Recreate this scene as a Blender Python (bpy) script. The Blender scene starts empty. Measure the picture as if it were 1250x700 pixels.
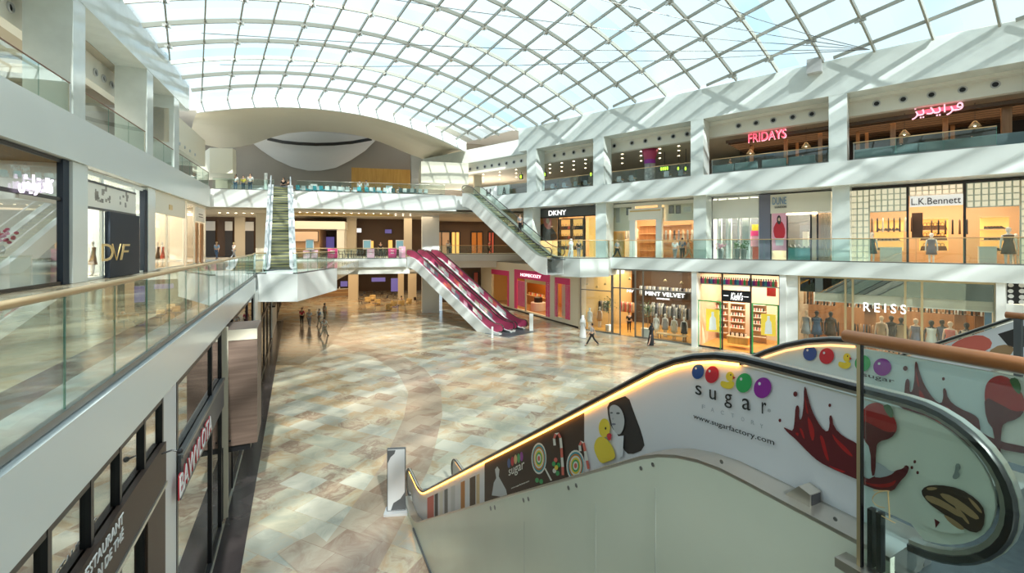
EXPO, SKY, SUN = .64, 1.02, 6.
import bpy, bmesh, math, random
from mathutils import Vector, Matrix
random.seed(7)
S = bpy.context.scene
C = S.collection
TS = bpy.data.scenes.new('workbench')
PI = math.pi
EYE = 7.7
FOC = 555.0
def baked(o):
    with bpy.context.temp_override(scene=TS, view_layer=TS.view_layers[0]):
        dg = bpy.context.evaluated_depsgraph_get(); dg.update()
        return bpy.data.meshes.new_from_object(o.evaluated_get(dg))
# ------------------------------------------------------------------ materials
def nodes(m):
    m.use_nodes = True
    return m.node_tree.nodes, m.node_tree.links
def mat(name, col, rough=.5, metal=0., spec=.5, emit=None, es=1., noise=0., nscale=3., coat=0.):
    m = bpy.data.materials.new(name)
    N, L = nodes(m)
    b = N['Principled BSDF']
    b.inputs['Base Color'].default_value = (*col, 1)
    b.inputs['Roughness'].default_value = rough
    b.inputs['Metallic'].default_value = metal
    b.inputs['Specular IOR Level'].default_value = spec
    if coat: b.inputs['Coat Weight'].default_value = coat
    if emit:
        b.inputs['Emission Color'].default_value = (*emit, 1)
        b.inputs['Emission Strength'].default_value = es
    if noise:
        tc = N.new('ShaderNodeTexCoord'); n = N.new('ShaderNodeTexNoise')
        n.inputs['Scale'].default_value = nscale; n.inputs['Detail'].default_value = 4
        L.new(tc.outputs['Object'], n.inputs['Vector'])
        r = N.new('ShaderNodeValToRGB')
        r.color_ramp.elements[0].position = .3; r.color_ramp.elements[1].position = .7
        r.color_ramp.elements[0].color = (*[c * (1 - noise) for c in col], 1)
        r.color_ramp.elements[1].color = (*[min(1, c * (1 + noise)) for c in col], 1)
        L.new(n.outputs['Fac'], r.inputs['Fac']); L.new(r.outputs['Color'], b.inputs['Base Color'])
    return m
def glass(name, tint=(.9, .97, .95), rough=.0, gl=1., refl=.05):
    m = bpy.data.materials.new(name)
    N, L = nodes(m)
    N.remove(N['Principled BSDF'])
    o = N['Material Output']
    t = N.new('ShaderNodeBsdfTransparent'); t.inputs['Color'].default_value = (*tint, 1)
    g = N.new('ShaderNodeBsdfGlossy'); g.inputs['Roughness'].default_value = rough
    g.inputs['Color'].default_value = (gl, gl, gl, 1)
    f = N.new('ShaderNodeLayerWeight'); f.inputs['Blend'].default_value = .5
    pw = N.new('ShaderNodeMath'); pw.operation = 'POWER'; pw.inputs[1].default_value = 3.5; L.new(f.outputs['Facing'], pw.inputs[0])
    ma = N.new('ShaderNodeMath'); ma.operation = 'MULTIPLY_ADD'; ma.inputs[1].default_value = .6; ma.inputs[2].default_value = refl; L.new(pw.outputs[0], ma.inputs[0])
    x = N.new('ShaderNodeMixShader')
    L.new(ma.outputs[0], x.inputs[0]); L.new(t.outputs[0], x.inputs[1]); L.new(g.outputs[0], x.inputs[2])
    L.new(x.outputs[0], o.inputs['Surface'])
    return m
def marble(name, ramp, tile, rot=0., rough=.16, vein=.5, rows=None):
    """polished stone: every tile its own tone, with soft clouding inside the tile and thin joints"""
    m = bpy.data.materials.new(name)
    N, L = nodes(m)
    b = N['Principled BSDF']; b.inputs['Roughness'].default_value = rough
    b.inputs['Specular IOR Level'].default_value = .55
    g = N.new('ShaderNodeNewGeometry')
    mp = N.new('ShaderNodeMapping'); mp.inputs['Rotation'].default_value = (0, 0, rot)
    L.new(g.outputs['Position'], mp.inputs['Vector'])
    br = N.new('ShaderNodeTexBrick')
    br.inputs['Scale'].default_value = 1.; br.inputs['Brick Width'].default_value = tile[0]; br.inputs['Row Height'].default_value = tile[1]
    br.inputs['Mortar Size'].default_value = .008; br.inputs['Color1'].default_value = (0, 0, 0, 1); br.inputs['Color2'].default_value = (1, 1, 1, 1)
    br.inputs['Mortar'].default_value = (.4, .4, .4, 1); br.offset = .37
    L.new(mp.outputs[0], br.inputs['Vector'])
    n = N.new('ShaderNodeTexNoise'); n.inputs['Scale'].default_value = .9; n.inputs['Detail'].default_value = 7; n.inputs['Roughness'].default_value = .65
    n.inputs['Distortion'].default_value = 1.2
    L.new(mp.outputs[0], n.inputs['Vector'])
    mx = N.new('ShaderNodeMix'); mx.data_type = 'FLOAT'; mx.inputs[0].default_value = vein
    L.new(br.outputs['Color'], mx.inputs[2]); L.new(n.outputs['Fac'], mx.inputs[3])
    r = N.new('ShaderNodeValToRGB')
    e = r.color_ramp.elements
    while len(e) < len(ramp): e.new(.5)
    for i, (p, c) in enumerate(ramp):
        e[i].position = p; e[i].color = (*c, 1)
    L.new(mx.outputs[0], r.inputs['Fac'])
    L.new(r.outputs['Color'], b.inputs['Base Color'])
    return m
def dots(name, bg, fg, scale, thr=.33):
    m = bpy.data.materials.new(name); N, L = nodes(m); b = N['Principled BSDF']; b.inputs['Roughness'].default_value = .4
    tc = N.new('ShaderNodeTexCoord'); v = N.new('ShaderNodeTexVoronoi'); v.inputs['Scale'].default_value = scale; v.inputs['Randomness'].default_value = .15
    L.new(tc.outputs['Object'], v.inputs['Vector'])
    r = N.new('ShaderNodeValToRGB'); r.color_ramp.interpolation = 'CONSTANT'
    r.color_ramp.elements[0].color = (*fg, 1); r.color_ramp.elements[1].color = (*bg, 1); r.color_ramp.elements[1].position = thr
    L.new(v.outputs['Distance'], r.inputs['Fac']); L.new(r.outputs['Color'], b.inputs['Base Color'])
    return m
def woodm(name, c1, c2, scale=6., rough=.35, stretch=(1, 1, .08)):
    m = bpy.data.materials.new(name); N, L = nodes(m); b = N['Principled BSDF']; b.inputs['Roughness'].default_value = rough
    tc = N.new('ShaderNodeTexCoord'); mp = N.new('ShaderNodeMapping'); mp.inputs['Scale'].default_value = stretch
    n = N.new('ShaderNodeTexNoise'); n.inputs['Scale'].default_value = scale; n.inputs['Detail'].default_value = 5; n.inputs['Distortion'].default_value = .6
    L.new(tc.outputs['Object'], mp.inputs['Vector']); L.new(mp.outputs[0], n.inputs['Vector'])
    r = N.new('ShaderNodeValToRGB'); r.color_ramp.elements[0].color = (*c1, 1); r.color_ramp.elements[1].color = (*c2, 1)
    r.color_ramp.elements[0].position = .3; r.color_ramp.elements[1].position = .7
    L.new(n.outputs['Fac'], r.inputs['Fac']); L.new(r.outputs['Color'], b.inputs['Base Color'])
    return m
M = {}
_c = dict(
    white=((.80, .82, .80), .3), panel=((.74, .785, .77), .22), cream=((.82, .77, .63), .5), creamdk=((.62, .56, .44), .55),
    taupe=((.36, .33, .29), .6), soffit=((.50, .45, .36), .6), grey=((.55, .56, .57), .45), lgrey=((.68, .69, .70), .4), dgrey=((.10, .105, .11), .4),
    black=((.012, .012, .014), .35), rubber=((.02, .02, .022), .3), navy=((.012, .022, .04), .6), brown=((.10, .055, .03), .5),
    chocolate=((.055, .03, .02), .5), dark=((.035, .03, .03), .5), orange=((.62, .23, .04), .5), amberwall=((.62, .43, .26), .5),
    peach=((.80, .58, .42), .5), pink=((.85, .06, .25), .4), palepink=((.88, .45, .58), .5), red=((.62, .03, .05), .4), teal=((.06, .36, .44), .5),
    blue=((.03, .09, .32), .3), green=((.04, .42, .12), .3), purple=((.32, .03, .36), .3), yellow=((.92, .70, .06), .4), skin=((.62, .38, .26), .5),
    skin2=((.42, .23, .14), .5), hair=((.025, .018, .014), .5), clothwhite=((.82, .82, .82), .7), denim=((.09, .15, .26), .8), khaki=((.42, .36, .25), .8),
    clothred=((.65, .05, .09), .8), clothgrey=((.32, .33, .35), .8), clothblack=((.015, .015, .018), .8), clothblue=((.25, .38, .55), .8),
    straw=((.65, .48, .22), .6), beige=((.66, .58, .45), .5), gold=((.70, .50, .22), .3), lcream=((.85, .80, .68), .5), leaf=((.06, .14, .04), .6),
    plum=((.50, .06, .15), .35), plumdk=((.12, .01, .05), .35), greystone=((.30, .32, .31), .3), coral=((.75, .16, .12), .5), ivory=((.86, .84, .76), .45),
    tan=((.45, .27, .14), .6), choc2=((.15, .03, .035), .2), berry=((.45, .03, .03), .25), stripe=((.20, .20, .26), .6), lime=((.45, .75, .05), .5),
)
for k, (c, r) in _c.items(): M[k] = mat(k, c, r)
M['floorplate'] = mat('brushed floor plate', (.11, .13, .145), .5, .5, noise=.15, nscale=20)
M['steel'] = mat('steel', (.55, .53, .48), .28, .9)
M['steeldk'] = mat('dark steel', (.25, .25, .24), .35, .8)
M['rib'] = mat('roof steel', (.36, .36, .31), .45, .2)
M['clad'] = mat('pale painted cladding', (.83, .86, .73), .16, noise=.03, nscale=.8)
M['brass'] = mat('champagne metal', (.62, .50, .30), .3, .7)
M['slab_tile'] = mat('glazed wall panel', (.70, .755, .73), .12, spec=.6, noise=.05, nscale=1.5)
M['stepm'] = mat('escalator step', (.16, .17, .12), .45, .4)
M['stepedge'] = mat('yellow step edge', (.50, .46, .16), .5)
M['glass'] = glass('clear glass', (.90, .965, .94))
M['shopglass'] = glass('shop glass', (.93, .965, .955))
M['reflglass'] = glass('reflecting shop glass', (.62, .66, .63), refl=.34)
M['glowlattice'] = mat('glowing lattice', (.8, .7, .55), .5, emit=(1, .84, .62), es=.42)  # emission put in to brighten lattice panels that sit in shade
M['glowyellow'] = mat('glowing yellow poster', (.92, .66, .06), .5, emit=(1, .66, .05), es=.42)  # emission added, the posters face shade behind the glass
M['glowboard'] = mat('glowing pale board', (.8, .8, .78), .5, emit=(1, .98, .94), es=.3)  # glow added to pale board and print that stand in shade
M['glassend'] = mat('green glass edge', (.10, .28, .22), .2)
M['rail_wood'] = woodm('rail wood', (.30, .105, .03), (.42, .17, .06), 5, .3, (1, 1, 1))
M['rail_gold'] = mat('bronze rail', (.60, .42, .22), .3, .35)
M['rail_dark'] = mat('dark rail', (.22, .11, .07), .35, .1)
M['wood'] = woodm('mid wood', (.30, .14, .06), (.45, .24, .11), 4)
M['woodlight'] = woodm('light wood', (.62, .42, .22), (.72, .52, .30), 4)
M['woodgrey'] = woodm('brown grey board', (.13, .085, .065), (.20, .135, .105), 5, .5, (.15, .15, 3))
M['woodorange'] = woodm('orange wood panel', (.58, .29, .06), (.72, .40, .10), 5, .4, (1, 1, .1))
M['pinkdots'] = dots('pink lattice', (.80, .04, .22), (.90, .70, .72), 5.5, .33)
M['ledsoft'] = mat('soft amber led', (1, .7, .4), .5, emit=(1, .5, .2), es=1.)
M['led'] = mat('amber led', (1, .6, .2), .5, emit=(1, .42, .06), es=7.)
M['lampw'] = mat('warm lamp', (1, .9, .7), .5, emit=(1, .80, .52), es=9.)
M['lampc'] = mat('white lamp', (1, 1, 1), .5, emit=(1, .97, .92), es=6.)
M['litwhite'] = mat('lit letter', (.95, .95, .95), .5, emit=(1, .98, .96), es=.9)
M['litred'] = mat('lit red letter', (.9, .1, .15), .5, emit=(1, .10, .16), es=.9)
M['litpink'] = mat('lit rose letter', (.9, .6, .65), .5, emit=(1, .50, .62), es=.8)
M['litlilac'] = mat('lit lilac letter', (.9, .8, .95), .5, emit=(.86, .72, .95), es=1.1)
M['litgreen'] = mat('lit lime sign', (.5, .8, .1), .5, emit=(.55, .95, .05), es=1.2)
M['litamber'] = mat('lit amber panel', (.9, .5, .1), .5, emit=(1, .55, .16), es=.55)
M['screen'] = mat('lit screen', (.05, .1, .1), .3, emit=(.12, .22, .24), es=1.)
M['screenblue'] = mat('lit blue sign', (.1, .1, .3), .3, emit=(.20, .15, .50), es=.3)
M['floor'] = marble('polished mixed marble', [(.0, (.52, .47, .34)), (.2, (.36, .36, .28)), (.3, (.50, .45, .33)), (.38, (.44, .30, .17)), (.44, (.50, .44, .32)), (.5, (.30, .20, .14)), (.55, (.46, .37, .26)), (.64, (.37, .37, .31)), (.74, (.54, .50, .40)), (1., (.60, .54, .42))], (1.25, .85), .43, .15, .42)
M['floorbrown'] = marble('polished brown marble', [(.0, (.30, .20, .14)), (.35, (.42, .33, .24)), (.5, (.30, .19, .13)), (.65, (.46, .38, .28)), (1., (.40, .28, .19))], (1.25, .85), .43, .15, .5)
M['floorgal'] = marble('gallery marble', [(.0, (.62, .56, .44)), (.35, (.50, .43, .30)), (.6, (.44, .33, .20)), (1., (.68, .62, .50))], (1.2, 1.2), .43, .12, .5)
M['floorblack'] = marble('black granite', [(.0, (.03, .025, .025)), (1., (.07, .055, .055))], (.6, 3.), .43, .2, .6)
# ------------------------------------------------------------------ mesh builder
ROOT = {}
class MB:
    def __init__(s): s.v = []; s.f = []
    def add(s, vs, fs):
        k = len(s.v); s.v += [tuple(p) for p in vs]; s.f += [tuple(i + k for i in f) for f in fs]; return s
    def poly(s, pts): return s.add(pts, [tuple(range(len(pts)))])
    def box8(s, p):
        return s.add(p, [(3, 2, 1, 0), (4, 5, 6, 7), (0, 1, 5, 4), (1, 2, 6, 5), (2, 3, 7, 6), (3, 0, 4, 7)])
    def box(s, x0, x1, y0, y1, z0, z1):
        return s.box8([(x0, y0, z0), (x1, y0, z0), (x1, y1, z0), (x0, y1, z0), (x0, y0, z1), (x1, y0, z1), (x1, y1, z1), (x0, y1, z1)])
    def fbox(s, F, s0, s1, t0, t1, z0, z1):
        return s.box8([F.P(s0, t0, z0), F.P(s1, t0, z0), F.P(s1, t1, z0), F.P(s0, t1, z0), F.P(s0, t0, z1), F.P(s1, t0, z1), F.P(s1, t1, z1), F.P(s0, t1, z1)])
    def bar(s, a, b, w, h, up=(0, 0, 1)):
        a = Vector(a); b = Vector(b); d = (b - a).normalized(); r = d.cross(Vector(up))
        if r.length < 1e-4: r = Vector((1, 0, 0))
        r.normalize(); u = r.cross(d).normalized(); r = r * w / 2; u = u * h / 2
        return s.box8([a - r - u, a + r - u, b + r - u, b - r - u, a - r + u, a + r + u, b + r + u, b - r + u])
    def sweep(s, pts, prof, up=None, closed=False, rad=None):
        """prof: list of (right, up) offsets; frames use world up unless given"""
        n = len(prof); vs = []; P = [Vector(p) for p in pts]
        for i, p in enumerate(P):
            if closed: d = P[(i + 1) % len(P)] - P[i - 1]
            else: d = P[min(i + 1, len(P) - 1)] - P[max(i - 1, 0)]
            d.normalize(); U = Vector(up) if up else Vector((0, 0, 1))
            r = d.cross(U)
            if r.length < 1e-3: r = d.cross(Vector((0, 1, 0.01)))
            r.normalize(); u = r.cross(d).normalized()
            k = rad[i] if rad else 1.
            vs += [p + r * (a * k) + u * (b * k) for a, b in prof]
        fs = []
        m = len(P)
        for i in range(m if closed else m - 1):
            j = (i + 1) % m
            for q in range(n):
                w = (q + 1) % n
                fs.append((i * n + q, i * n + w, j * n + w, j * n + q))
        if not closed:
            fs.append(tuple(range(n - 1, -1, -1))); fs.append(tuple((m - 1) * n + q for q in range(n)))
        return s.add(vs, fs)
    def tube(s, pts, r, n=8, up=None, closed=False, rad=None):
        return s.sweep(pts, [(r * math.cos(2 * PI * q / n), r * math.sin(2 * PI * q / n)) for q in range(n)], up, closed, rad)
    def lathe(s, prof, c=(0, 0, 0), n=16, sx=1., sy=1.):
        vs = []; m = len(prof)
        for r, z in prof:
            vs += [(c[0] + sx * r * math.cos(2 * PI * q / n), c[1] + sy * r * math.sin(2 * PI * q / n), c[2] + z) for q in range(n)]
        fs = [(i * n + q, i * n + (q + 1) % n, (i + 1) * n + (q + 1) % n, (i + 1) * n + q) for i in range(m - 1) for q in range(n)]
        fs += [tuple(range(n - 1, -1, -1)), tuple((m - 1) * n + q for q in range(n))]
        return s.add(vs, fs)
    def ell(s, c, rx, ry, rz, n=12, m=8):
        return s.lathe([(max(.002, math.sin(PI * i / m)), -math.cos(PI * i / m) * rz) for i in range(m + 1)], c, n, rx, ry)
    def prism(s, pts, vec):
        n = len(pts); v = Vector(vec)
        a = [Vector(p) for p in pts]; b = [p + v for p in a]
        fs = [tuple(range(n - 1, -1, -1)), tuple(range(n, 2 * n))] + [(i, (i + 1) % n, n + (i + 1) % n, n + i) for i in range(n)]
        return s.add(a + b, fs)
    def strip(s, A, B):
        n = len(A); return s.add(list(A) + list(B), [(i, i + 1, n + i + 1, n + i) for i in range(n - 1)])
    def text(s, body, o, ax, up, w=None, h=None, depth=.03, align='L', font=None, shear=0., spacing=1., squash=False):
        cu = bpy.data.curves.new('tmp', 'FONT'); cu.body = body; cu.size = 1.; cu.extrude = .5; cu.resolution_u = 3
        cu.shear = shear; cu.space_character = spacing
        ob = bpy.data.objects.new('tmp', cu); TS.collection.objects.link(ob)
        me = baked(ob)
        vs = [v.co.copy() for v in me.vertices]; fs = [tuple(p.vertices) for p in me.polygons]
        bpy.data.objects.remove(ob); bpy.data.curves.remove(cu); bpy.data.meshes.remove(me)
        if not vs: return s
        x0 = min(v.x for v in vs); x1 = max(v.x for v in vs); y0 = min(v.y for v in vs); y1 = max(v.y for v in vs)
        kx = w / (x1 - x0) if w else None; ky = h / (y1 - y0) if h else None
        if kx is None: kx = ky
        if ky is None: ky = kx
        if w and h and not squash:
            kx = ky = min(kx, ky)
        ax = Vector(ax).normalized(); up = Vector(up).normalized(); nn = ax.cross(up).normalized(); o = Vector(o)
        off = 0 if align == 'L' else -(x1 - x0) * kx / 2
        return s.add([o + ax * ((v.x - x0) * kx + off) + up * ((v.y - y0) * ky) + nn * (v.z + .5) * depth for v in vs], fs)
    def build(s, name, m, parent=None, smooth=False, kind=None, label=None, bevel=0., angle=None):
        me = bpy.data.meshes.new(name)
        if parent is not None:
            Mt = ROOT.get(parent.name, Matrix()); inv = Mt.inverted(); loc = None
            vs = [inv @ Vector(v) for v in s.v]
        else:
            xs = [v[0] for v in s.v]; ys = [v[1] for v in s.v]; zs = [v[2] for v in s.v]
            loc = Vector(((min(xs) + max(xs)) / 2, (min(ys) + max(ys)) / 2, min(zs)))
            vs = [Vector(v) - loc for v in s.v]
        me.from_pydata([tuple(v) for v in vs], [], s.f)
        me.validate()
        bm = bmesh.new(); bm.from_mesh(me); bmesh.ops.recalc_face_normals(bm, faces=bm.faces); bm.to_mesh(me); bm.free()
        if smooth:
            me.polygons.foreach_set('use_smooth', [True] * len(me.polygons))
            if angle: me.set_sharp_from_angle(angle=math.radians(angle))
        me.materials.append(m)
        o = bpy.data.objects.new(name, me); C.objects.link(o)
        if parent is not None:
            o.parent = parent; ROOT[o.name] = Mt
        else:
            o.location = loc; ROOT[o.name] = Matrix.Translation(loc)
        if bevel:
            b = o.modifiers.new('edge', 'BEVEL'); b.width = bevel; b.segments = 2; b.limit_method = 'ANGLE'
        if kind: o['kind'] = kind
        if label: o['label'] = label
        return o
def tag(o, label, cat, group=None):
    o['label'] = label; o['category'] = cat
    if group: o['group'] = group
    return o
def thing(name, label, cat, loc=(0, 0, 0), rz=0., group=None):
    o = bpy.data.objects.new(name, None); C.objects.link(o)
    o.empty_display_size = .2
    o.location = loc; o.rotation_euler = (0, 0, rz)
    ROOT[o.name] = Matrix.Translation(Vector(loc)) @ Matrix.Rotation(rz, 4, 'Z')
    return tag(o, label, cat, group)
def struct(mb, name, m, smooth=False, parent=None, **k): return mb.build(name, m, parent, smooth, kind='structure' if parent is None else None, **k)
def sgroup(name):
    o = bpy.data.objects.new(name, None); C.objects.link(o); o['kind'] = 'structure'; ROOT[o.name] = Matrix(); return o
def dup(root, loc=None, rz=None, label=None, group=None, swap=None, scale=None):
    """copy a thing with its parts and their sub-parts; swap = {part name: material}"""
    r = root.copy(); C.objects.link(r)
    if loc is not None: r.location = loc
    if rz is not None: r.rotation_euler = (0, 0, rz)
    if scale: r.scale = (scale,) * 3
    if label: r['label'] = label
    if group: r['group'] = group
    def rec(a, b):
        for ch in list(a.children):
            c = ch.copy(); C.objects.link(c); c.parent = b
            base = ch.name.split('.')[0]
            if swap and base in swap:
                c.data = c.data.copy(); c.data.materials[0] = swap[base]
            rec(ch, c)
    rec(root, r)
    if swap and r.type == 'MESH' and 'self' in swap:
        r.data = r.data.copy(); r.data.materials[0] = swap['self']
    ROOT[r.name] = Matrix.Translation(r.location) @ Matrix.Rotation(r.rotation_euler[2], 4, 'Z')
    return r
# ------------------------------------------------------------------ surveying helpers: the photograph's sight lines meet real planes
def onz(u, v, z):
    y = (EYE - z) * FOC / (v - 300.); return Vector(((u - 625.) / FOC * y, y, z))
def ony(u, v, y): return Vector(((u - 625.) / FOC * y, y, EYE - (v - 300.) * y / FOC))
class Fac:
    def __init__(s, o, d, n):
        s.o = Vector((*o, 0)); s.d = Vector((*d, 0)).normalized(); s.n = Vector((*n, 0)).normalized()
    def P(s, a, t, z): p = s.o + s.d * a + s.n * t; return Vector((p.x, p.y, z))
    def S(s, u, t=0.):
        k = (u - 625.) / FOC; o = s.o + s.n * t
        return (k * o.y - o.x) / (s.d.x - k * s.d.y)
    def Z(s, u, v, t=0.):
        p = s.P(s.S(u, t), t, 0); return EYE - (v - 300.) * p.y / FOC
    def Q(s, u, v, t=0.): return s.P(s.S(u, t), t, s.Z(u, v, t))
    def ang(s): return math.atan2(s.d.y, s.d.x)
R = Fac((12.5, 35.6), (1.135, -1), (1, 1.135))
LF = Fac((-15.9, 14.1), (-11.1, 26.5), (-26.5, -11.1))
LE = Fac((-3.45, 3.06), (-.474, 1), (-1, -.474))
B = Fac((-28.2, 42.6), (19.2, 4.8), (-4.8, 19.2))
EU = Vector((-.575, .818, 0)); GU = Vector((.818, .575, 0))   # roof axis and cross axis
def roofz(s, t): return 26.8 - .118 * s - .01366 * (t - 12.45) ** 2
def RP(s, t, dz=0.):
    p = EU * s + GU * t; return Vector((p.x, p.y, roofz(s, t) + dz))
def tl(s): return -4.9 + .2214 * (s - 20.7)
def tr(s): return 35. - .2411 * (s - 4.)
# ================================================================== camera, light, sky
cam = bpy.data.objects.new('camera', bpy.data.cameras.new('camera')); C.objects.link(cam)
cam.location = (0, 0, EYE); cam.rotation_euler = (PI / 2, 0, 0)
cam.data.sensor_width = 36; cam.data.lens = FOC / 1250 * 36; cam.data.shift_y = -50. / 1250; cam.data.clip_end = 400; cam.data.clip_start = .05
S.camera = cam
S.view_settings.view_transform = 'Standard'; S.view_settings.look = 'None'; S.view_settings.gamma = 1; S.view_settings.use_curve_mapping = False
S.view_settings.exposure = EXPO
S.cycles.transparent_max_bounces = 20; S.cycles.max_bounces = 8; S.cycles.diffuse_bounces = 4
S.cycles.caustics_reflective = False; S.cycles.caustics_refractive = False
S.cycles.sample_clamp_indirect = 6
W = bpy.data.worlds.new('sky'); S.world = W; W.use_nodes = True
N, L = W.node_tree.nodes, W.node_tree.links
bg = N['Background']; tc = N.new('ShaderNodeTexCoord'); nz = N.new('ShaderNodeTexNoise'); nz.inputs['Scale'].default_value = 3.; nz.inputs['Detail'].default_value = 5
L.new(tc.outputs['Generated'], nz.inputs['Vector'])
rp = N.new('ShaderNodeValToRGB'); rp.color_ramp.elements[0].position = .35; rp.color_ramp.elements[0].color = (.44, .68, .84, 1)
rp.color_ramp.elements[1].position = .68; rp.color_ramp.elements[1].color = (.84, .92, .95, 1)
L.new(nz.outputs['Fac'], rp.inputs['Fac']); L.new(rp.outputs['Color'], bg.inputs['Color']); bg.inputs['Strength'].default_value = SKY
sun = bpy.data.objects.new('sun', bpy.data.lights.new('sun', 'SUN')); C.objects.link(sun)
sun.data.energy = SUN; sun.data.angle = math.radians(.9); sun.data.color = (1, .965, .90)
sun.rotation_euler = Vector((-.5, 1.135, -1)).to_track_quat('-Z', 'Y').to_euler()
def area(name, p, sx, sy, power, col=(1, .85, .65), rz=0., spread=None):
    l = bpy.data.lights.new(name, 'AREA'); l.shape = 'RECTANGLE'; l.size = sx; l.size_y = sy; l.energy = power; l.color = col
    o = bpy.data.objects.new(name, l); C.objects.link(o); o.location = p; o.rotation_euler = (0, 0, rz); return o
# ================================================================== ground floor
struct(MB().box(-75, 75, -32, 100, -.3, 0), 'floor', M['floor'])
def band(pts, w, dz=0., name="floor_band"):
    P = [Vector((*p, 0)) for p in pts]; A = []; Bq = []
    for i, p in enumerate(P):
        d = (P[min(i + 1, len(P) - 1)] - P[max(i - 1, 0)]).normalized(); r = Vector((d.y, -d.x, 0)) * w / 2
        A.append(p - r + Vector((0, 0, .004 + dz))); Bq.append(p + r + Vector((0, 0, .004 + dz)))
    struct(MB().strip(A, Bq), name, M['floorbrown'])
band([(-24.5, 46), (-20, 42), (-13.2, 36), (-8.8, 31.8), (-6.2, 28), (-4.6, 24), (-4.0, 20.5), (-3.7, 16), (-3.9, 12.5), (-4.2, 9)], 1.7)
band([(-4.5, 38.6), (-.9, 35.4), (4, 31.8), (8.4, 28.4), (13, 25)], 1.3, .002)
band([(-5.6, 11.8), (-3.9, 10.4), (-2.8, 8.6)], 1.0, .004)
# black granite strip along the left shopfronts
struct(MB().fbox(LE, 4, 48, -.62, -.02, 0, .012), 'floor_strip', M['floorblack'])
# ================================================================== right side: slabs, beam, columns
sR = 46.
def u2s(u, t=0): return R.S(u, t)
m = MB().fbox(R, u2s(742), sR, 0, 14, 5.73, 6.5); m.fbox(R, u2s(742), sR, 0, .18, 6.5, 6.67)
struct(m, 'gallery_slab', M['panel'])
m = MB().fbox(R, u2s(603), sR, 0, 16, 11.49, 12.85); m.fbox(R, u2s(603), sR, 0, .18, 12.85, 12.99)
struct(m, 'gallery_slab', M['panel'])
struct(MB().fbox(R, u2s(633), sR, 0, 1.5, 17.2, 19.45), 'roof_beam', M['slab_tile'])
struct(MB().fbox(R, u2s(516, 1.5) , u2s(641), 1.5, 3, 17.35, 18.9), 'roof_beam', M['slab_tile'])
# nozzle band and the ceiling behind it
struct(MB().fbox(R, u2s(520, 2.), sR, 2.0, 2.5, 16.15, 17.35), 'trim_1', M['ivory'])
struct(MB().fbox(R, u2s(633), sR, 1.4, 2.1, 17.0, 17.25), 'ceiling_edge', M['ivory'])
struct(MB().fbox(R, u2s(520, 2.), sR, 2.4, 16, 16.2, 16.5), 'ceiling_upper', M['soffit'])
struct(MB().fbox(R, u2s(575), sR, 15.8, 16.2, 12.85, 16.3), 'wall_upper', M['brown'])
RCOL = [(1011.5, 1034), (843, 858.5), (724, 737), (643, 654.5)]
for a, b in RCOL:
    struct(MB().fbox(R, u2s(a), u2s(b), .01, 1.35, 12.99, 17.3), 'column', M['slab_tile'])
for a, b in [(1015.5, 1037.5), (846.5, 862), (727, 740), (639, 650)]:
    struct(MB().fbox(R, u2s(a, .5), u2s(b, .5), .5, 1.8, 6.5, 11.6), 'column', M['slab_tile'])
for a, b in [(844, 850.5), (951.5, 959.5), (1216, 1227.5)]:
    struct(MB().fbox(R, u2s(a, .1), u2s(b, .1), .1, .8, 0, 5.8), 'column', M['white'])
for sx in (19., 30.):
    for z0, z1 in ((0, 5.8), (6.5, 11.6), (12.99, 17.3)):
        struct(MB().fbox(R, sx, sx + 1.4, .05, 1.5, z0, z1), 'column', M['slab_tile'])
# rounded bay of the first gallery and its continuation to the rear
bay = [R.P(u2s(744), 0, 0), onz(744, 316.5, 6.6)]
p1 = R.P(u2s(746), -.02, 0); p2 = ony(743, 300, 37.2); p3 = ony(708, 300, 36.4); p4 = ony(673, 300, 38.4); p5 = ony(668, 300, 47); p6 = R.P(u2s(742), 3, 0)
poly = [Vector((p.x, p.y, 5.15)) for p in (p1, p2, p3, p4, p5, p6)]
struct(MB().prism(poly, (0, 0, 1.5)), 'gallery_slab', M['panel'])
BAY = [p2, p3, p4]
# ================================================================== rear: slabs
def b2s(u, t=0): return B.S(u, t)
sB0 = b2s(250); sB1 = b2s(557)
m = MB().fbox(B, sB0 - 6, sB1, 0, 26, 11.35, 12.85); m.fbox(B, sB0, sB1, 0, .2, 12.85, 13.02)
struct(m, 'rear_slab', M['white'])
# chamfer joining rear slab and right slab
pA = B.P(sB1, 0, 11.49); pB = R.P(u2s(603), 0, 11.49); pC = R.P(u2s(603), 14, 11.49); pD = B.P(sB1, 20, 11.49)
struct(MB().prism([pA, pB, pC, pD], (0, 0, 1.45)), 'rear_slab', M['white'])
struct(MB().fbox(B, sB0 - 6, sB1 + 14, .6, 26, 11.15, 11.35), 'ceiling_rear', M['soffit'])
m = MB().fbox(B, b2s(352), b2s(496), 0, 24, 5.5, 6.35)
struct(m, 'rear_slab', M['white'])
struct(MB().fbox(B, b2s(345), b2s(500), .35, 1.3, 4.8, 5.52), 'rear_beam', M['ivory'])
struct(MB().fbox(B, b2s(490, 9), b2s(668, 9), 8.5, 26, 5.75, 6.6), 'rear_slab', M['white'])
struct(MB().fbox(B, b2s(490, 9), b2s(690, 9), 9.0, 26, 4.9, 5.76), 'rear_beam', M['ivory'])
struct(MB().fbox(B, -8, b2s(352), 3, 24, 5.5, 6.3), 'rear_slab', M['white'])
struct(MB().fbox(B, -12, 34, 25, 25.4, 4.8, 11.3), 'wall_rear', M['brown'])
struct(MB().fbox(B, -8, b2s(566), 1.2, 33, 4.72, 4.82), 'ceiling_cafe', M['soffit'])
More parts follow.
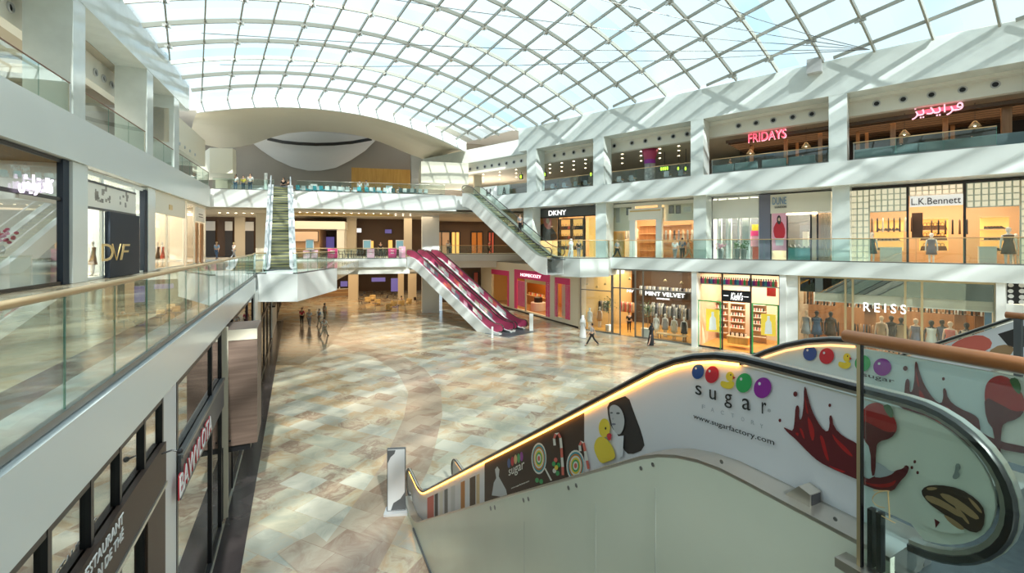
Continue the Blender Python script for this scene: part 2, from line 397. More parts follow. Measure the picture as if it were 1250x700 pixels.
# ground columns and first floor columns at the rear
def colum(u0, u1, y, z0, z1, m='white', dep=None):
    a = ony(u0, 300, y); b = ony(u1, 300, y); w = (b.x - a.x)
    cx = (a.x + b.x) / 2; cy = y + w / 2
    Fq = Fac((cx, cy), (B.d.x, B.d.y), (B.n.x, B.n.y))
    mb = MB().fbox(Fq, -w / 2, w / 2, -w / 2, w / 2, z0, z1)
    if z0 < 1: mb.fbox(Fq, -w / 2 - .03, w / 2 + .03, -w / 2 - .03, w / 2 + .03, z0, z0 + .18)
    struct(mb, 'column', M[m])
colum(513, 533.5, 52.0, 0, 11.4); colum(424, 435, 64.5, 0, 4.8, 'beige'); colum(485, 492, 66, 0, 4.8, 'beige'); colum(497, 507, 64, 0, 4.8, 'beige')
colum(422, 433, 56, 6.35, 11.2, 'beige'); colum(492, 501.5, 55, 6.35, 11.2, 'beige')
colum(262.5, 274, 56, 6.3, 11.2, 'beige'); colum(285.5, 297, 55, 6.3, 11.2, 'beige'); colum(311, 325, 48, 6.3, 11.2, 'beige')
colum(262, 275.5, 47, 12.9, 15, 'cream'); colum(578, 587, 55, 12.9, 16.3, 'creamdk')
# ================================================================== left side
LS0, LS1 = -24., LF.S(256)
m = MB().fbox(LF, LS0, LS1, 0, 12, 11.14, 12.85); m.fbox(LF, LS0, LS1, 0, .2, 12.85, 13.0)
struct(m, 'gallery_slab', M['panel'])
lb = []
for i in range(24):
    a = LS0 + (LF.S(231) - LS0) * i / 23.; p = LF.P(a, 0, 0); s_ = EU.dot(p); t_ = GU.dot(p)
    lb.append((a, max(18.6, roofz(s_, t_) + .25)))
mb = MB()
for (a0, z0), (a1, z1) in zip(lb, lb[1:]):
    mb.box8([LF.P(a0, 0, 17.84), LF.P(a1, 0, 17.84), LF.P(a1, 1.6, 17.84), LF.P(a0, 1.6, 17.84), LF.P(a0, 0, z0), LF.P(a1, 0, z1), LF.P(a1, 1.6, z1), LF.P(a0, 1.6, z0)])
struct(mb, 'roof_beam', M['slab_tile'])
for u0, u1, wid in [(90, 105, 1.55), (180, 187.5, 1.5), (213, 219, 1.5)]:
    struct(MB().fbox(LF, LF.S(u0), LF.S(u1), .02, wid, 13.0, 17.9), 'column', M['slab_tile'])
struct(MB().fbox(LF, LF.S(90) - 9.5, LF.S(90) - 8.3, .02, 1.55, 13.0, 17.9), 'column', M['slab_tile'])
struct(MB().fbox(LF, LS0, LF.S(231), 2.0, 2.5, 16.4, 17.84), 'trim_2', M['ivory'])
struct(MB().fbox(LF, LS0, LF.S(231), 1.5, 9, 17.8, 18.1), 'ceiling_left', M['soffit'])
struct(MB().fbox(LF, LS0, LS1, 9, 9.4, 12.9, 18), 'wall_left', M['lcream'])
for a in (LF.S(90) + .4, LF.S(180) + .3, LF.S(213) + .2):
    struct(MB().fbox(LF, a, a + .7, 2.5, 9, 16.9, 17.8), 'ceiling_beam', M['taupe'])
# left upper gallery's closed end: cream bulkhead turning the corner
m = MB().fbox(LF, LF.S(213), LS1 - .2, .3, 3, 14.7, 17.0)
q0 = LF.P(LS1 - .2, .3, 14.5); q1 = ony(256, 300, 42.5); q2 = ony(284, 300, 42.8); q3 = ony(288, 300, 43.6); q4 = ony(288.5, 300, 47); q5 = ony(240, 300, 47)
m.prism([Vector((q.x, q.y, 14.5)) for q in (q1, q2, q3, q4, q5)], (0, 0, 2.35))
struct(m, 'bulkhead', M['cream'])
# first floor left gallery: floor slab with white fascia, dark strips along the glass
E1 = LE.S(312)
m = MB().fbox(LE, -14, E1, 0, 12.5, 5.42, 6.13)
struct(m, 'gallery_slab', M['panel'])
struct(MB().fbox(LE, -14, E1 + 8, .18, 14, 6.13, 6.15), 'gallery_floor', M['floorgal'])
struct(MB().fbox(LE, -14, E1 + 2, .10, .55, 6.15, 6.158), 'floor_strip', M['greystone'])
struct(MB().fbox(LE, -14, E1 + 2, .55, 1.0, 6.15, 6.158), 'floor_strip', M['floorblack'])  # both strips stand in for a dark reflection along the glass base
# landing block at the foot of the left escalator
bl0 = ony(310, 300, 23.8); bl1 = ony(362, 300, 23.8)
BLK = Fac((bl0.x, bl0.y), (1, .05), (-.05, 1))
wB = (bl1.x - bl0.x)
m = MB().fbox(BLK, -.6, wB, 0, 6.2, 4.75, 6.2)
pp = [BLK.P(-.6, 0, 4.9), BLK.P(-.6, 20, 4.9), BLK.P(-12, 20, 4.9), LE.P(E1 - .5, 6, 4.9), LE.P(E1 - .5, 0.05, 4.9)]
struct(m, 'landing_block', M['white'])
mm = MB(); mm.prism([BLK.P(-.5, 5, 5.4), BLK.P(wB, 6.1, 5.4), BLK.P(-1, 23, 5.4), BLK.P(-14, 20, 5.4), BLK.P(-9, 5, 5.4)], (0, 0, .8))
struct(mm, 'landing_floor', M['floorgal'])
# closing walls well outside the picture
struct(MB().box(-40, 60, -30.5, -30, 0, 32), 'wall_behind', M['lcream'])
struct(MB().fbox(LF, LS0 - 12, LS0, -2, .2, 0, 22), 'wall_side', M['lcream'])
struct(MB().box(58, 58.5, -30, 20, 0, 30), 'wall_east', M['lcream'])
# ================================================================== glass roof
roof = sgroup('ceiling_skylight')
rg = bpy.data.materials.new('banded roof glass'); N, L = nodes(rg); N.remove(N['Principled BSDF']); out = N['Material Output']
ge = N.new('ShaderNodeNewGeometry'); dp = N.new('ShaderNodeVectorMath'); dp.operation = 'DOT_PRODUCT'; dp.inputs[1].default_value = EU
L.new(ge.outputs['Position'], dp.inputs[0])
def mth(op, a, b=None, c=None):
    n = N.new('ShaderNodeMath'); n.operation = op
    for i, x in enumerate((a, b, c)):
        if x is None: continue
        if isinstance(x, (int, float)): n.inputs[i].default_value = x
        else: L.new(x, n.inputs[i])
    return n.outputs[0]
sv = dp.outputs['Value']
f1 = mth('FRACT', mth('DIVIDE', mth('ADD', sv, 60.2), 2.5))           # place inside one row of panes
clear = mth('LESS_THAN', mth('FRACT', mth('DIVIDE', mth('ADD', sv, 61.4), 7.5)), .15)     # clear strip put in for sun streaks, every third row
milky = mth('MULTIPLY_ADD', mth('SMOOTH_MIN', mth('MULTIPLY', mth('GREATER_THAN', f1, .52), 1.), 1., .0), .17, .56)  # whitening put into the panes for pale reflections and to dim the sun
milky = mth('MULTIPLY', milky, mth('SUBTRACT', 1., mth('MULTIPLY', clear, .95)))
tr_ = N.new('ShaderNodeBsdfTransparent'); tr_.inputs['Color'].default_value = (.86, .95, .97, 1)
tl_ = N.new('ShaderNodeBsdfTranslucent'); tl_.inputs['Color'].default_value = (.41, .455, .455, 1)
mx = N.new('ShaderNodeMixShader'); L.new(milky, mx.inputs[0]); L.new(tr_.outputs[0], mx.inputs[1]); L.new(tl_.outputs[0], mx.inputs[2])
L.new(mx.outputs[0], out.inputs['Surface'])
SROW = [-.2 + 2.5 * k for k in range(-12, 18)] + [45.]
mb = MB()
for s0, s1 in zip(SROW, SROW[1:]):
    A = [RP(s0, tl(s0) + (tr(s0) - tl(s0)) * i / 40.) for i in range(41)]; Bq = [RP(s1, tl(s1) + (tr(s1) - tl(s1)) * i / 40.) for i in range(41)]
    mb.strip(A, Bq)
mb.build('glazing', rg, roof, True)
rec = [(-.038, -.22), (.038, -.22), (.038, -.02), (-.038, -.02)]
for s0 in SROW[1:-1]:
    MB().sweep([RP(s0, tl(s0) + (tr(s0) - tl(s0)) * i / 28.) for i in range(29)], [(a * 1.3, b * 1.25) for a, b in rec]).build('rib', M['rib'], roof)
TK = [31.2 - 1.8 * k for k in range(-6, 26)]
for t0 in TK:
    ss = [s for s in [SROW[0] + (45 - SROW[0]) * i / 120. for i in range(121)] if tl(s) < t0 < tr(s)]
    if len(ss) < 4: continue
    MB().sweep([RP(s, t0) for s in ss[::3] + [ss[-1]]], rec).build('purlin', M['rib'], roof)
mb = MB()
for k, t0 in enumerate(TK):
    if k % 2: continue
    for s0 in SROW[3:-1]:
        if tl(s0) + .5 < t0 < tr(s0) - .5:
            p = RP(s0, t0, -.3)
            mb.bar(p - EU * .28, p + EU * .28, .12, .12); mb.bar(p - GU * .2, p + GU * .2, .1, .16); mb.ell(p - Vector((0, 0, .12)), .06, .06, .08, 6, 4)
o = mb.build('bracket', M['steel'], roof); o['kind'] = 'stuff'
hub = RP(9.9, tr(9.9) - .6, -.5)
for du in (8, 14, 20, 26, 31):
    tgt = RP(9.9 + du * .9, max(tl(9.9 + du) + 2, 30 - du * 1.15), -.35)
    mid = (hub + tgt) / 2 - Vector((0, 0, .5))
    MB().tube([hub, hub.lerp(mid, .5) - Vector((0, 0, .1)), mid, mid.lerp(tgt, .5) - Vector((0, 0, .1)), tgt], .022, 5).build('tie_cable', M['steeldk'], roof)
MB().fbox(Fac((hub.x, hub.y), (R.d.x, R.d.y), (R.n.x, R.n.y)), -3.2, -2.4, .1, .7, hub.z - .6, hub.z + .3).build('sensor_box', M['grey'], roof)
# far arch: white fascia, beige vault behind, taupe end wall with pale concave sail
NA = 40
ar = [tl(45) - .2 + (tr(45) - tl(45) + .4) * i / NA for i in range(NA + 1)]
top = [RP(45, t, .15) for t in ar]; bot = [RP(45, t, -.95) for t in ar]
m = MB(); m.strip(top, bot); m.strip([p + EU * .35 for p in top], [p + EU * .35 for p in bot]); m.strip(top, [p + EU * .35 for p in top]); m.strip(bot, [p + EU * .35 for p in bot])
struct(m, 'arch_fascia', M['white'])
# vault soffit: from the fascia's lower edge back and down to the edge seen in the photograph
back = [(232, 170), (250, 177), (268, 181), (290, 180), (309, 176), (328, 169), (350, 163), (375, 160.5), (395, 160.5), (420, 162.5), (440, 166), (460, 172), (478, 179), (496, 187), (515, 194), (540, 196), (572, 190)]
def lerp_list(pts, n):
    o = []
    for i in range(n + 1):
        x = i / n * (len(pts) - 1); k = min(int(x), len(pts) - 2); f = x - k
        o.append((pts[k][0] * (1 - f) + pts[k + 1][0] * f, pts[k][1] * (1 - f) + pts[k + 1][1] * f))
    return o
ZB = Fac(((B.P(0, 12, 0)).x, (B.P(0, 12, 0)).y), (B.d.x, B.d.y), (B.n.x, B.n.y))
bk = [ZB.Q(u, v) for u, v in lerp_list(back, NA)]
fr_ = [p + EU * .3 for p in bot]
m = MB(); prev = fr_
for k in range(1, 7):
    f = k / 6.; row = [a.lerp(b, f) + Vector((0, 0, .5 * math.sin(PI * f))) for a, b in zip(fr_, bk)]
    m.strip(prev, row); prev = row
struct(m, 'ceiling_vault', M['cream'], True)
WBk = Fac((B.P(0, 17, 0).x, B.P(0, 17, 0).y), (B.d.x, B.d.y), (B.n.x, B.n.y))
struct(MB().fbox(WBk, -12, 40, 0, .5, 12.85, 24), 'wall_end', M['taupe'])
lo = [(300, 168), (318, 183), (336, 195), (356, 204), (376, 208.6), (392, 208.6), (410, 205), (428, 196), (446, 184), (462, 168)]
hi = [(300, 160), (318, 156), (336, 152), (356, 150), (376, 149), (392, 149), (410, 150), (428, 152), (446, 156), (462, 160)]
A = lerp_list(lo, 36); H = lerp_list(hi, 36); m = MB(); prev = None
for k in range(9):
    f = k / 8.; row = []
    for i, (a, h) in enumerate(zip(A, H)):
        bulge = .25 + 2.2 * math.sin(PI * i / 36.) * (1 - (1 - f) ** 2) * .9
        row.append(WBk.Q(a[0] * (1 - f) + h[0] * f, a[1] * (1 - f) + h[1] * f, -bulge))
    if prev: m.strip(prev, row)
    prev = row
struct(m, 'ceiling_sail', M['lgrey'], True)
sl = [(326, 169.5), (345, 173.5), (365, 175.5), (386, 176.5), (408, 176), (430, 174), (454, 169.8)]
sl = lerp_list(sl, 24)
m = MB().strip([WBk.Q(u, v - 2.0 - 1.1 * math.sin(PI * i / 24) * 0, -2.75) for i, (u, v) in enumerate(sl)], [WBk.Q(u, v + 1.9, -2.75) for u, v in sl])
m.strip([WBk.Q(u, v - 2.0, -2.75) for u, v in sl], [WBk.Q(u, v - 2.0, -2.2) for u, v in sl])
struct(m, 'ceiling_slot', M['black'])

struct(MB().fbox(B, -14, 42, 8, 30, 22.4, 22.7), 'roof_rear', M['lgrey'])
struct(MB().fbox(B, 38, 38.4, 3, 26, 0, 22.4), 'wall_end', M['taupe']); struct(MB().fbox(B, -14, -13.6, 3, 26, 0, 22.4), 'wall_end', M['taupe'])

area('rear_fill_light', B.P(22, 13, 13.3), 22, 4, 900, (1, .90, .76), B.ang()).rotation_euler = (PI, 0, -B.ang())  # unseen fill lamp added to brighten the rear end wall

area('gallery_light', LF.P(LF.S(130), 5, 17.6), 16, 4, 420, (1, .90, .74), LF.ang())  # added fill lamp, none seen there, lifts the flat upper left interior
# ================================================================== glass railings
def resample(pts, step):
    out = []
    for a, b in zip(pts, pts[1:]):
        n = max(1, round((b - a).length / step))
        out.append([a.lerp(b, i / n) for i in range(n + 1)])
    return out
def railing(pts, h, label, rm='rail_gold', rr=.035, step=1.8, gap=.012, group=None, posts=(), postm='steel', shoe=True, low=.0):
    pts = [Vector(p) for p in pts]; b0 = pts[0]
    t = thing('glass_railing', label, 'railing', b0, 0, group)
    up = Vector((0, 0, h))
    MB().tube([p + up for p in pts], rr, 10).build('handrail', M[rm], t, True, angle=60)
    for run in resample(pts, step):
        for a, b in zip(run, run[1:]):
            d = (b - a).normalized() * gap; n = Vector((d.y, -d.x, 0)).normalized() * .006
            a2 = a + d; b2 = b - d; lo = Vector((0, 0, low)); hi = Vector((0, 0, h - .02))
            mb = MB().box8([a2 - n + lo, b2 - n + lo, b2 + n + lo, a2 + n + lo, a2 - n + hi, b2 - n + hi, b2 + n + hi, a2 + n + hi])
            mb.build('glass_pane', M['glass'], t)
            MB().bar(b - d * .5 + lo, b - d * .5 + hi, .014, .014, (d.x, d.y, 0)).build('pane_edge', M['glassend'], t)
    if shoe:
        MB().sweep([p + Vector((0, 0, .03)) for p in pts], [(-.03, -.03), (.03, -.03), (.03, .04), (-.03, .04)]).build('base_shoe', M['steeldk'], t)
    for p in posts:
        p = Vector(p); MB().bar(p, p + up, .04, .04, (0, 1, 0)).build('post', M[postm], t)
    return t
# left first-floor gallery, nearest
railing([LE.P(-5, .09, 6.15), LE.P(LE.S(95) , .09, 6.15), LE.P(E1, .09, 6.15)], 1.12, 'bronze-topped glass railing along the white first-floor gallery edge at left', 'rail_gold', .035, 1.27)
# left second floor
Ls = [(LS0, LF.S(89)), (LF.S(106), LF.S(179.5)), (LF.S(188.5), LF.S(256))]
for (a, b), lb_ in zip(Ls, ('upper left glass railing before the first thick white column', 'upper left glass railing between the first and second thick white columns', 'upper left glass railing running on to the cream bulkhead')):
    railing([LF.P(a, .09, 13.0), LF.P(b, .09, 13.0)], 1.22, lb_, 'rail_dark', .03, 2.2, group=None, posts=(LF.P(b - .05, .09, 13.0),), shoe=False)
# rear second floor
railing([B.P(b2s(259), .09, 13.02), B.P(b2s(334), .09, 13.02)], 1.05, 'clear glass railing on the rear upper floor left of the green-stepped escalator', 'steel', .02, 2.)
railing([B.P(b2s(362), .09, 13.02), B.P(b2s(543), .09, 13.02)], 1.05, 'clear glass railing on the rear upper floor in front of the cafe tables', 'steel', .02, 2.)
# rear first floor
railing([B.P(b2s(357), .09, 6.35), B.P(b2s(490), .09, 6.35)], 1.08, 'gold-topped glass railing on the rear first floor before the pink posters', 'rail_gold', .035, 1.8)
railing([B.P(b2s(534, 8.6), 8.6, 6.6), B.P(b2s(652, 8.6), 8.6, 6.6)], 1.12, 'glass railing of the recessed first-floor walkway above the red escalators', 'rail_gold', .03, 1.8)
# right first floor and its bay
railing([R.P(u2s(746), .09, 6.67), R.P(30, .09, 6.67)], 1.46, 'long bronze-topped glass railing along the right first-floor shops', 'rail_gold', .03, 2.0)
def inset(p, k=.12): c = ony(708, 300, 41.); return Vector((p.x, p.y, 6.65)) + (Vector((c.x, c.y, 6.65)) - Vector((p.x, p.y, 6.65))).normalized() * k
railing([inset(p1), inset(p2), inset(p3), inset(p4)], 1.48, 'glass railing round the angular first-floor bay in front of the DKNY-lettered shop'.replace('DKNY-lettered', 'dark-fronted'), 'rail_gold', .03, 1.6)
# right second floor, bay by bay
for a, b, lb_ in [(u2s(606), u2s(642), 'upper right glass railing in the bay farthest along, beside the escalator head'), (u2s(661), u2s(723.5), 'upper right glass railing in the bay with lime green lamps'),
                  (u2s(746), u2s(842.5), 'upper right glass railing in front of the patterned column'), (u2s(868), u2s(1011), 'upper right glass railing below the red lettering'), (u2s(1041), 17.5, 'upper right glass railing below the rose Arabic sign')]:
    railing([R.P(a, .09, 12.99), R.P(b, .09, 12.99)], 1.06, lb_, 'rail_gold', .025, 2.1, posts=(R.P(a + .04, .09, 12.99),), postm='steeldk')
# landing block at the left escalator
railing([LE.P(E1, .1, 6.2), BLK.P(.0, .15, 6.2), BLK.P(.55, .15, 6.2)], 1.1, 'short glass railing on the white landing block beside the left escalator', 'rail_gold', .03, 1.0)
railing([BLK.P(1.95, .15, 6.2), BLK.P(wB - .08, .15, 6.2), BLK.P(wB - .08, 5.9, 6.2)], 1.1, 'glass railing round the right corner of the white landing block', 'rail_gold', .03, 1.4)
# ================================================================== escalators
class Esc:
    def __init__(e, label, p0, d, rise, tan=.577, W=1.42, low=.26, gd=.03, group=None, hr=.95, bl=.9, flat=1.0, deck='steel', panel='glass', hand='rubber', to_ground=False, clad='white', deep=.95, nsteps=True, rn=None, stepm='stepm', cats='escalator'):
        e.d = Vector((*d, 0)).normalized(); e.r = Vector((e.d.y, -e.d.x, 0)); e.p0 = Vector(p0); e.rise = rise; e.tan = tan; e.run = rise / tan; e.bl = bl; e.flat = flat; e.hr = hr; e.W = W; e.low = low; e.gd = gd
        t = e.t = thing('escalator', label, cats, p0, 0, group)
        # side +: right when looking up
        A = e.samples()
        for sd in (-1, 1):
            x = sd * W / 2
            e.balustrade(x, panel, hand, deck)
            up = [e.P(a, x + sd * .16, e.nose(a) + .17) for a in A]
            lo = [e.P(a, x + sd * .16, (0.0 - e.p0.z if to_ground else e.nose(a) - deep)) for a in A]
            o = [q + e.r * (sd * .04) for q in up]; o2 = [q + e.r * (sd * .04) for q in lo]
            m = MB(); m.strip(up, lo); m.strip(o, o2); m.strip(up, o); m.strip(lo, o2)
            m.poly([up[0], o[0], o2[0], lo[0]]); m.poly([up[-1], o[-1], o2[-1], lo[-1]])
            m.build('side_cladding', M[clad], t)
        if not to_ground:
            MB().strip([e.P(a, -W / 2 - .16, e.nose(a) - deep) for a in A], [e.P(a, W / 2 + .16, e.nose(a) - deep) for a in A]).build('belly_panel', M[clad], t)
        m = MB(); q = W / 2 - .06
        for a0, a1, z in ((-flat - .5, -.05, 0), (e.run + .05, e.run + flat + .5, rise)):
            m = MB(); m.box8([e.P(a0, -q, z - .06), e.P(a1, -q, z - .06), e.P(a1, q, z - .06), e.P(a0, q, z - .06), e.P(a0, -q, z + .012), e.P(a1, -q, z + .012), e.P(a1, q, z + .012), e.P(a0, q, z + .012)])
            m.build('comb_plate', M['floorplate'], t)
        q = W / 2 - .17; dx = .405; n = int(e.run / dx)
        for k in range(n + 1):
            a = k * dx; z = e.nose(a + dx / 2); z0 = z - .42
            m = MB().box8([e.P(a, -q, z0), e.P(a + dx - .01, -q, z0), e.P(a + dx - .01, q, z0), e.P(a, q, z0), e.P(a, -q, z), e.P(a + dx - .01, -q, z), e.P(a + dx - .01, q, z), e.P(a, q, z)])
            st = m.build('step', M[stepm], t)
            MB().box8([e.P(a - .004, -q, z - .03), e.P(a + .035, -q, z - .03), e.P(a + .035, q, z - .03), e.P(a - .004, q, z - .03), e.P(a - .004, -q, z + .003), e.P(a + .035, -q, z + .003), e.P(a + .035, q, z + .003), e.P(a - .004, q, z + .003)]).build('step_edge', M['stepedge'], st)
    def P(e, a, x, z): return e.p0 + e.d * a + e.r * x + Vector((0, 0, z))
    def nose(e, a):
        b, t, r = e.bl, e.tan, e.run
        if a <= -b: return 0.
        if a < b: return t * (a + b) ** 2 / (4 * b)
        if a <= r - b: return t * a
        if a < r + b: return e.rise - t * (r + b - a) ** 2 / (4 * b)
        return e.rise
    def samples(e):
        a0, a1 = -e.flat, e.run + e.flat
        n = 60
        return [a0 + (a1 - a0) * i / n for i in range(n + 1)]
    def loop(e, x, off):
        """handrail loop shrunk by off: upper run, newel ends, lower corners"""
        low = e.low; h = e.hr - off; rn = (e.hr - low) / 2; rr = rn - off; pts = []
        A = e.samples(); zc = low + rn
        ends = []
        for k in range(0, 19):   # bottom newel from lower to upper
            th = -PI / 2 + PI * k / 18
            pts.append(e.P(A[0] - rr * math.cos(th), x, zc + rr * math.sin(th)))
        pts += [e.P(a, x, e.nose(a) + h) for a in A[1:-1]]
        for k in range(0, 19):
            th = PI / 2 - PI * k / 18
            pts.append(e.P(A[-1] + rr * math.cos(th), x, e.rise + zc + rr * math.sin(th)))
        return pts
    def balustrade(e, x, panel, hand, deck):
        A = e.samples()
        up = [];
        rn = (e.hr - e.low) / 2 - .07; zc = e.low + (e.hr - e.low) / 2
        U = [e.P(A[0] - rn * math.cos(t_), x, zc + rn * math.sin(t_)) for t_ in [PI / 2 * k / 9 for k in range(9)]]
        Lw = [e.P(A[0] - rn * math.cos(t_), x, zc - rn * math.sin(t_)) for t_ in [PI / 2 * k / 9 for k in range(9)]]
        U += [e.P(a, x, e.nose(a) + e.hr - .07) for a in A]; Lw += [e.P(a, x, e.nose(a) + (.16 if 0 <= i - 2 <= len(A) - 5 else .3)) for i, a in enumerate(A)]
        U += [e.P(A[-1] + rn * math.cos(t_), x, e.rise + zc + rn * math.sin(t_)) for t_ in [PI / 2 * k / 9 for k in range(8, -1, -1)]]
        Lw += [e.P(A[-1] + rn * math.cos(t_), x, e.rise + zc - rn * math.sin(t_)) for t_ in [PI / 2 * k / 9 for k in range(8, -1, -1)]]
        m = MB(); w = e.r * .008
        m.strip([p - w for p in U], [p - w for p in Lw]); m.strip([p + w for p in U], [p + w for p in Lw])
        bp = m.build('balustrade', M[panel], e.t)
        MB().sweep(e.loop(x, .0), [(.0, -.045), (.028, -.04), (.036, 0), (.028, .04), (.0, .045), (-.012, .03), (-.012, -.03)], e.r).build('handrail', M[hand], e.t, True, angle=50)
        MB().sweep(e.loop(x, .035), [(.015, -.026), (.015, .026), (-e.gd * .5, .030), (-e.gd, .022), (-e.gd, -.022), (-e.gd * .5, -.030)], e.r).build('handrail_guide', M['steel'], e.t)
        MB().sweep([e.P(a, x, e.nose(a) + .11) for a in A], [(-.10, -.09), (.10, -.09), (.205, .045), (.205, .066), (.02, .078), (-.02, .078), (-.205, .066), (-.205, .045)]).build('deck', M[deck], e.t)
        return bp
# --- near escalator with the confectionery advertising
dA = Vector((.46, -1, 0)).normalized(); rA = Vector((-dA.y, dA.x, 0)) * -1   # rA points away to the right
rA = Vector((.9084, .4179, 0))
topc = Vector((1.58, 3.57, 0)) + dA * (-.14)       # near balustrade where the upper run begins
ZA = 5.93; TA = .62; RUN = ZA / TA
p0 = topc - dA * RUN + rA * .72; p0.z = 0
EA = Esc('escalator with confectionery advertising and amber lit near handrail, closest in view', p0, dA[:2], ZA, TA, 1.44, hr=.96, bl=.5, flat=1.42, low=.17, gd=.05, to_ground=True, clad='clad', panel='ivory')
EC = Esc('second advertising escalator rising past the wooden rail at the far right', p0 + rA * 7.5, dA[:2], ZA, TA, 1.44, hr=.96, bl=.5, flat=1.42, low=.17, gd=.05, to_ground=True, clad='clad', panel='ivory')
# --- red pair
dD = Vector((-.758, .652, 0)); rD = Vector((.652, .758, 0))
q0 = onz(612, 409.5, 0) + rD * .72
ED = []
for k, lb_ in enumerate(('left unit of the two plum red escalators, white clad side showing', 'right unit of the two plum red escalators, beside the white sensor post')):
    pq = q0 + rD * (1.84 * k) + dD * 1.1
    ED.append(Esc(lb_, (pq.x, pq.y, 0), dD[:2], 6.35, .577, 1.42, deck='white', panel='plum', clad='white', group='pair of plum red escalators'))
struct(MB().box8([*(q0 + v + Vector((0, 0, z)) for z in (0.0, .015) for v in (rD * -1.1 - dD * 1.2, rD * 2.9 - dD * 1.2, rD * 2.9 + dD * 1.6, rD * -1.1 + dD * 1.6))]), 'floor_plate', M['floorplate'])
# --- upper right, second floor down to first floor bay
dF = Vector((-.61, .79, 0)); pf = Vector((2.9, 37.6, 6.6))
EF = Esc('long white clad escalator from the right first floor bay up to the second floor', pf, dF[:2], 6.3, .577, 1.42, clad='white', deep=1.25, panel='glass', deck='steel')
# --- left
pg_ = Vector((-14.9, 29.2, 6.2))
EG = Esc('escalator with green steps rising to the upper rear floor at left', pg_, (-.45, .893), 6.7, .577, 1.5, clad='lgrey', deck='lgrey', panel='glass', hand='grey', stepm='stepm')
# --- coloured panels on the red escalators
def on_plane_patch(e, x, a0, a1, f0, f1, m, parent, name):
    """patch on a balustrade between distances a0..a1 and heights f0..f1 (0 deck, 1 rail)"""
    pts = []; n = 6
    for sgn in (-1, 1):
        U = []; Lw = []
        for i in range(n + 1):
            a = a0 + (a1 - a0) * i / n
            zl = e.nose(a) + .2; zu = e.nose(a) + e.hr - .1
            U.append(e.P(a, x + sgn * .012, zl + (zu - zl) * f1)); Lw.append(e.P(a, x + sgn * .012, zl + (zu - zl) * f0))
        pts.append((U, Lw))
    mb = MB()
    for U, Lw in pts: mb.strip(U, Lw)
    return mb.build(name, M[m], parent)
rnd = random.Random(3)
for e in ED:
    bs = [c for c in e.t.children if c.name.split('.')[0] == 'balustrade']
    for sd, bp in zip((-1, 1), bs):
        x = sd * e.W / 2
        for c0 in (1.2, 4.1, 7.2):
            for k in range(4):
                a = c0 + k * .55 + rnd.random() * .1
                f = rnd.random() * .3
                on_plane_patch(e, x, a, a + .45 + rnd.random() * .3, f, f + .5 + rnd.random() * .2, rnd.choice(['palepink', 'lgrey', 'plumdk', 'ivory', 'stripe', 'beige', 'lgrey', 'coral']), bp, 'advert_patch')
# ================================================================== advertising on the near escalator
bal = [c for c in EA.t.children if c.name.split('.')[0] == 'balustrade']     # first: near side (-), second: far side
# lateral sign: EA.r points to the right when looking up (towards the camera), i.e. to the left in the picture
def side_x(sgn_far): return (-EA.W / 2 if sgn_far else EA.W / 2)
near_first = EA.r.dot(rA) > 0
XN = (-1 if near_first else 1) * EA.W / 2; XF = -XN
bN, bF = (bal[0], bal[1]) if near_first else (bal[1], bal[0])
def plane_at(e, x):
    o = e.P(0, x, 0); return Fac((o.x, o.y), (e.d.x, e.d.y), (rA.x, rA.y))
PN = plane_at(EA, XN); PF = plane_at(EA, XF)
LAY = [0]
def ad(F, pts, m, parent, name, lay=None):
    """flat printed shape standing a hair in front of the balustrade; pts in sight-line coordinates"""
    LAY[0] += 1
    t = -.0095 - (LAY[0] % 40) * .00035 if lay is None else lay
    P3 = [F.Q(u, v, t) for u, v in pts]
    return MB().poly(P3).build(name, M[m], parent)
def cpoly(cx, cy, rx, ry, n=22, tilt=0.):
    o = []
    for k in range(n):
        a = 2 * PI * k / n; x = rx * math.cos(a); y = ry * math.sin(a)
        o.append((cx + x * math.cos(tilt) - y * math.sin(tilt), cy + x * math.sin(tilt) + y * math.cos(tilt)))
    return o
def cv(pts, ox, oy, s): return [(ox + x / s, oy + y / s) for x, y in pts]
def smooth(pts, it=2):
    for _ in range(it):
        o = []
        for i, p in enumerate(pts):
            q = pts[(i + 1) % len(pts)]
            o += [(p[0] * .75 + q[0] * .25, p[1] * .75 + q[1] * .25), (p[0] * .25 + q[0] * .75, p[1] * .25 + q[1] * .75)]
        pts = o
    return pts
c6 = lambda p: cv(p, 820, 400, 2.3333)
c5 = lambda p: cv(p, 480, 420, 2.592)
c3 = lambda p: cv(p, 640, 420, 3.89)
c8 = lambda p: cv(p, 980, 520, 3.889)
# printed ground: rows of panels following the incline (a along the run, on the near side)
def panel(e, x, a0, a1, m, parent, name='advert_panel', side=-1, f0=0., f1=1., d=.0088, skew=.0):
    U = []; Lw = []; n = 10
    rr = rA * side
    for i in range(n + 1):
        a = a0 + (a1 - a0) * i / n; zl = e.nose(a) + .165; zu = e.nose(a) + e.hr - .075
        U.append(e.P(a + skew, x, zl + (zu - zl) * f1) + rr * d); Lw.append(e.P(a - skew, x, zl + (zu - zl) * f0) + rr * d)
    return MB().strip(U, Lw).build(name, M[m], parent)
M['adgrey'] = mat('printed pale grey', (.84, .84, .88), .3); M['adblue'] = mat('printed pale blue', (.74, .83, .83), .3)
def aof(u): return (PN.P(PN.S(u), 0, 0) - EA.P(0, XN, 0)).dot(EA.d)
panel(EA, XN, -1.0, aof(592), 'adgrey', bN); panel(EA, XN, aof(592), aof(714), 'chocolate', bN); panel(EA, XN, aof(714), RUN + 1.2, 'adgrey', bN)
panel(EA, XN, aof(1053), RUN + 1.25, 'adblue', bN, d=.0091)
panel(EA, XF, -1.0, RUN + 1.25, 'adgrey', bF); panel(EA, XF, RUN - .9, RUN + 1.25, 'adblue', bF, d=.0091)
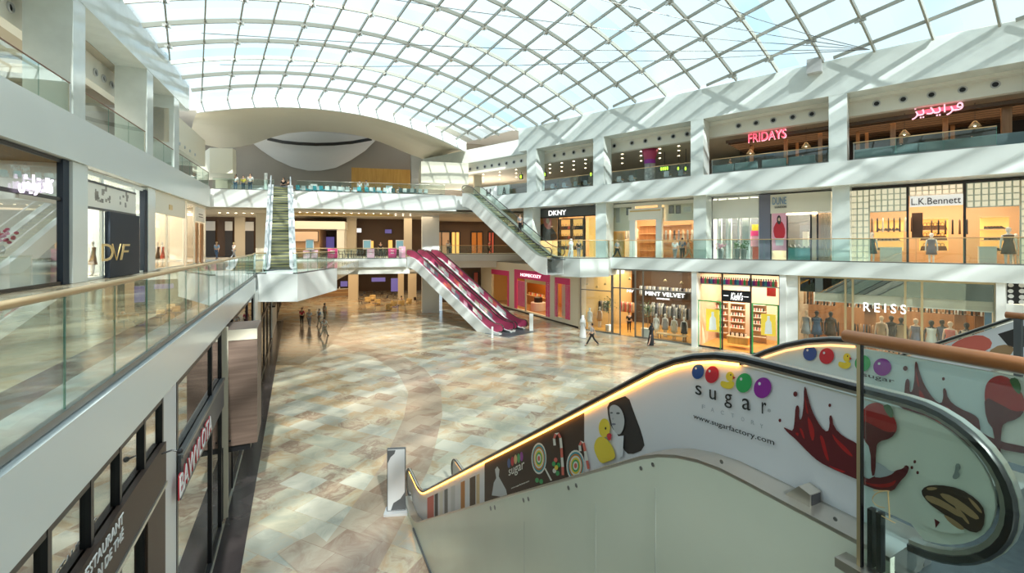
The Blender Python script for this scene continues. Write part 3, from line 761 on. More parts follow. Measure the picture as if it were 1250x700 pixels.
for u0, u1, m_ in [(522, 530, 'coral'), (531, 535, 'dark'), (537, 541, 'ivory'), (543, 547, 'dgrey'), (551, 556, 'lgrey'), (563, 568, 'orange'), (574, 581, 'brown'), (582, 586, 'gold')]:
    panel(EA, XN, aof(u0), aof(u1), m_, bN, 'advert_strip', d=.0093, f1=.8)
# printed figures
ad(PN, c5([(312, 480), (318, 440), (326, 425), (322, 398), (329, 388), (336, 398), (334, 420), (345, 440), (357, 462), (360, 478), (340, 484)]), 'lgrey', bN, 'printed_figure')
for (cx, cy, m_) in [(366, 378, 'blue'), (377, 372, 'red'), (387, 366, 'gold'), (397, 362, 'green'), (406, 357, 'purple')]:
    ad(PN, c5(cpoly(cx, cy, 5, 15)), m_, bN, 'printed_balloon')
def adtext(F, body, u0, v0, u1, v1, hpx, m, parent, shear=0., lay=-.024, spacing=1.):
    """lettering from baseline start (u0,v0) to baseline end (u1,v1), hpx tall at its start"""
    a = F.Q(u0, v0, lay); b = F.Q(u1, v1, lay); hh = (F.Q(u0, v0 - hpx, lay) - a).length
    return MB().text(body, a, b - a, (0, 0, 1), (b - a).length, hh, .002, shear=shear, squash=True, spacing=spacing).build('lettering', M[m], parent)
M['printblack'] = mat('printed black', (.02, .02, .02), .4); M['printgrey'] = mat('printed grey', (.42, .43, .46), .4)
adtext(PN, 'sugar', 621, 585, 640, 576, 11, 'ivory', bN)
adtext(PN, 'www.sugarfactory.com', 624, 598, 646, 589, 2.4, 'ivory', bN)
def spiral(cx, cy, rx, ry, sc):
    for k, m_ in enumerate(['ivory', 'teal', 'orange', 'ivory', 'yellow', 'green', 'ivory', 'coral']):
        f = 1 - k * .12
        ad(PN, sc(cpoly(cx, cy, rx * f, ry * f)), m_, bN, 'printed_lollipop')
ad(PN, c5([(478, 395), (482, 393), (503, 432), (498, 434)]), 'ivory', bN, 'printed_stick')
spiral(461, 363, 24, 50, c5); spiral(577, 386, 29, 50, c5)
def cane(pts, w, sc):
    m1 = []; m2 = []
    for i, (x, y) in enumerate(pts):
        x0, y0 = pts[max(0, i - 1)]; x1, y1 = pts[min(len(pts) - 1, i + 1)]; l = math.hypot(x1 - x0, y1 - y0) or 1
        nx, ny = -(y1 - y0) / l * w, (x1 - x0) / l * w; m1.append((x + nx, y + ny)); m2.append((x - nx, y - ny))
    for i in range(len(pts) - 1):
        ad(PN, sc([m1[i], m1[i + 1], m2[i + 1], m2[i]]), 'coral' if i % 2 else 'ivory', bN, 'printed_cane', -.024)
cane([(511, 322), (509, 300), (514, 286), (522, 284), (529, 298), (532, 330), (534, 360), (536, 390), (537, 416)], 4, c5)
cane([(592, 340), (590, 322), (595, 310), (602, 314), (607, 340), (613, 370), (618, 396)], 4, c5)
for cx, cy, m_ in [(508, 380, 'green'), (516, 392, 'yellow'), (523, 384, 'green'), (510, 402, 'ivory'), (520, 410, 'green'), (514, 368, 'coral'), (455, 432, 'green'), (468, 436, 'green')]:
    ad(PN, c5(cpoly(cx, cy, 6, 8, 10)), m_, bN, 'printed_sweet')
# portrait with a yellow bath duck
ad(PN, c3(smooth([(393, 285), (440, 262), (492, 244), (520, 325), (560, 430), (574, 500), (500, 530), (468, 500), (445, 430), (415, 400), (398, 350)], 1)), 'dark', bN, 'printed_hair')
M['printface'] = mat('printed skin grey', (.60, .59, .60), .4)
ad(PN, c3(smooth([(402, 300), (428, 286), (458, 305), (476, 350), (474, 395), (458, 432), (436, 428), (420, 400), (413, 372), (407, 345)], 2)), 'printface', bN, 'printed_face', -.025)
for cx, cy, rx, ry, m_ in [(414, 328, 7, 4, 'dgrey'), (445, 330, 9, 5, 'dgrey'), (424, 382, 11, 5, 'stripe'), (421, 356, 4, 5, 'printgrey')]:
    ad(PN, c3(cpoly(cx, cy, rx, ry, 10)), m_, bN, 'printed_feature', -.0265)
ad(PN, c3([(440, 440), (472, 436), (468, 535), (440, 545)]), 'adgrey', bN, 'printed_shirt', -.025)
ad(PN, c3(smooth([(328, 490), (345, 445), (372, 440), (400, 460), (425, 500), (434, 545), (400, 558), (365, 572), (342, 535)], 2)), 'yellow', bN, 'printed_duck', -.027)
ad(PN, c3(cpoly(380, 400, 27, 45)), 'yellow', bN, 'printed_duck', -.0272)
ad(PN, c3(smooth([(388, 432), (408, 422), (417, 440), (402, 466)], 1)), 'red', bN, 'printed_beak', -.0285)
ad(PN, c3(cpoly(386, 402, 4, 7, 8)), 'black', bN, 'printed_eye', -.0285)
# balloons, wordmark, address
def balloons(F, L_, parent, lay=-.02):
    for cx, cy, rx, ry, m_ in L_:
        ad(F, cpoly(cx, cy, rx, ry, 26, .25), m_, parent, 'printed_balloon', lay)
        ad(F, cpoly(cx - rx * .35, cy - ry * .4, rx * .16, ry * .16, 10), 'adgrey', parent, 'printed_glint', lay - .0006)
def duck(F, cx, cy, k, parent, lay=-.02):
    ad(F, [(cx + x * k, cy + y * k) for x, y in smooth([(-8, 1), (-9, 7), (-3, 11), (6, 11), (9, 4), (5, 1), (0, 3), (-3, 2)], 2)], 'yellow', parent, 'printed_duck', lay)
    ad(F, cpoly(cx + 3 * k, cy - 4 * k, 5 * k, 6 * k, 14), 'yellow', parent, 'printed_duck', lay - .0002)
    ad(F, [(cx + 6.5 * k, cy - 5 * k), (cx + 10 * k, cy - 2.5 * k), (cx + 6.5 * k, cy - .5 * k)], 'red', parent, 'printed_beak', lay - .0004)
    ad(F, cpoly(cx + 4 * k, cy - 6 * k, .9 * k, 1.2 * k, 8), 'black', parent, 'printed_eye', lay - .0006)
balloons(PN, [(852, 453.8, 7.3, 9.3, 'blue'), (869, 457.6, 8.2, 10.6, 'red'), (908, 467.8, 9.6, 12, 'green'), (930.8, 473.8, 10.6, 12.8, 'purple')], bN)
duck(PN, 888, 464, 1., bN)
adtext(PN, 's', 849, 481.5, 856.5, 483.4, 11.5, 'printblack', bN); adtext(PN, 'u', 866, 487, 874, 489, 11.5, 'printblack', bN); adtext(PN, 'g', 884.5, 497.3, 893.5, 499.5, 17, 'printblack', bN)
adtext(PN, 'a', 906, 499.5, 916, 502, 13.5, 'printblack', bN); adtext(PN, 'r', 930, 505, 935.5, 506.3, 14, 'printblack', bN); adtext(PN, '\u00ae', 937, 503, 941, 504, 4, 'printgrey', bN)
M['printpale'] = mat('printed light grey', (.50, .51, .55), .4)
for ch, u, v in zip('FACTORY', (857, 868, 880, 892.5, 905, 917, 928), (499, 502.5, 506, 509.5, 514, 518, 522.5)):
    adtext(PN, ch, u, v, u + 3.6, v + 1.1, 5, 'printpale', bN)
adtext(PN, 'www.sugarfactory.com', 846.5, 512.5, 945, 546, 7.5, 'printblack', bN)
# chocolate splash, strawberry, biscuits
SPL = [(316, 283), (332, 290), (346, 296), (350, 262), (352, 228), (358, 220), (364, 230), (362, 262), (370, 262), (376, 220), (376, 172), (382, 168), (388, 200), (400, 240), (425, 285), (444, 300), (450, 278), (448, 252), (456, 250), (462, 285), (490, 312), (528, 330), (545, 350), (545, 440), (505, 424), (455, 402), (420, 384), (392, 360), (352, 318), (330, 300)]
def splash(F, sc, parent, lay):
    ad(F, sc(smooth(SPL, 1)), 'choc2', parent, 'printed_splash', lay)
    for p in ([(385, 250), (398, 268), (408, 300), (402, 330), (392, 300)], [(420, 305), (432, 312), (440, 345), (450, 385), (438, 372), (428, 340)], [(362, 285), (372, 290), (380, 320), (372, 312)], [(455, 300), (470, 318), (500, 345), (520, 372), (495, 358), (465, 325)], [(350, 300), (362, 300), (360, 312)], [(378, 190), (383, 215), (390, 250), (382, 240)], [(440, 390), (470, 402), (500, 412), (480, 414)]):
        ad(F, sc(smooth(p, 1)), 'berry', parent, 'printed_highlight', lay - .0006)
    for cx, cy, r in [(352, 190, 6), (450, 222, 4), (308, 265, 4)]: ad(F, sc(cpoly(cx, cy, r, r * 1.3, 10)), 'choc2', parent, 'printed_drop', lay)
def berry(F, sc, parent, lay):
    ad(F, sc(smooth([(548, 225), (585, 210), (620, 235), (643, 275), (638, 305), (600, 322), (575, 326), (548, 300), (540, 260)], 2)), 'berry', parent, 'printed_berry', lay)
    ad(F, sc(smooth([(540, 262), (580, 282), (615, 300), (640, 296), (625, 316), (588, 326), (582, 345), (580, 420), (568, 425), (566, 345), (545, 318)], 1)), 'choc2', parent, 'printed_sauce', lay - .0006)
    ad(F, sc(smooth([(600, 222), (620, 218), (632, 240), (628, 262), (612, 246)], 1)), 'leaf', parent, 'printed_leaf', lay - .0006)
splash(PN, c6, bN, -.021); berry(PN, c6, bN, -.022)
cT = lambda p: cv(p, 781, 391, 2.2644)
ad(PN, cT(smooth([(608, 420), (628, 442), (652, 430), (690, 428), (706, 416), (728, 411), (734, 400), (746, 406), (738, 428), (718, 448), (700, 475), (660, 472), (608, 452)], 1)), 'choc2', bN, 'printed_splash', -.021)
ad(PN, cT(smooth([(642, 388), (668, 398), (692, 418), (706, 418), (692, 430), (655, 438), (640, 425)], 1)), 'printpale', bN, 'printed_highlight', -.0212)
ad(PN, cT(smooth([(612, 446), (650, 455), (690, 452), (712, 440), (698, 462), (655, 464)], 1)), 'berry', bN, 'printed_highlight', -.0225)
for q in ((760, 392), (768, 422), (752, 408)): ad(PN, cT(cpoly(q[0], q[1], 4, 5, 8)), 'choc2', bN, 'printed_drop', -.021)
ad(PN, cT(smooth([(872, 398), (884, 396), (888, 410), (880, 418), (886, 430), (874, 442), (862, 436), (872, 418)], 1)), 'greystone', bN, 'printed_mint', -.021)
ad(PN, c6(smooth([(700, 540), (712, 528), (760, 525), (800, 555), (845, 585), (790, 590), (730, 570)], 1)), 'ivory', bN, 'printed_cream', -.020)
ad(PN, c6(smooth([(708, 470), (722, 452), (760, 448), (820, 458), (870, 490), (893, 522), (888, 575), (860, 588), (815, 562), (760, 522), (730, 500)], 1)), 'chocolate', bN, 'printed_biscuit', -.021)
for p in ([(718, 478), (750, 482), (800, 510), (838, 540), (820, 542), (770, 512), (730, 496)], [(760, 470), (800, 480), (850, 515), (880, 545), (862, 548), (815, 515), (775, 490)], [(770, 530), (805, 548), (838, 575), (822, 578), (790, 556)], [(722, 458), (745, 454), (760, 460), (735, 466)], [(800, 500), (830, 528), (850, 560), (842, 560), (818, 530)], [(840, 480), (866, 500), (886, 528), (880, 530), (858, 508)]):
    ad(PN, c6(smooth(p, 1)), 'tan', bN, 'printed_biscuit', -.0225)
ad(PN, c6([(748, 545), (764, 555), (752, 572)]), 'choc2', bN, 'printed_chip', -.0225)
balloons(PF, [(988.5, 431.5, 8.2, 9.2, 'blue'), (1009, 435, 9, 9.8, 'red'), (1053, 443.8, 9.6, 10, 'green'), (1077, 448.5, 11, 10.6, 'purple')], bF)
duck(PF, 1031, 440.5, .9, bF)
cF = lambda p: [(1116 + (x - 375) * .475, 442 + (y - 170) * .40) for x, y in p]
splash(PF, cF, bF, -.021)
cG = lambda p: [(1226 + (x - 590) * .50, 472 + (y - 240) * .52) for x, y in p]
berry(PF, cG, bF, -.022)
ad(PF, smooth([(1185, 520), (1215, 538), (1262, 548), (1262, 556), (1215, 548), (1188, 530)], 1), 'choc2', bF, 'printed_splash', -.021)
adtext(PF, 'sugar', 1053, 461, 1092, 470, 5, 'printblack', bF)
# amber light line under the near handrail, fainter one on the far side
for x, bq, sgn in ((XN, bN, -1), (XF, bF, -1)):
    A = [a for a in EA.samples() if a < RUN + .55]
    MB().sweep([EA.P(a, x, EA.nose(a) + EA.hr - .062) + rA * (sgn * .024) for a in A], [(-.009, -.010), (.009, -.010), (.009, .010), (-.009, .010)]).build('light_strip', M['led'] if x == XN else M['ledsoft'], bq, label='amber light strip')
# sensor box and bolts on the near cladding
sb = EA.P(aof(995) , XN, EA.nose(aof(995)) + .165) + rA * -.08
FB = Fac((sb.x, sb.y), (EA.d.x, EA.d.y), (rA.x, rA.y))
m = MB(); m.prism([FB.P(-.12, -.05, sb.z), FB.P(.05, -.05, sb.z), FB.P(.05, -.05, sb.z + .09), FB.P(-.02, -.05, sb.z + .11)], rA * .11)
bx = m.build('sensor_housing', M['steel'], EA.t)
MB().poly([FB.P(.052, -.04, sb.z + .02), FB.P(.052, .05, sb.z + .02), FB.P(.052, .05, sb.z + .085), FB.P(.052, -.04, sb.z + .085)]).build('sensor_lens', M['black'], bx)
PC = plane_at(EA, XN + (-1 if near_first else 1) * .2)
for u, v in [(782.5, 572), (797, 567.5), (881, 564), (1020, 634), (694, 596), (703.5, 593), (639, 611), (645, 609.5), (599, 621), (604, 620)]:
    c = PC.Q(u, v, -.002); k = c.y * .0045
    mb = MB(); mb.prism([c + EA.d * (math.cos(2 * PI * i / 12) * k) + Vector((0, 0, math.sin(2 * PI * i / 12) * k)) for i in range(12)], rA * -.004); mb.build('bolt', M['steeldk'], EA.t)
for u in (727, 800, 640):
    a = aof(u); MB().fbox(PC, PC.S(u) - .0015, PC.S(u) + .0015, -.002, .0, 0.02, EA.nose(a) + .02).build('panel_joint', M['greystone'], EA.t)
MB().fbox(PC, PC.S(505) , PC.S(1045), -.03, .0, 0, .06).build('plinth_strip', M['dgrey'], EA.t)
# adverts on the far right escalator
XN2 = XN; PCn = plane_at(EC, XN)
bC = [c for c in EC.t.children if c.name.split('.')[0] == 'balustrade'][0 if near_first else 1]
panel(EC, XN, 2, RUN + 1.2, 'adgrey', bC)
ad(PCn, smooth([(1158, 424), (1172, 414), (1196, 408), (1212, 416), (1208, 428), (1180, 434)], 1), 'coral', bC, 'printed_hand', -.012)
ad(PCn, smooth([(1205, 430), (1222, 420), (1240, 424), (1232, 436), (1212, 438)], 1), 'tan', bC, 'printed_food', -.012)
ad(PCn, [(1218, 408), (1250, 398), (1250, 424), (1232, 424)], 'dark', bC, 'printed_panel', -.012)
# ================================================================== wooden-topped railing beside the near escalator
PR = Fac((topc.x - rA.x * .30, topc.y - rA.y * .30), (EA.d.x, EA.d.y), (rA.x, rA.y))
sp = PR.S(1048.5); zr = PR.Z(1048.5, 413); zb = PR.Z(1048, 690)
t = thing('wooden_topped_railing', 'polished wooden handrail over clear glass with slim metal post, right of near escalator panel', 'railing', PR.P(sp, 0, zb))
e0 = PR.Q(1030, 411); e1 = PR.P(sp + 2.2, 0, zr)
MB().tube([PR.P(PR.S(1031), 0, zr + .0), PR.P(PR.S(1033), 0, zr), e1], .034, 16, rad=[.9, 1, 1]).build('handrail', M['rail_wood'], t, True, angle=60)
MB().fbox(PR, sp - .006, sp + .012, -.010, .010, zb, zr - .03).build('post', M['brass'], t)
MB().fbox(PR, sp + .012, sp + .017, -.012, .012, zb, zr - .03).build('glass_clamp', M['black'], t)
MB().fbox(PR, sp + .03, sp + 2.2, -.006, .006, zb + .02, zr - .05).build('glass_pane', M['glass'], t)
for q in (.022, .062): MB().fbox(PR, sp + q, sp + q + .022, .03, .07, zb, zb + .30).build('dark_profile', M['black'], t)
MB().fbox(PR, sp - .09, sp + 2.2, -.05, .05, zb - .05, zb).build('base_rail', M['steel'], t)
g = MB(); 
def arcp(cx, cy, rx, ry, a0, a1, n=14): return [(cx + rx * math.cos(a0 + (a1 - a0) * i / n), cy + ry * math.sin(a0 + (a1 - a0) * i / n)) for i in range(n + 1)]
def tubepx(F, pts, t=-.012):
    return [F.Q(u, v, t) for u, v in pts]
g.tube(tubepx(PR, arcp(1083, 610, 18, 10.5, PI * 1.5, PI * .55)), .0022, 6); g.bar(PR.Q(1084, 599.5, -.012), PR.Q(1086, 633, -.012), .007, .003); g.bar(PR.Q(1076, 630, -.012), PR.Q(1093, 639, -.012), .004, .003); g.bar(PR.Q(1066, 599, -.012), PR.Q(1086, 600, -.012), .004, .003)
g.build('etched_emblem', M['gold'], t, label='gold emblem on the glass')
# floor plate in front of the near escalator head, and the little plate sign standing there
lf = [EA.P(RUN + .3, XN + (-1 if near_first else 1) * .6, ZA - .02), EA.P(RUN + 6, XN + (-1 if near_first else 1) * .6, ZA - .02), EA.P(RUN + 6, XN - (-1 if near_first else 1) * 6, ZA - .02), EA.P(RUN + .3, XN - (-1 if near_first else 1) * 6, ZA - .02)]
lf = [Vector(p) for p in lf]
lf0 = [PR.P(sp - .06, -.06, ZA - .3), PR.P(sp + 7, -.06, ZA - .3), PR.P(sp + 7, 9, ZA - .3), PR.P(sp - .06, 9, ZA - .3)]
struct(MB().prism([PR.P(sp - .06, -.06, ZA - .6), PR.P(sp + 6, -.06, ZA - .6), PR.P(sp + 6, .35, ZA - .6), PR.P(sp - .06, .35, ZA - .6)], (0, 0, .55)), 'landing_edge', M['steeldk'])
struct(MB().prism([EA.P(RUN + .4, XN, ZA - .4), EA.P(RUN + 6.5, XN, ZA - .4), EA.P(RUN + 6.5, XF * 9, ZA - .4), EA.P(RUN + .4, XF * 9, ZA - .4)], (0, 0, .4)), 'landing_floor', M['floorplate'])
c = onz(1130, 690, 5.95)
t = thing('plate_sign', 'small dark plate with grey edge standing at the foot of the glass below the emblem', 'sign', c)
FS = Fac((c.x, c.y), (rA.x, rA.y), (-dA.x, -dA.y))
MB().fbox(FS, -.045, .045, -.006, .006, 5.95, 6.04).build('frame', M['steel'], t); MB().fbox(FS, -.036, .036, -.009, -.006, 5.955, 6.032).build('face_plate', M['dgrey'], t)
# second wooden rail with square post at the far right
c = ony(1243, 300, 5.2)
FQ = Fac((c.x, c.y), (EA.d.x, EA.d.y), (rA.x, rA.y))
t = thing('wooden_topped_railing', 'wooden handrail end on a dark square post beside the second advertising escalator', 'railing', (c.x, c.y, 5.93))
zt = FQ.Z(1243, 386)
MB().tube([FQ.P(FQ.S(1228), 0, zt), FQ.P(FQ.S(1228) + 3, 0, zt)], .038, 14).build('handrail', M['rail_wood'], t, True, angle=60)
MB().fbox(FQ, -.03, .03, -.03, .03, 5.93, zt - .03).build('post', M['dgrey'], t)
MB().fbox(FQ, .05, 3, -.006, .006, 6.0, zt - .05).build('glass_pane', M['glass'], t)
# ================================================================== props built once and copied
class Proto:
    def __init__(s, make): s.make = make; s.o = None
    def put(s, loc, rz=0., label=None, group=None, swap=None, scale=None):
        if s.o is None:
            s.o = s.make(); s.first = True
            r = s.o; r.location = loc; r.rotation_euler = (0, 0, rz)
            if scale: r.scale = (scale,) * 3
            if label: r['label'] = label
            if group: r['group'] = group
            def rec(o):
                for c in o.children:
                    b = c.name.split('.')[0]
                    if swap and b in swap: c.data.materials[0] = swap[b]
                    rec(c)
            rec(r)
            if swap and 'self' in swap and r.type == 'MESH': r.data.materials[0] = swap['self']
            return r
        return dup(s.o, loc, rz, label, group, swap, scale or (1. if s.o.scale[0] != 1 else None))
def mk_nozzle():
    t = thing('air_nozzle', 'x', 'air nozzle')           # faces -Y
    n = 18
    def ring(r0, y0, r1, y1, m, nm):
        mb = MB(); A = [(r0 * math.cos(2 * PI * i / n), y0, r0 * math.sin(2 * PI * i / n)) for i in range(n + 1)]; Bq = [(r1 * math.cos(2 * PI * i / n), y1, r1 * math.sin(2 * PI * i / n)) for i in range(n + 1)]
        mb.strip(A, Bq); return mb, m, nm
    mb = MB()
    P = [(.21, 0), (.21, -.05), (.185, -.075), (.15, -.06), (.13, .0)]
    for (r0, y0), (r1, y1) in zip(P, P[1:]): mb.strip([(r0 * math.cos(2 * PI * i / n), y0, r0 * math.sin(2 * PI * i / n)) for i in range(n + 1)], [(r1 * math.cos(2 * PI * i / n), y1, r1 * math.sin(2 * PI * i / n)) for i in range(n + 1)])
    mb.build('ring', M['grey'], t, True)
    mb = MB(); mb.poly([(.135 * math.cos(2 * PI * i / n), -.012, .135 * math.sin(2 * PI * i / n)) for i in range(n)]); mb.build('throat', M['black'], t)
    return t
def mk_down():
    t = thing('downlight', 'x', 'ceiling lamp')
    MB().lathe([(.10, 0), (.10, -.02), (.075, -.02)], n=12).build('rim', M['white'], t); MB().lathe([(.074, -.021), (.07, -.026)], n=12).build('lamp', M['lampw'], t); return t
def mk_garment():
    mb = MB(); prof = [(-.0, .0, .02), (-.06, .10, .035), (-.10, .20, .05), (-.35, .17, .05), (-.7, .21, .055), (-.95, .25, .06)]
    vs = []; n = 10
    for z, rx, ry in prof: vs += [(max(rx, .02) * math.cos(2 * PI * q / n), ry * math.sin(2 * PI * q / n) * (1 + .2 * math.cos(4 * PI * q / n)), z) for q in range(n)]
    fs = [(i * n + q, i * n + (q + 1) % n, (i + 1) * n + (q + 1) % n, (i + 1) * n + q) for i in range(len(prof) - 1) for q in range(n)]
    mb.add(vs, fs + [tuple(range(n)), tuple((len(prof) - 1) * n + q for q in range(n))])
    o = mb.build('garment', M['clothgrey'], None, True); o.location = (0, 0, 0)
    tag(o, 'x', 'garment'); return o
def mk_bag():
    t = thing('handbag', 'x', 'handbag')
    MB().add([(-.16, -.06, 0), (.16, -.06, 0), (.16, .06, 0), (-.16, .06, 0), (-.12, -.035, .2), (.12, -.035, .2), (.12, .035, .2), (-.12, .035, .2)], [(3, 2, 1, 0), (4, 5, 6, 7), (0, 1, 5, 4), (1, 2, 6, 5), (2, 3, 7, 6), (3, 0, 4, 7)]).build('body', M['brown'], t)
    MB().tube([(-.07, 0, .2), (-.06, 0, .3), (0, 0, .34), (.06, 0, .3), (.07, 0, .2)], .01, 6).build('strap', M['dark'], t); return t
def mk_shoe():
    mb = MB(); mb.add([(-.04, -.12, 0), (.04, -.12, 0), (.04, .12, .0), (-.04, .12, .0), (-.035, -.11, .03), (.035, -.11, .03), (.035, .1, .13), (-.035, .1, .13)], [(3, 2, 1, 0), (4, 5, 6, 7), (0, 1, 5, 4), (1, 2, 6, 5), (2, 3, 7, 6), (3, 0, 4, 7)])
    o = mb.build('shoe', M['dark'], None); o.location = (0, 0, 0); tag(o, 'x', 'shoe'); return o
def mk_bottle():
    t = thing('bottle', 'x', 'bottle')
    MB().lathe([(.035, 0), (.035, .11), (.015, .14), (.015, .15)], n=8).build('body', M['clothwhite'], t); MB().lathe([(.018, .15), (.018, .18)], n=8).build('cap', M['dgrey'], t); return t
def mk_chair():
    t = thing('cafe_chair', 'x', 'chair')
    MB().box(-.21, .21, -.21, .21, .42, .47).build('seat', M['teal'], t); MB().add([(-.21, .17, .47), (.21, .17, .47), (.21, .21, .47), (-.21, .21, .47), (-.19, .25, .86), (.19, .25, .86), (.19, .28, .86), (-.19, .28, .86)], [(3, 2, 1, 0), (4, 5, 6, 7), (0, 1, 5, 4), (1, 2, 6, 5), (2, 3, 7, 6), (3, 0, 4, 7)]).build('backrest', M['teal'], t)
    for x in (-.18, .18):
        for y in (-.18, .18): MB().tube([(x, y, .42), (x * 1.08, y * 1.08, 0)], .016, 6).build('leg', M['dark'], t)
    return t
def mk_table():
    t = thing('cafe_table', 'x', 'table')
    MB().lathe([(.38, .71), (.40, .72), (.40, .74), (.38, .75)], n=18).build('tabletop', M['clothwhite'], t); MB().lathe([(.03, .02), (.03, .71)], n=8).build('pedestal', M['steeldk'], t); MB().lathe([(.24, 0), (.22, .02), (.04, .03)], n=14).build('base', M['steeldk'], t); return t
def mk_armchair():
    t = thing('tub_armchair', 'x', 'armchair')
    MB().lathe([(.33, .12), (.36, .2), (.36, .40), (.32, .43)], n=16).build('seat', M['straw'], t, True)
    mb = MB(); n = 14; prof = [(.36, .12), (.40, .3), (.42, .72), (.38, .76), (.33, .70), (.32, .42)]
    vs = []
    for i in range(n + 1):
        a = -.15 * PI + 1.3 * PI * i / n
        vs.append([(r * math.cos(a), r * math.sin(a), z) for r, z in prof])
    for i in range(n): mb.strip(vs[i], vs[i + 1])
    mb.poly(vs[0]); mb.poly(vs[-1])
    mb.build('backrest', M['straw'], t, True, angle=60)
    for x in (-.22, .22):
        for y in (-.22, .22): MB().tube([(x, y, .14), (x * 1.1, y * 1.1, 0)], .02, 6).build('leg', M['dark'], t)
    return t
def mk_pendant():
    t = thing('pendant_lamp', 'x', 'ceiling lamp')
    MB().tube([(0, 0, 0), (0, 0, .9)], .008, 5).build('cord', M['black'], t); MB().lathe([(.03, .02), (.05, .0), (.16, -.16), (.15, -.17), (.04, -.02)], n=14).build('lamp_shade', M['brass'], t, True); MB().ell((0, 0, -.1), .05, .05, .06, 8, 6).build('bulb', M['lampw'], t); return t
def mk_plant():
    t = thing('potted_tree', 'x', 'plant'); r = random.Random(5)
    MB().lathe([(.16, 0), (.2, .35), (.18, .36)], n=14).build('pot', M['clothwhite'], t)
    MB().tube([(0, 0, .3), (.03, .01, .9), (0, .03, 1.4)], .025, 6).build('stem', M['tan'], t)
    mb = MB()
    for k in range(160):
        c = Vector((r.gauss(0, .2), r.gauss(0, .2), 1.55 + r.gauss(0, .22))); d = Vector((r.uniform(-1, 1), r.uniform(-1, 1), r.uniform(-.5, 1))).normalized(); s = d.cross(Vector((0, 0, 1))).normalized() * .035
        mb.poly([c, c + d * .07 + s, c + d * .15, c + d * .07 - s])
    mb.build('foliage', M['leaf'], t); return t
def mk_mannequin():
    t = thing('mannequin', 'x', 'mannequin')
    # one continuous body surface, front towards -Y
    MB().lathe([(.17, 0), (.17, .015), (.02, .02)], n=16).build('base', M['steel'], t)
    mb = MB(); n = 12
    def col(path): mb.sweep([p for p, _ in path], [(math.cos(2 * PI * q / n), math.sin(2 * PI * q / n)) for q in range(n)], (0, 1, 0), False, [r for _, r in path])
    for s in (-1, 1):
        col([((s * .08, -.06, .02), .03), ((s * .08, 0, .08), .035), ((s * .085, 0, .45), .055), ((s * .09, 0, .85), .085)])
        col([((s * .17, 0, 1.40), .05), ((s * .23, .02, 1.15), .04), ((s * .25, -.03, .9), .03), ((s * .25, -.06, .76), .028)])
    mb.lathe([(.05, .80), (.15, .85), (.16, .95), (.12, 1.12), (.15, 1.30), (.17, 1.42), (.06, 1.48), (.05, 1.54), (.085, 1.60), (.095, 1.68), (.07, 1.75), (.01, 1.78)], n=14, sx=1.05, sy=.72)
    mb.build('body', M['clothwhite'], t, True)
    MB().lathe([(.24, .55), (.20, .75), (.175, .95), (.135, 1.12), (.165, 1.30), (.175, 1.41), (.09, 1.46)], n=16, sx=1.06, sy=.76).build('dress', M['clothblack'], t, True); return t
def mk_rack():
    t = thing('clothes_rail', 'x', 'clothes rack')
    for x in (-.7, .7):
        MB().tube([(x, 0, 0), (x, 0, 1.5)], .015, 6).build('upright', M['steel'], t); MB().box(x - .02, x + .02, -.25, .25, 0, .03).build('foot', M['steel'], t)
    MB().tube([(-.7, 0, 1.5), (.7, 0, 1.5)], .015, 6).build('rail', M['steel'], t); return t
PR_ = dict(nozzle=Proto(mk_nozzle), down=Proto(mk_down), garment=Proto(mk_garment), bag=Proto(mk_bag), shoe=Proto(mk_shoe), bottle=Proto(mk_bottle), chair=Proto(mk_chair), table=Proto(mk_table),
           arm=Proto(mk_armchair), pend=Proto(mk_pendant), plant=Proto(mk_plant), man=Proto(mk_mannequin), rack=Proto(mk_rack))
def put(k, *a, **kw): return PR_[k].put(*a, **kw)
def shell(F, s0, s1, t0, dep, z0, z1, wall, floor='woodlight', ceil='ivory', power=0., col=(1, .82, .6), back=None, sides=True):
    z0 += .005
    if sides:
        struct(MB().fbox(F, s0, s0 + .08, t0, t0 + dep, z0, z1), 'wall_shop', M[wall]); struct(MB().fbox(F, s1 - .08, s1, t0, t0 + dep, z0, z1), 'wall_shop', M[wall])
    struct(MB().fbox(F, s0, s1, t0 + dep, t0 + dep + .1, z0, z1), 'wall_shop', M[back or wall])
    struct(MB().fbox(F, s0, s1, t0 + .05, t0 + dep, z0, z0 + .02), 'floor_shop', M[floor])
    struct(MB().fbox(F, s0, s1, t0 + .05, t0 + dep, z1 - .1, z1), 'ceiling_shop', M[ceil])
    if power:
        area('shop_light', F.P((s0 + s1) / 2, t0 + dep * .45, z1 - .15), abs(s1 - s0) * .8, dep * .7, power, col, F.ang())
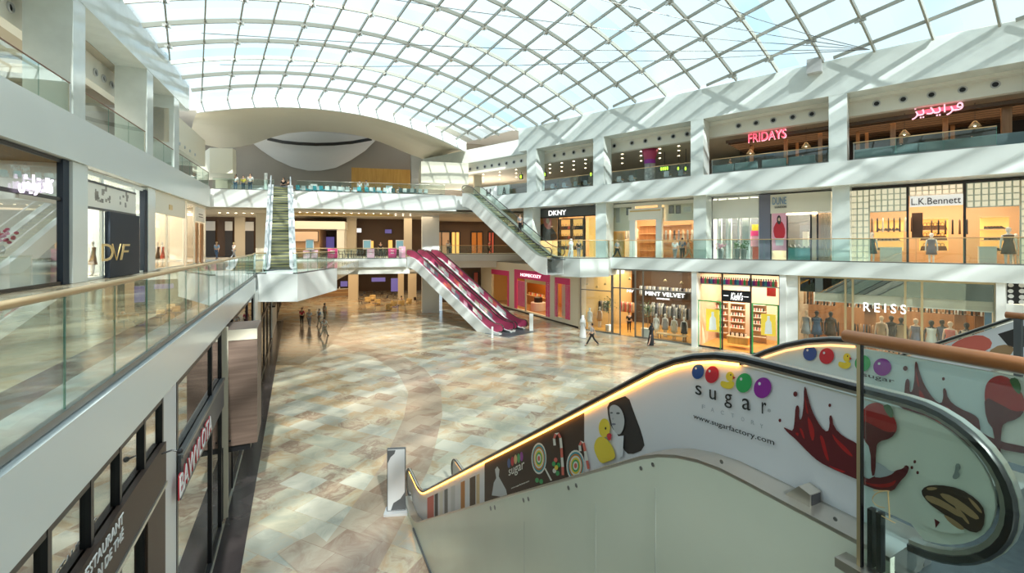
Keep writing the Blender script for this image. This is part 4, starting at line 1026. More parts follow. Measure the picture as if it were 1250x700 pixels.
def front(F, label, s0, s1, t0, z0, z1, mull=(), fm='dgrey', transom=None, fw=.08, door=None, gm='shopglass', base=.12, name='shopfront'):
    """glazed shopfront: frame, panes between mullions, optional transom and open doorway (index of pane)"""
    c = F.P((s0 + s1) / 2, t0, z0); t = thing(name, label, 'shopfront', c)
    xs = [s0] + list(mull) + [s1]; m = MB()
    for x in xs: m.fbox(F, x - fw / 2, x + fw / 2, t0 - .05, t0 + .05, z0, z1)
    m.fbox(F, s0, s1, t0 - .045, t0 + .045, z1 - fw, z1)
    if transom: m.fbox(F, s0, s1, t0 - .045, t0 + .045, transom - fw / 2, transom + fw / 2)
    for i, (a, b) in enumerate(zip(xs, xs[1:])):
        if i != door: m.fbox(F, a, b, t0 - .05, t0 + .05, z0, z0 + base)
    m.build('frame', M[fm], t)
    for i, (a, b) in enumerate(zip(xs, xs[1:])):
        if i == door:
            if transom: MB().fbox(F, a + .03, b - .03, t0 - .006, t0 + .006, transom, z1 - fw).build('glass_pane', M[gm], t)
            continue
        MB().fbox(F, a + .03, b - .03, t0 - .006, t0 + .006, z0 + base * .5, z1 - fw).build('glass_pane', M[gm], t)
    return t
def board(F, t, u0, u1, zt0, zt1, tt, m, parent=None, name='sign_board', th=.06):
    return MB().fbox(F, F.S(u0, tt), F.S(u1, tt), tt - th, tt, zt0, zt1).build(name, M[m], parent)
def sign(F, body, u0, u1, z, h, tt, m, parent, depth=.05, align='L', **k):
    a = F.P(F.S(u0, tt), tt, z); b = F.P(F.S(u1, tt), tt, z)
    return MB().text(body, a, b - a, (0, 0, 1), (b - a).length, h, depth, squash=True, **k).build('lettering', M[m], parent)
def grp_garments(F, sc, tt, z, n, w, cols, grp, rz=None, lab='garment'):
    for i in range(n):
        c = cols[i % len(cols)]
        put('garment', F.P(sc - w / 2 + w * i / max(1, n - 1), tt, z), (F.ang() if rz is None else rz) + PI / 2, f'{lab[0]} {c[1]} garment hanging {lab[1]}' if isinstance(lab, tuple) else lab, grp, {'self': M[c[0]]})
BWG = [('clothgrey', 'grey'), ('clothwhite', 'white'), ('clothblack', 'black'), ('stripe', 'dark blue grey'), ('beige', 'beige')]
# ================================================================== air nozzles in the bands under the roof beams
def nozz(F, us, tt, z, rz, lab):
    for i, u in enumerate(us):
        put('nozzle', F.P(F.S(u, tt), tt, z), rz, lab, lab.split(' in ')[0] + ' ' + lab.split(' in ')[1])
rzR = R.ang() + PI * 0
zN = 16.72
rzR = math.atan2(-R.n.y, -R.n.x) + PI / 2
for us, lab in [((565, 574, 583, 592, 600.5, 609.5, 618.5, 627.5, 636.5), 'round air nozzle in the row left of the farthest column'), ((677, 688.5, 700.5, 712.5), 'round air nozzle in the row above the lime green lamps'),
                ((750, 771.5, 788, 805, 822, 839), 'round air nozzle in the row above the patterned column'), ((901.6, 923, 944, 967.6, 991), 'round air nozzle in the row above the red lettering'), ((1070, 1102.5, 1137, 1175, 1215, 1262), 'round air nozzle in the row above the rose Arabic sign')]:
    nozz(R, us, 1.99, zN, rzR, lab)
rzL = math.atan2(-LF.n.y, -LF.n.x) + PI / 2
nozz(LF, (-12, 12, 33), 1.99, 17.0, rzL, 'round air nozzle in the upper left band before the first column'); nozz(LF, (116, 126, 136, 145), 1.99, 17.0, rzL, 'round air nozzle in the upper left band between the columns')
for i in range(5): put('nozzle', LF.P(LF.S(219 + i * 6.), .29, 15.1), rzL, 'small round air nozzle in the cream bulkhead band', 'air nozzles of the cream bulkhead', None, .6)
# ================================================================== right first floor shops
T1 = 2.0; Z0, Z1 = 6.5, 11.42
def RS(u, t=T1): return R.S(u, t)
# dark-fronted shop
s0, s1 = RS(645), RS(733)
shell(R, s0, s1, T1 + .1, 6, Z0, Z1, 'lcream', 'woodlight', 'ivory', 420, (1, .78, .5), 'amberwall')
t = front(R, 'black shopfront with white lettering, woman poster and lit bag shelves beside the bay', s0, s1, T1, Z0, Z1, [RS(681.5), RS(713.5)], 'black', 10.55, .12)
board(R, t, 648, 727, 10.58, 11.42, T1 - .02, 'dgrey', t); sign(R, 'DKNY', 670, 691, 10.72, .48, T1 - .085, 'litwhite', t)
pt = board(R, t, 654, 680.5, R.Z(670, 294, T1 + .2), R.Z(670, 263, T1 + .2), T1 + .25, 'orange', t, 'poster', .03)
F_ = lambda pts, m, n, tt: MB().poly([R.Q(u, v, tt) for u, v in pts]).build(n, M[m], pt)
F_(smooth([(655, 292), (657, 278), (663, 272), (672, 276), (680, 286), (680, 294), (655, 294)], 1), 'dark', 'printed_coat', T1 + .212); F_(smooth([(663, 265), (668, 263), (673, 266), (674, 278), (669, 281), (664, 276)], 2), 'coral', 'printed_hair', T1 + .208); F_(cpoly(668.5, 270, 2, 3.4, 12), 'peach', 'printed_face', T1 + .204)
sh = thing('display_shelves', 'dark shelving with lit bags behind the black shopfront', 'shelves', R.P(RS(697), T1 + 1.2, Z0))
a, b = RS(682.5, T1 + 1.2), RS(712.5, T1 + 1.2)
MB().fbox(R, a, b, T1 + 1.5, T1 + 1.55, Z0, 10.4).build('back', M['litamber'], sh)
for x in (a, (a + b) / 2, b): MB().fbox(R, x - .06, x + .06, T1 + 1.1, T1 + 1.5, Z0, 10.4).build('upright', M['dark'], sh)
for z in (7.3, 8.3, 9.3, 10.35): MB().fbox(R, a, b, T1 + 1.1, T1 + 1.5, z, z + .07).build('shelf', M['dark'], sh)
for z in (7.37, 8.37, 9.37):
    for k in range(6): put('bag', R.P(a + .35 + (b - a - .7) * k / 5, T1 + 1.3, z), R.ang(), 'small dark handbag on the lit shelves behind the black shopfront', 'handbags on the lit shelves', {'body': M[['brown', 'dark', 'coral', 'tan'][k % 4]]}, 1.5)
MB().fbox(R, RS(715), RS(723), T1 + .6, T1 + .7, Z0, 10.4).build('lit_panel', M['litamber'], t)
# beige shop with framed pictures
s0, s1 = RS(733), RS(854)
shell(R, s0, s1, T1 + .1, 6, Z0, Z1, 'lcream', 'woodlight', 'ivory', 520, (1, .8, .55), 'tan')
t = front(R, 'cream shopfront with white pilastered doorway between picture-hung side windows', s0, s1, T1, Z0, Z1, [RS(773.5), RS(805.5)], 'ivory', None, .3, 1)
for u0, u1 in ((770, 777), (802, 809)): MB().fbox(R, RS(u0), RS(u1), T1 - .25, T1 + .1, Z0, 10.3).build('pilaster', M['white'], t)
MB().fbox(R, RS(769), RS(810), T1 - .3, T1 + .1, 9.9, 10.9).build('lintel', M['ivory'], t); MB().fbox(R, RS(771), RS(808), T1 - .32, T1 - .3, 10.62, 10.74).build('gold_line', M['gold'], t)
MB().fbox(R, RS(740), RS(770), T1 + .3, T1 + .36, 9.0, Z1).build('header_panel', M['lcream'], t); MB().fbox(R, RS(809), RS(846), T1 + .3, T1 + .36, 9.75, Z1).build('header_panel', M['lcream'], t)
for u0, u1, v0, v1, m_ in [(742, 749, 253, 265, 'lgrey'), (749.5, 756, 251, 273, 'grey'), (763, 769, 254, 263, 'stripe'), (815, 821, 251, 261, 'stripe'), (823.5, 829.5, 251, 261, 'stripe'), (832, 843, 252, 260, 'lgrey')]:
    za, zb_ = R.Z(u0, v1, T1 + .25), R.Z(u0, v0, T1 + .25)
    pf_ = MB().fbox(R, RS(u0), RS(u1), T1 + .22, T1 + .3, za, zb_).build('picture_frame', M['ivory' if m_ != 'stripe' else 'dgrey'], t); MB().fbox(R, RS(u0) + .08, RS(u1) - .08, T1 + .215, T1 + .22, za + .08, zb_ - .08).build('picture', M[m_], pf_)
MB().fbox(R, RS(741), RS(759), T1 + .5, T1 + .6, Z0, 9.0).build('display_panel', M['woodorange'], t)
sh = thing('display_shelves', 'brown shelving seen through the white pilastered doorway', 'shelves', R.P(RS(790), T1 + 4.5, Z0)); a, b = RS(778, T1 + 4.5), RS(842, T1 + 4.5)
MB().fbox(R, a, b, T1 + 5, T1 + 5.1, Z0, 9.6).build('back', M['wood'], sh)
for z in (7.2, 8.0, 8.8, 9.6): MB().fbox(R, a, b, T1 + 4.5, T1 + 5, z, z + .06).build('shelf', M['tan'], sh)
grp_garments(R, RS(764), T1 + 1., 8.3, 5, 1.2, BWG, 'garments in the cream shopfront window', None, ('small', 'on the left side of the cream shopfront window'))
grp_garments(R, RS(825), T1 + 1.6, 8.1, 9, 3., BWG, 'garments right of the pilastered doorway', None, ('', 'right of the white pilastered doorway'))
# white shop with slim pillars and the slate pilaster
s0, s1 = RS(854), RS(927)
shell(R, s0, s1, T1 + .1, 5, Z0, Z1, 'ivory', 'ivory', 'white', 420, (1, .92, .82), 'dgrey')
t = front(R, 'white shopfront of slim pillars under a plain pale header', s0, s1, T1, Z0, Z1, [RS(u) for u in (876.5, 888, 902, 915)], 'white', None, .1)
MB().fbox(R, RS(870), RS(926.5), T1 - .12, T1 + .02, 9.75, 11.2).build('header', M['ivory'], t)
for u0, u1 in ((874, 879), (885, 891), (899, 901), (905, 914)): MB().fbox(R, RS(u0), RS(u1), T1 + .25, T1 + .55, Z0, 9.8).build('pillar', M['white'], t)
MB().fbox(R, RS(863), RS(871), T1 - .1, T1, Z0, Z1).build('side_panel', M['stripe'], t)
struct(MB().fbox(R, RS(927), RS(940.5), T1 - .1, T1 + 5, Z0, Z1), 'wall_pilaster', M['stripe'])
dsp = thing('window_display', 'pink and yellow display stand in the right window of the white pillared shopfront', 'display', R.P(RS(920), T1 + .7, Z0))
for z0, z1, w, m_ in [(0, 1.1, .5, 'coral'), (1.1, 1.9, .8, 'palepink'), (1.9, 2.3, .95, 'pink'), (2.3, 2.8, .6, 'yellow')]:
    MB().fbox(R, RS(920) - w / 2, RS(920) + w / 2, T1 + .75, T1 + 1.15, Z0 + z0 + .03, Z0 + z1).build('tier', M[m_], dsp)
rr = random.Random(2)
for u in (880, 900, 908):
    pl = thing('flower_pot', {880: 'pot of pink flowers outside the left pillar of the white shopfront', 900: 'pot of green leaves at the middle pillars of the white shopfront', 908: 'pot of green leaves beside the pink and yellow display stand'}[u], 'plant', R.P(RS(u, .7), .7, Z0 + .02)); c = R.P(RS(u, .7), .7, Z0 + .02)
    MB().lathe([(.14, 0), (.2, .95), (.18, .96)], c, 12).build('pot', M['greystone'], pl); mb = MB()
    for k in range(30):
        p = c + Vector((rr.gauss(0, .14), rr.gauss(0, .14), 1.2 + rr.gauss(0, .14))); mb.ell(p, .06, .06, .05, 6, 4)
    mb.build('blossom' if u == 880 else 'foliage', M['palepink' if u == 880 else 'leaf'], pl)
# shop with woman-in-red poster
s0, s1 = RS(940.5), RS(1026)
shell(R, s0, s1, T1 + .1, 5, Z0, Z1, 'ivory', 'woodlight', 'ivory', 380, (1, .85, .7), 'dgrey')
t = front(R, 'cream headed shopfront with woman in red poster and pink curtain', s0, s1, T1, Z0, Z1, [RS(961), RS(990), RS(998)], 'dark', None, .1)
MB().fbox(R, RS(941), RS(1015), T1 - .15, T1 + .02, 10.0, 11.35).build('header', M['lcream'], t); MB().fbox(R, RS(960), RS(998), T1 - .1, T1 - .05, 9.86, 9.96).build('light_line', M['lampw'], t)
sign(R, 'DUNE', 943, 960, 10.62, .52, T1 - .2, 'clothblue', t); sign(R, 'LONDON', 946, 960, 10.36, .16, T1 - .2, 'dgrey', t)
pt = board(R, t, 942.5, 960, R.Z(950, 306, T1 - .1), R.Z(950, 255, T1 - .1), T1 - .08, 'palepink', t, 'poster', .04)
def on_poster(pts, m, n, k): return MB().poly([R.Q(u, v, T1 - .125 - k * .003) for u, v in pts]).build(n, M[m], pt)
on_poster(smooth([(943.5, 280), (947, 272), (951, 269), (956, 272), (959, 282), (957, 292), (946, 292)], 1), 'red', 'printed_dress', 1); on_poster(smooth([(948, 266), (951, 262), (953.5, 266), (953, 274), (949, 274)], 2), 'dark', 'printed_hair', 2); on_poster(cpoly(951, 268, 1.3, 2.3, 10), 'peach', 'printed_face', 3); on_poster([(946, 291), (957, 291), (956, 300), (947, 300)], 'lgrey', 'printed_skirt', 2)
board(R, t, 991, 997, Z0, 9.9, T1 + .3, 'peach', t, 'column', .3)
mb = MB(); a, b = RS(999, T1 + .4), RS(1015, T1 + .4); n = 40
cur = [R.P(a + (b - a) * i / n, T1 + .4 + .05 * math.sin(i * 1.3), Z0 + .03) for i in range(n + 1)]; mb.strip(cur, [p + Vector((0, 0, 3.4)) for p in cur]); mb.build('curtain', M['peach'], t, True)
o = thing('glass_counter', 'long low teal glass counter inside the woman in red poster shop', 'counter', R.P(RS(985), T1 + .9, Z0)); MB().fbox(R, RS(963, T1 + .9), RS(1012, T1 + .9), T1 + .7, T1 + 1.3, Z0 + .03, 7.5).build('body', M['teal'], o); MB().fbox(R, RS(962, T1 + .9), RS(1013, T1 + .9), T1 + .65, T1 + 1.35, 7.5, 7.56).build('top', M['glassend'], o)
o = thing('display_stand', 'white display stand on the teal counter', 'display', R.P(RS(984), T1 + 1, 7.56)); MB().fbox(R, RS(980, T1 + 1), RS(987, T1 + 1), T1 + .9, T1 + 1.1, 7.56, 8.7).build('panel', M['ivory'], o); MB().fbox(R, RS(979, T1 + 1), RS(988, T1 + 1), T1 + .85, T1 + 1.15, 7.56, 7.6).build('base', M['ivory'], o)
for k in range(9): put('shoe', R.P(RS(965 + k * 5.4, T1 + 1), T1 + 1., 7.565), R.ang() + .4, 'dark shoe on the teal glass counter', 'shoes on the teal counter', None, 1.6)
# amber lit shop with lattice panels
s0, s1 = RS(1026), RS(1300)
shell(R, s0, s1, T1 + .1, 7, Z0, Z1, 'amberwall', 'peach', 'ivory', 430, (1, .82, .60), 'amberwall')
t = front(R, 'amber lit shopfront with white lattice panels and a pale name board', s0, s1, T1, Z0, Z1, [RS(1108), RS(1177.5)], 'dark', None, .12, 1)
def lattice(u0, u1, z0, z1, nu, nz):
    m = MB(); a, b = RS(u0), RS(u1)
    m.fbox(R, a, b, T1 + .12, T1 + .15, z0, z1); bd = m.build('lattice_panel', M['glowlattice'], t); m = MB()
    for i in range(nu + 1):
        x = a + (b - a) * i / nu; m.fbox(R, x - .035, x + .035, T1 + .06, T1 + .12, z0, z1)
    for j in range(nz + 1):
        z = z0 + (z1 - z0) * j / nz; m.fbox(R, a, b, T1 + .07, T1 + .12, z - .03, z + .03)
    m.build('lattice_frame', M['lcream'], bd)
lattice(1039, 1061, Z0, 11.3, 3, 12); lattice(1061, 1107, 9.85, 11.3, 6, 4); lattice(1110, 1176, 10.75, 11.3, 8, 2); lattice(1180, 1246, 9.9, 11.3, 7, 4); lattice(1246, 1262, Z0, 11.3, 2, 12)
board(R, t, 1110.5, 1175.5, 10.05, 10.7, T1 - .05, 'glowboard', t); sign(R, 'L.K.Bennett', 1112.5, 1173, 10.16, .40, T1 - .12, 'dark', t)
for u, z in ((1085, 8.1), (1140, 8.1), (1215, 8.1)):
    sh = thing('display_shelves', {1085: 'amber lit wall shelves left of the name board, holding shoes', 1140: 'amber lit wall shelves under the name board', 1215: 'amber lit wall shelves right of the name board'}[u], 'shelves', R.P(RS(u, T1 + 5), T1 + 5, Z0)); a, b = RS(u - 18, T1 + 5), RS(u + 18, T1 + 5)
    MB().fbox(R, a, b, T1 + 5.4, T1 + 5.45, 7.3, 9.5).build('lit_back', M['litamber'], sh)
    for zz in (7.3, 8.0, 8.7, 9.5): MB().fbox(R, a, b, T1 + 4.9, T1 + 5.4, zz, zz + .06).build('shelf', M['woodlight'], sh)
    for zz in (7.36, 8.06, 8.76):
        for k in range(6): put('shoe' if u != 1140 else 'bag', R.P(a + .3 + (b - a - .6) * k / 5, T1 + 5.15, zz), R.ang() + .5, ('dark shoe' if u != 1140 else 'dark handbag') + ' on the amber shelves ' + {1085: 'left of', 1140: 'under', 1215: 'right of'}[u] + ' the name board', 'goods on amber shelves ' + str({1085: 'left', 1140: 'middle', 1215: 'right'}[u]), None, 1.5)
for u0, u1, tt, zt, lb_ in [(1074, 1101, 2.8, 7.55, 'white display block left of the name board shop doorway'), (1195, 1217, 2.8, 7.6, 'white display block in the right window of the amber shop')]:
    o = thing('display_plinth', lb_, 'plinth', R.P(RS(u0, tt), tt, Z0)); MB().fbox(R, RS(u0, tt), RS(u1, tt), tt, tt + .7, Z0 + .03, zt).build('body', M['white'], o, bevel=.02); MB().fbox(R, RS(u0, tt) - .02, RS(u1, tt) + .02, tt - .02, tt + .72, zt, zt + .05).build('top', M['ivory'], o)
grp_garments(R, RS(1088, 4), 4., 8.6, 8, 2., [('brown', 'dark brown'), ('clothblack', 'black'), ('ivory', 'cream'), ('brown', 'dark brown')], 'garments behind the left display block', None, ('', 'behind the left white display block'))
grp_garments(R, RS(1158, 5), 4.6, 8.4, 6, 1.6, [('brown', 'dark brown'), ('clothblack', 'black')], 'garments in the middle of the amber shop', None, ('', 'in the middle of the amber shop'))
for u, tt, sc, m_, lb_ in [(1064, 2.7, 1.15, 'clothblack', 'mannequin in a short black dress by the left lattice panel'), (1137, 3.6, 1.1, 'stripe', 'mannequin in a patterned dress under the name board'), (1231, 2.8, 1.25, 'brown', 'mannequin in a dark brown dress in the right window of the amber shop'), (1255, 2.9, 1.2, 'clothblack', 'mannequin in black at the far right edge of the amber shop'), (1240, 4.2, 1.05, 'peach', 'mannequin in peach behind the one in dark brown')]:
    put('man', R.P(RS(u, tt), tt, Z0 + .03), R.ang(), lb_, 'mannequins of the amber shop', {'dress': M[m_]}, sc)
pt = MB().fbox(R, RS(1113, 4), RS(1126.5, 4), 4, 4.06, R.Z(1120, 291, 4), R.Z(1120, 260, 4)).build('fashion_poster', M['chocolate']); tag(pt, 'dark fashion poster hanging under the left end of the name board', 'poster')
# ================================================================== right ground floor shops
TG = .5; ZG = 5.7
def GS(u, t=TG): return R.S(u, t)
# glazed clothes shop, with its part under the bay
s0, s1 = GS(748), GS(845)
shell(R, GS(706), s1, TG + .1, 7, 0, ZG, 'creamdk', 'woodorange', 'creamdk', 560, (1, .84, .64), 'brown')
t = front(R, 'tall grey framed glass front of the clothes shop with white name lettering', s0, s1, TG, 0, ZG, [GS(757), GS(775.5), GS(785)], 'steeldk', 4.05, .1, 1)
board(R, t, 785, 843, 3.45, 4.0, TG + .3, 'brown', t); sign(R, 'MINT VELVET', 788, 836, 3.62, .32, TG - .08, 'litwhite', t); sign(R, 'LONDON', 802, 817, 3.36, .12, TG - .08, 'litwhite', t)
sign(R, 'MV', 765.5, 773.5, 3.75, .22, TG - .08, 'litwhite', t)
t2 = front(R, 'tall glass corner of the clothes shop under the white bay', GS(709), s0 - .1, TG - .02, 0, 5.2, [], 'steeldk', 3.7, .08)
for u, tt, m_, lb_ in [(720, 1.4, 'clothwhite', 'mannequin in white in the corner window under the bay'), (801, 1.8, 'clothwhite', 'mannequin in white right of the doorway of the clothes shop'), (812, 2.3, 'clothgrey', 'mannequin in grey in the middle of the clothes shop window'), (823, 1.7, 'beige', 'mannequin in beige in the clothes shop window'), (835, 1.6, 'clothblack', 'mannequin in black next to the slim white column'), (732, 2.6, 'tan', 'mannequin in tan behind the one in white under the bay')]:
    put('man', R.P(GS(u, tt), tt, .03), R.ang(), lb_, 'mannequins of the grey framed clothes shop', {'dress': M[m_]}, 1.08)
for u, tt, k in [(735, 3.2, 8), (766, 4, 9), (795, 3.4, 9), (814.5, 3.6, 9), (833, 3.2, 9), (804, 5.2, 8), (829, 5.2, 8)]:
    nm = {735: 'under the bay', 766: 'beyond the open doorway', 795: 'right of the doorway', 814.5: 'behind the grey mannequin', 833: 'beside the slim white column', 804: 'at the back left', 829: 'at the back right'}[u]
    put('rack', R.P(GS(u, tt), tt, .03), R.ang(), f'clothes rail {nm} of the clothes shop', 'clothes rails of the clothes shop')
    grp_garments(R, GS(u, tt), tt, 1.5, k, 1.2, BWG if u != 766 else [('coral', 'salmon'), ('peach', 'peach'), ('tan', 'tan')], f'garments {nm} of the clothes shop', None, ('', f'on the rail {nm}, clothes shop'))
for u, nm in ((790, 'at the left'), (806, 'left of the middle'), (822, 'right of the middle'), (838, 'at the right')):
    t_ = thing('wall_rail', f'high hanging rail on the clothes shop back wall, {nm}', 'clothes rack', R.P(GS(u, 6.2), 6.2, 2.9)); MB().tube([R.P(GS(u, 6.2) - .8, 6.2, 2.92), R.P(GS(u, 6.2) + .8, 6.2, 2.92)], .02, 6).build('rail', M['steel'], t_); m = MB()
    for q in (-.7, .7): m.fbox(R, GS(u, 6.2) + q - .02, GS(u, 6.2) + q + .02, 6.18, 7.5, 2.9, 2.94)
    m.build('bracket', M['steel'], t_)
    grp_garments(R, GS(u, 6.2), 6.2, 2.9, 9, 1.4, BWG, f'garments high on the back wall {nm} of the clothes shop', None, ('', f'high on the clothes shop back wall, {nm}'))
put('plant', R.P(GS(743, 1.5), 1.5, .03), 0, 'tall potted tree beside the glass corner under the bay', 'potted trees of the clothes shop', None, 1.5); put('plant', R.P(GS(791, 2.0), 2.0, .03), 1, 'tall potted tree right of the clothes shop doorway', 'potted trees of the clothes shop', None, 1.45)
o = thing('display_plinth', 'white block at the foot of the window right of the clothes shop doorway', 'plinth', R.P(GS(789, 1), 1, 0)); MB().fbox(R, GS(784.5, 1), GS(793.5, 1), .8, 1.3, .03, .72).build('body', M['white'], o, bevel=.01); MB().fbox(R, GS(784, 1), GS(794, 1), .78, 1.32, .72, .76).build('top', M['ivory'], o)
o = thing('display_table', 'low wooden table with folded clothes in the clothes shop window', 'table', R.P(GS(820, 1.2), 1.2, 0)); MB().fbox(R, GS(803, 1.2), GS(838, 1.2), .9, 1.5, .45, .52).build('tabletop', M['woodlight'], o)
for u in (805, 836):
    for tt in (.95, 1.45): MB().fbox(R, GS(u, 1.2) - .03, GS(u, 1.2) + .03, tt - .03, tt + .03, .03, .45).build('leg', M['wood'], o)
for k, (u, z) in enumerate(((717, 4.2), (729, 4.0), (739, 4.3), (769, 4.9), (812, 4.9), (832, 4.8))): put('pend', R.P(GS(u, 1.6), 1.6, z), 0, ['pendant lamp nearest the corner under the bay', 'pendant lamp in the middle under the bay', 'pendant lamp beside the glass corner post', 'pendant lamp over the clothes shop doorway', 'pendant lamp above the name lettering', 'pendant lamp near the slim white column'][k], 'pendant lamps of the clothes shop')
# cosmetics shop with green framed windows
s0, s1 = GS(851), GS(952)
shell(R, s0, s1, TG + .1, 6, 0, ZG, 'peach', 'woodorange', 'ivory', 330, (1, .84, .66), 'lcream')
t = front(R, 'cosmetics shopfront with black script sign, green window frames and yellow posters', s0, s1, TG, 0, ZG, [GS(881.7), GS(916.5)], 'dark', None, .1, 1)
for u0, u1, v in ((852, 880.5, 366), (918, 951, 370)):
    z = R.Z(u0, v, TG); m = MB()
    a, b = GS(u0), GS(u1)
    for q in ((a, a + .09, 0.05, z), (b - .09, b, .05, z), (a, b, z - .09, z)): m.fbox(R, q[0], q[1], TG - .08, TG - .05, q[2], q[3])
    m.build('green_frame', M['green'], t)
zb_ = R.Z(900, 369, TG - .1)
board(R, t, 882, 916, zb_, R.Z(900, 355, TG - .1), TG - .08, 'black', t); sign(R, "Kiehl's", 892, 907, zb_ + .14, .55, TG - .16, 'litwhite', t, shear=.35); MB().fbox(R, GS(884), GS(890), TG - .17, TG - .145, zb_ + .4, zb_ + .44).build('sign_dash', M['litwhite'], t); MB().fbox(R, GS(908.5), GS(914.5), TG - .17, TG - .145, zb_ + .4, zb_ + .44).build('sign_dash', M['litwhite'], t)
for u0, u1, v0, v1 in ((862, 878, 377, 404), (929, 947, 383, 409)):
    tt = TG + .25; p = board(R, t, u0, u1, R.Z(u0, v1, tt), R.Z(u0, v0, tt), tt, 'glowyellow', t, 'poster', .02); uc = (u0 + u1) / 2
    MB().poly([R.Q(uc + x, v1 - 1 + y, tt - .026) for x, y in [(-4.5, 0), (4.5, 0), (3.6, -14), (1.5, -17), (1.5, -22), (-1.5, -22), (-1.5, -17), (-3.6, -14)]]).build('printed_bottle', M['glowboard'], p)
jar = thing('jar_shelf', 'high shelf of many coloured jars along the top of the cosmetics shop', 'shelf', R.P(GS(900, TG + .6), TG + .6, 5.0)); a, b = GS(853, TG + .6), GS(951, TG + .6)
MB().fbox(R, a, b, TG + .5, TG + .8, 4.72, 4.8).build('board', M['ivory'], jar)
for k in range(34): put('bottle', R.P(a + .2 + (b - a - .4) * k / 33., TG + .62, 4.8), 0, 'coloured jar on the high shelf at the top of the cosmetics shop', 'jars on the high shelf', {'body': M[['purple', 'pink', 'green', 'coral', 'blue', 'teal'][(k * 7) % 6]]}, 2.9)
for u, lb_ in ((878, 'left'), (899, 'middle'), (925, 'right')):
    sh = thing('product_shelves', f'tall shelves of white bottles at the {lb_} back of the cosmetics shop' if lb_ != 'middle' else 'tall shelves of white bottles seen through the cosmetics doorway', 'shelves', R.P(GS(u, 4.5), 4.5, 0)); a, b = GS(u - 9, 4.5), GS(u + 9, 4.5)
    MB().fbox(R, a, b, 4.9, 4.95, 0.03, 3.1).build('back', M['tan'], sh)
    for z in (.5, 1.0, 1.5, 2.0, 2.5, 3.0): MB().fbox(R, a, b, 4.5, 4.9, z, z + .04).build('shelf', M['ivory'], sh)
    for z in (1.04, 1.54, 2.04, 2.54):
        for k in range(9): put('bottle', R.P(a + .15 + (b - a - .3) * k / 8., 4.65, z), 0, f'small bottle on the {lb_} product shelves of the cosmetics shop', f'bottles on the {lb_} cosmetics shelves', {'body': M[['clothwhite', 'dark', 'clothwhite', 'coral'][(k + int(z * 2)) % 4]]}, 1.6)
o = thing('product_table', 'orange wooden table of goods inside the cosmetics doorway', 'table', R.P(GS(900, 1.8), 1.8, 0)); MB().fbox(R, GS(889, 1.8), GS(914, 1.8), 1.5, 2.3, .35, .85).build('body', M['woodorange'], o); MB().fbox(R, GS(888, 1.8), GS(915, 1.8), 1.45, 2.35, .85, .9).build('top', M['woodlight'], o)
for k in range(8): put('bottle', R.P(GS(892 + k * 2.7, 1.9), 1.85, .9), 0, 'bottle standing on the orange table of the cosmetics shop', 'bottles on the orange table', {'body': M[['dark', 'clothwhite'][k % 2]]}, 1.7)
pf_ = MB().fbox(R, GS(936, 2), GS(947, 2), 2, 2.06, R.Z(940, 362, 2), R.Z(940, 350, 2)).build('framed_picture', M['berry']); tag(pf_, 'framed red and purple picture hanging right of the script sign', 'picture')
# tall glazed fashion shop
s0, s1 = GS(960), GS(1216)
shell(R, s0, s1, TG + .1, 8, 0, ZG, 'creamdk', 'wood', 'dark', 520, (1, .80, .56), 'wood')
t = front(R, 'tall fashion shopfront with dark upper glass, beige band and white spaced lettering', s0, s1, TG, 0, ZG, [GS(u) for u in (974, 1032, 1041, 1105, 1125.5)], 'brass', None, .11)
zb0, zb1 = R.Z(1100, 373, TG + .25), R.Z(1100, 365, TG + .25)
MB().fbox(R, GS(994), GS(1213), TG + .12, TG + .35, zb0, zb1 + .12).build('band', M['beige'], t); MB().fbox(R, GS(994), GS(1213), TG + .1, TG + .37, zb0 - .06, zb0).build('band_edge', M['ivory'], t)
MB().fbox(R, GS(975), GS(1213), TG + .5, TG + .6, zb1 + .1, ZG - .1).build('upper_panel', M['black'], t); MB().fbox(R, GS(976), GS(1213), TG + .10, TG + .112, zb1 + .12, ZG - .1).build('upper_glass', M['reflglass'], t)
MB().fbox(R, GS(961), GS(974), TG - .06, TG + .02, 0, ZG).build('side_panel', M['white'], t); MB().fbox(R, GS(1203), GS(1212), TG + .4, TG + .45, .1, zb0).build('lilac_panel', M['clothblue'], t)
sign(R, 'REISS', 1054, 1106, R.Z(1080, 382, TG - .1), R.Z(1080, 371, TG - .1) - R.Z(1080, 382, TG - .1), TG - .08, 'litwhite', t, spacing=1.5)
for k, (u, tt, m_, lb_) in enumerate([(984, 1.5, 'clothgrey', 'mannequin in grey near the white side panel of the fashion shop'), (997, 1.6, 'denim', 'mannequin in dark blue in the left window of the fashion shop'), (1014, 1.8, 'brown', 'mannequin in brown in the left window of the fashion shop'), (1076, 1.6, 'tan', 'mannequin in tan coat under the spaced lettering'), (1088, 2.1, 'clothblack', 'mannequin in black under the spaced lettering'), (1100, 1.6, 'tan', 'mannequin in tan next to the brass mullion pair'), (1118, 1.6, 'stripe', 'mannequin in blue grey between the brass mullions'), (1137, 1.4, 'ivory', 'mannequin in cream right of the brass mullions'), (1150, 2.1, 'denim', 'mannequin in dark blue right of the one in cream'), (1160, 1.5, 'coral', 'mannequin in salmon in the right window of the fashion shop'), (1180, 1.6, 'beige', 'mannequin in beige near the lilac panel')]):
    put('man', R.P(GS(u, tt), tt, 1.0), R.ang() + .3 * (k % 3 - 1), lb_, 'mannequins of the fashion shop', {'dress': M[m_], 'body': M['dark' if k % 3 else 'peach']}, 1.3)
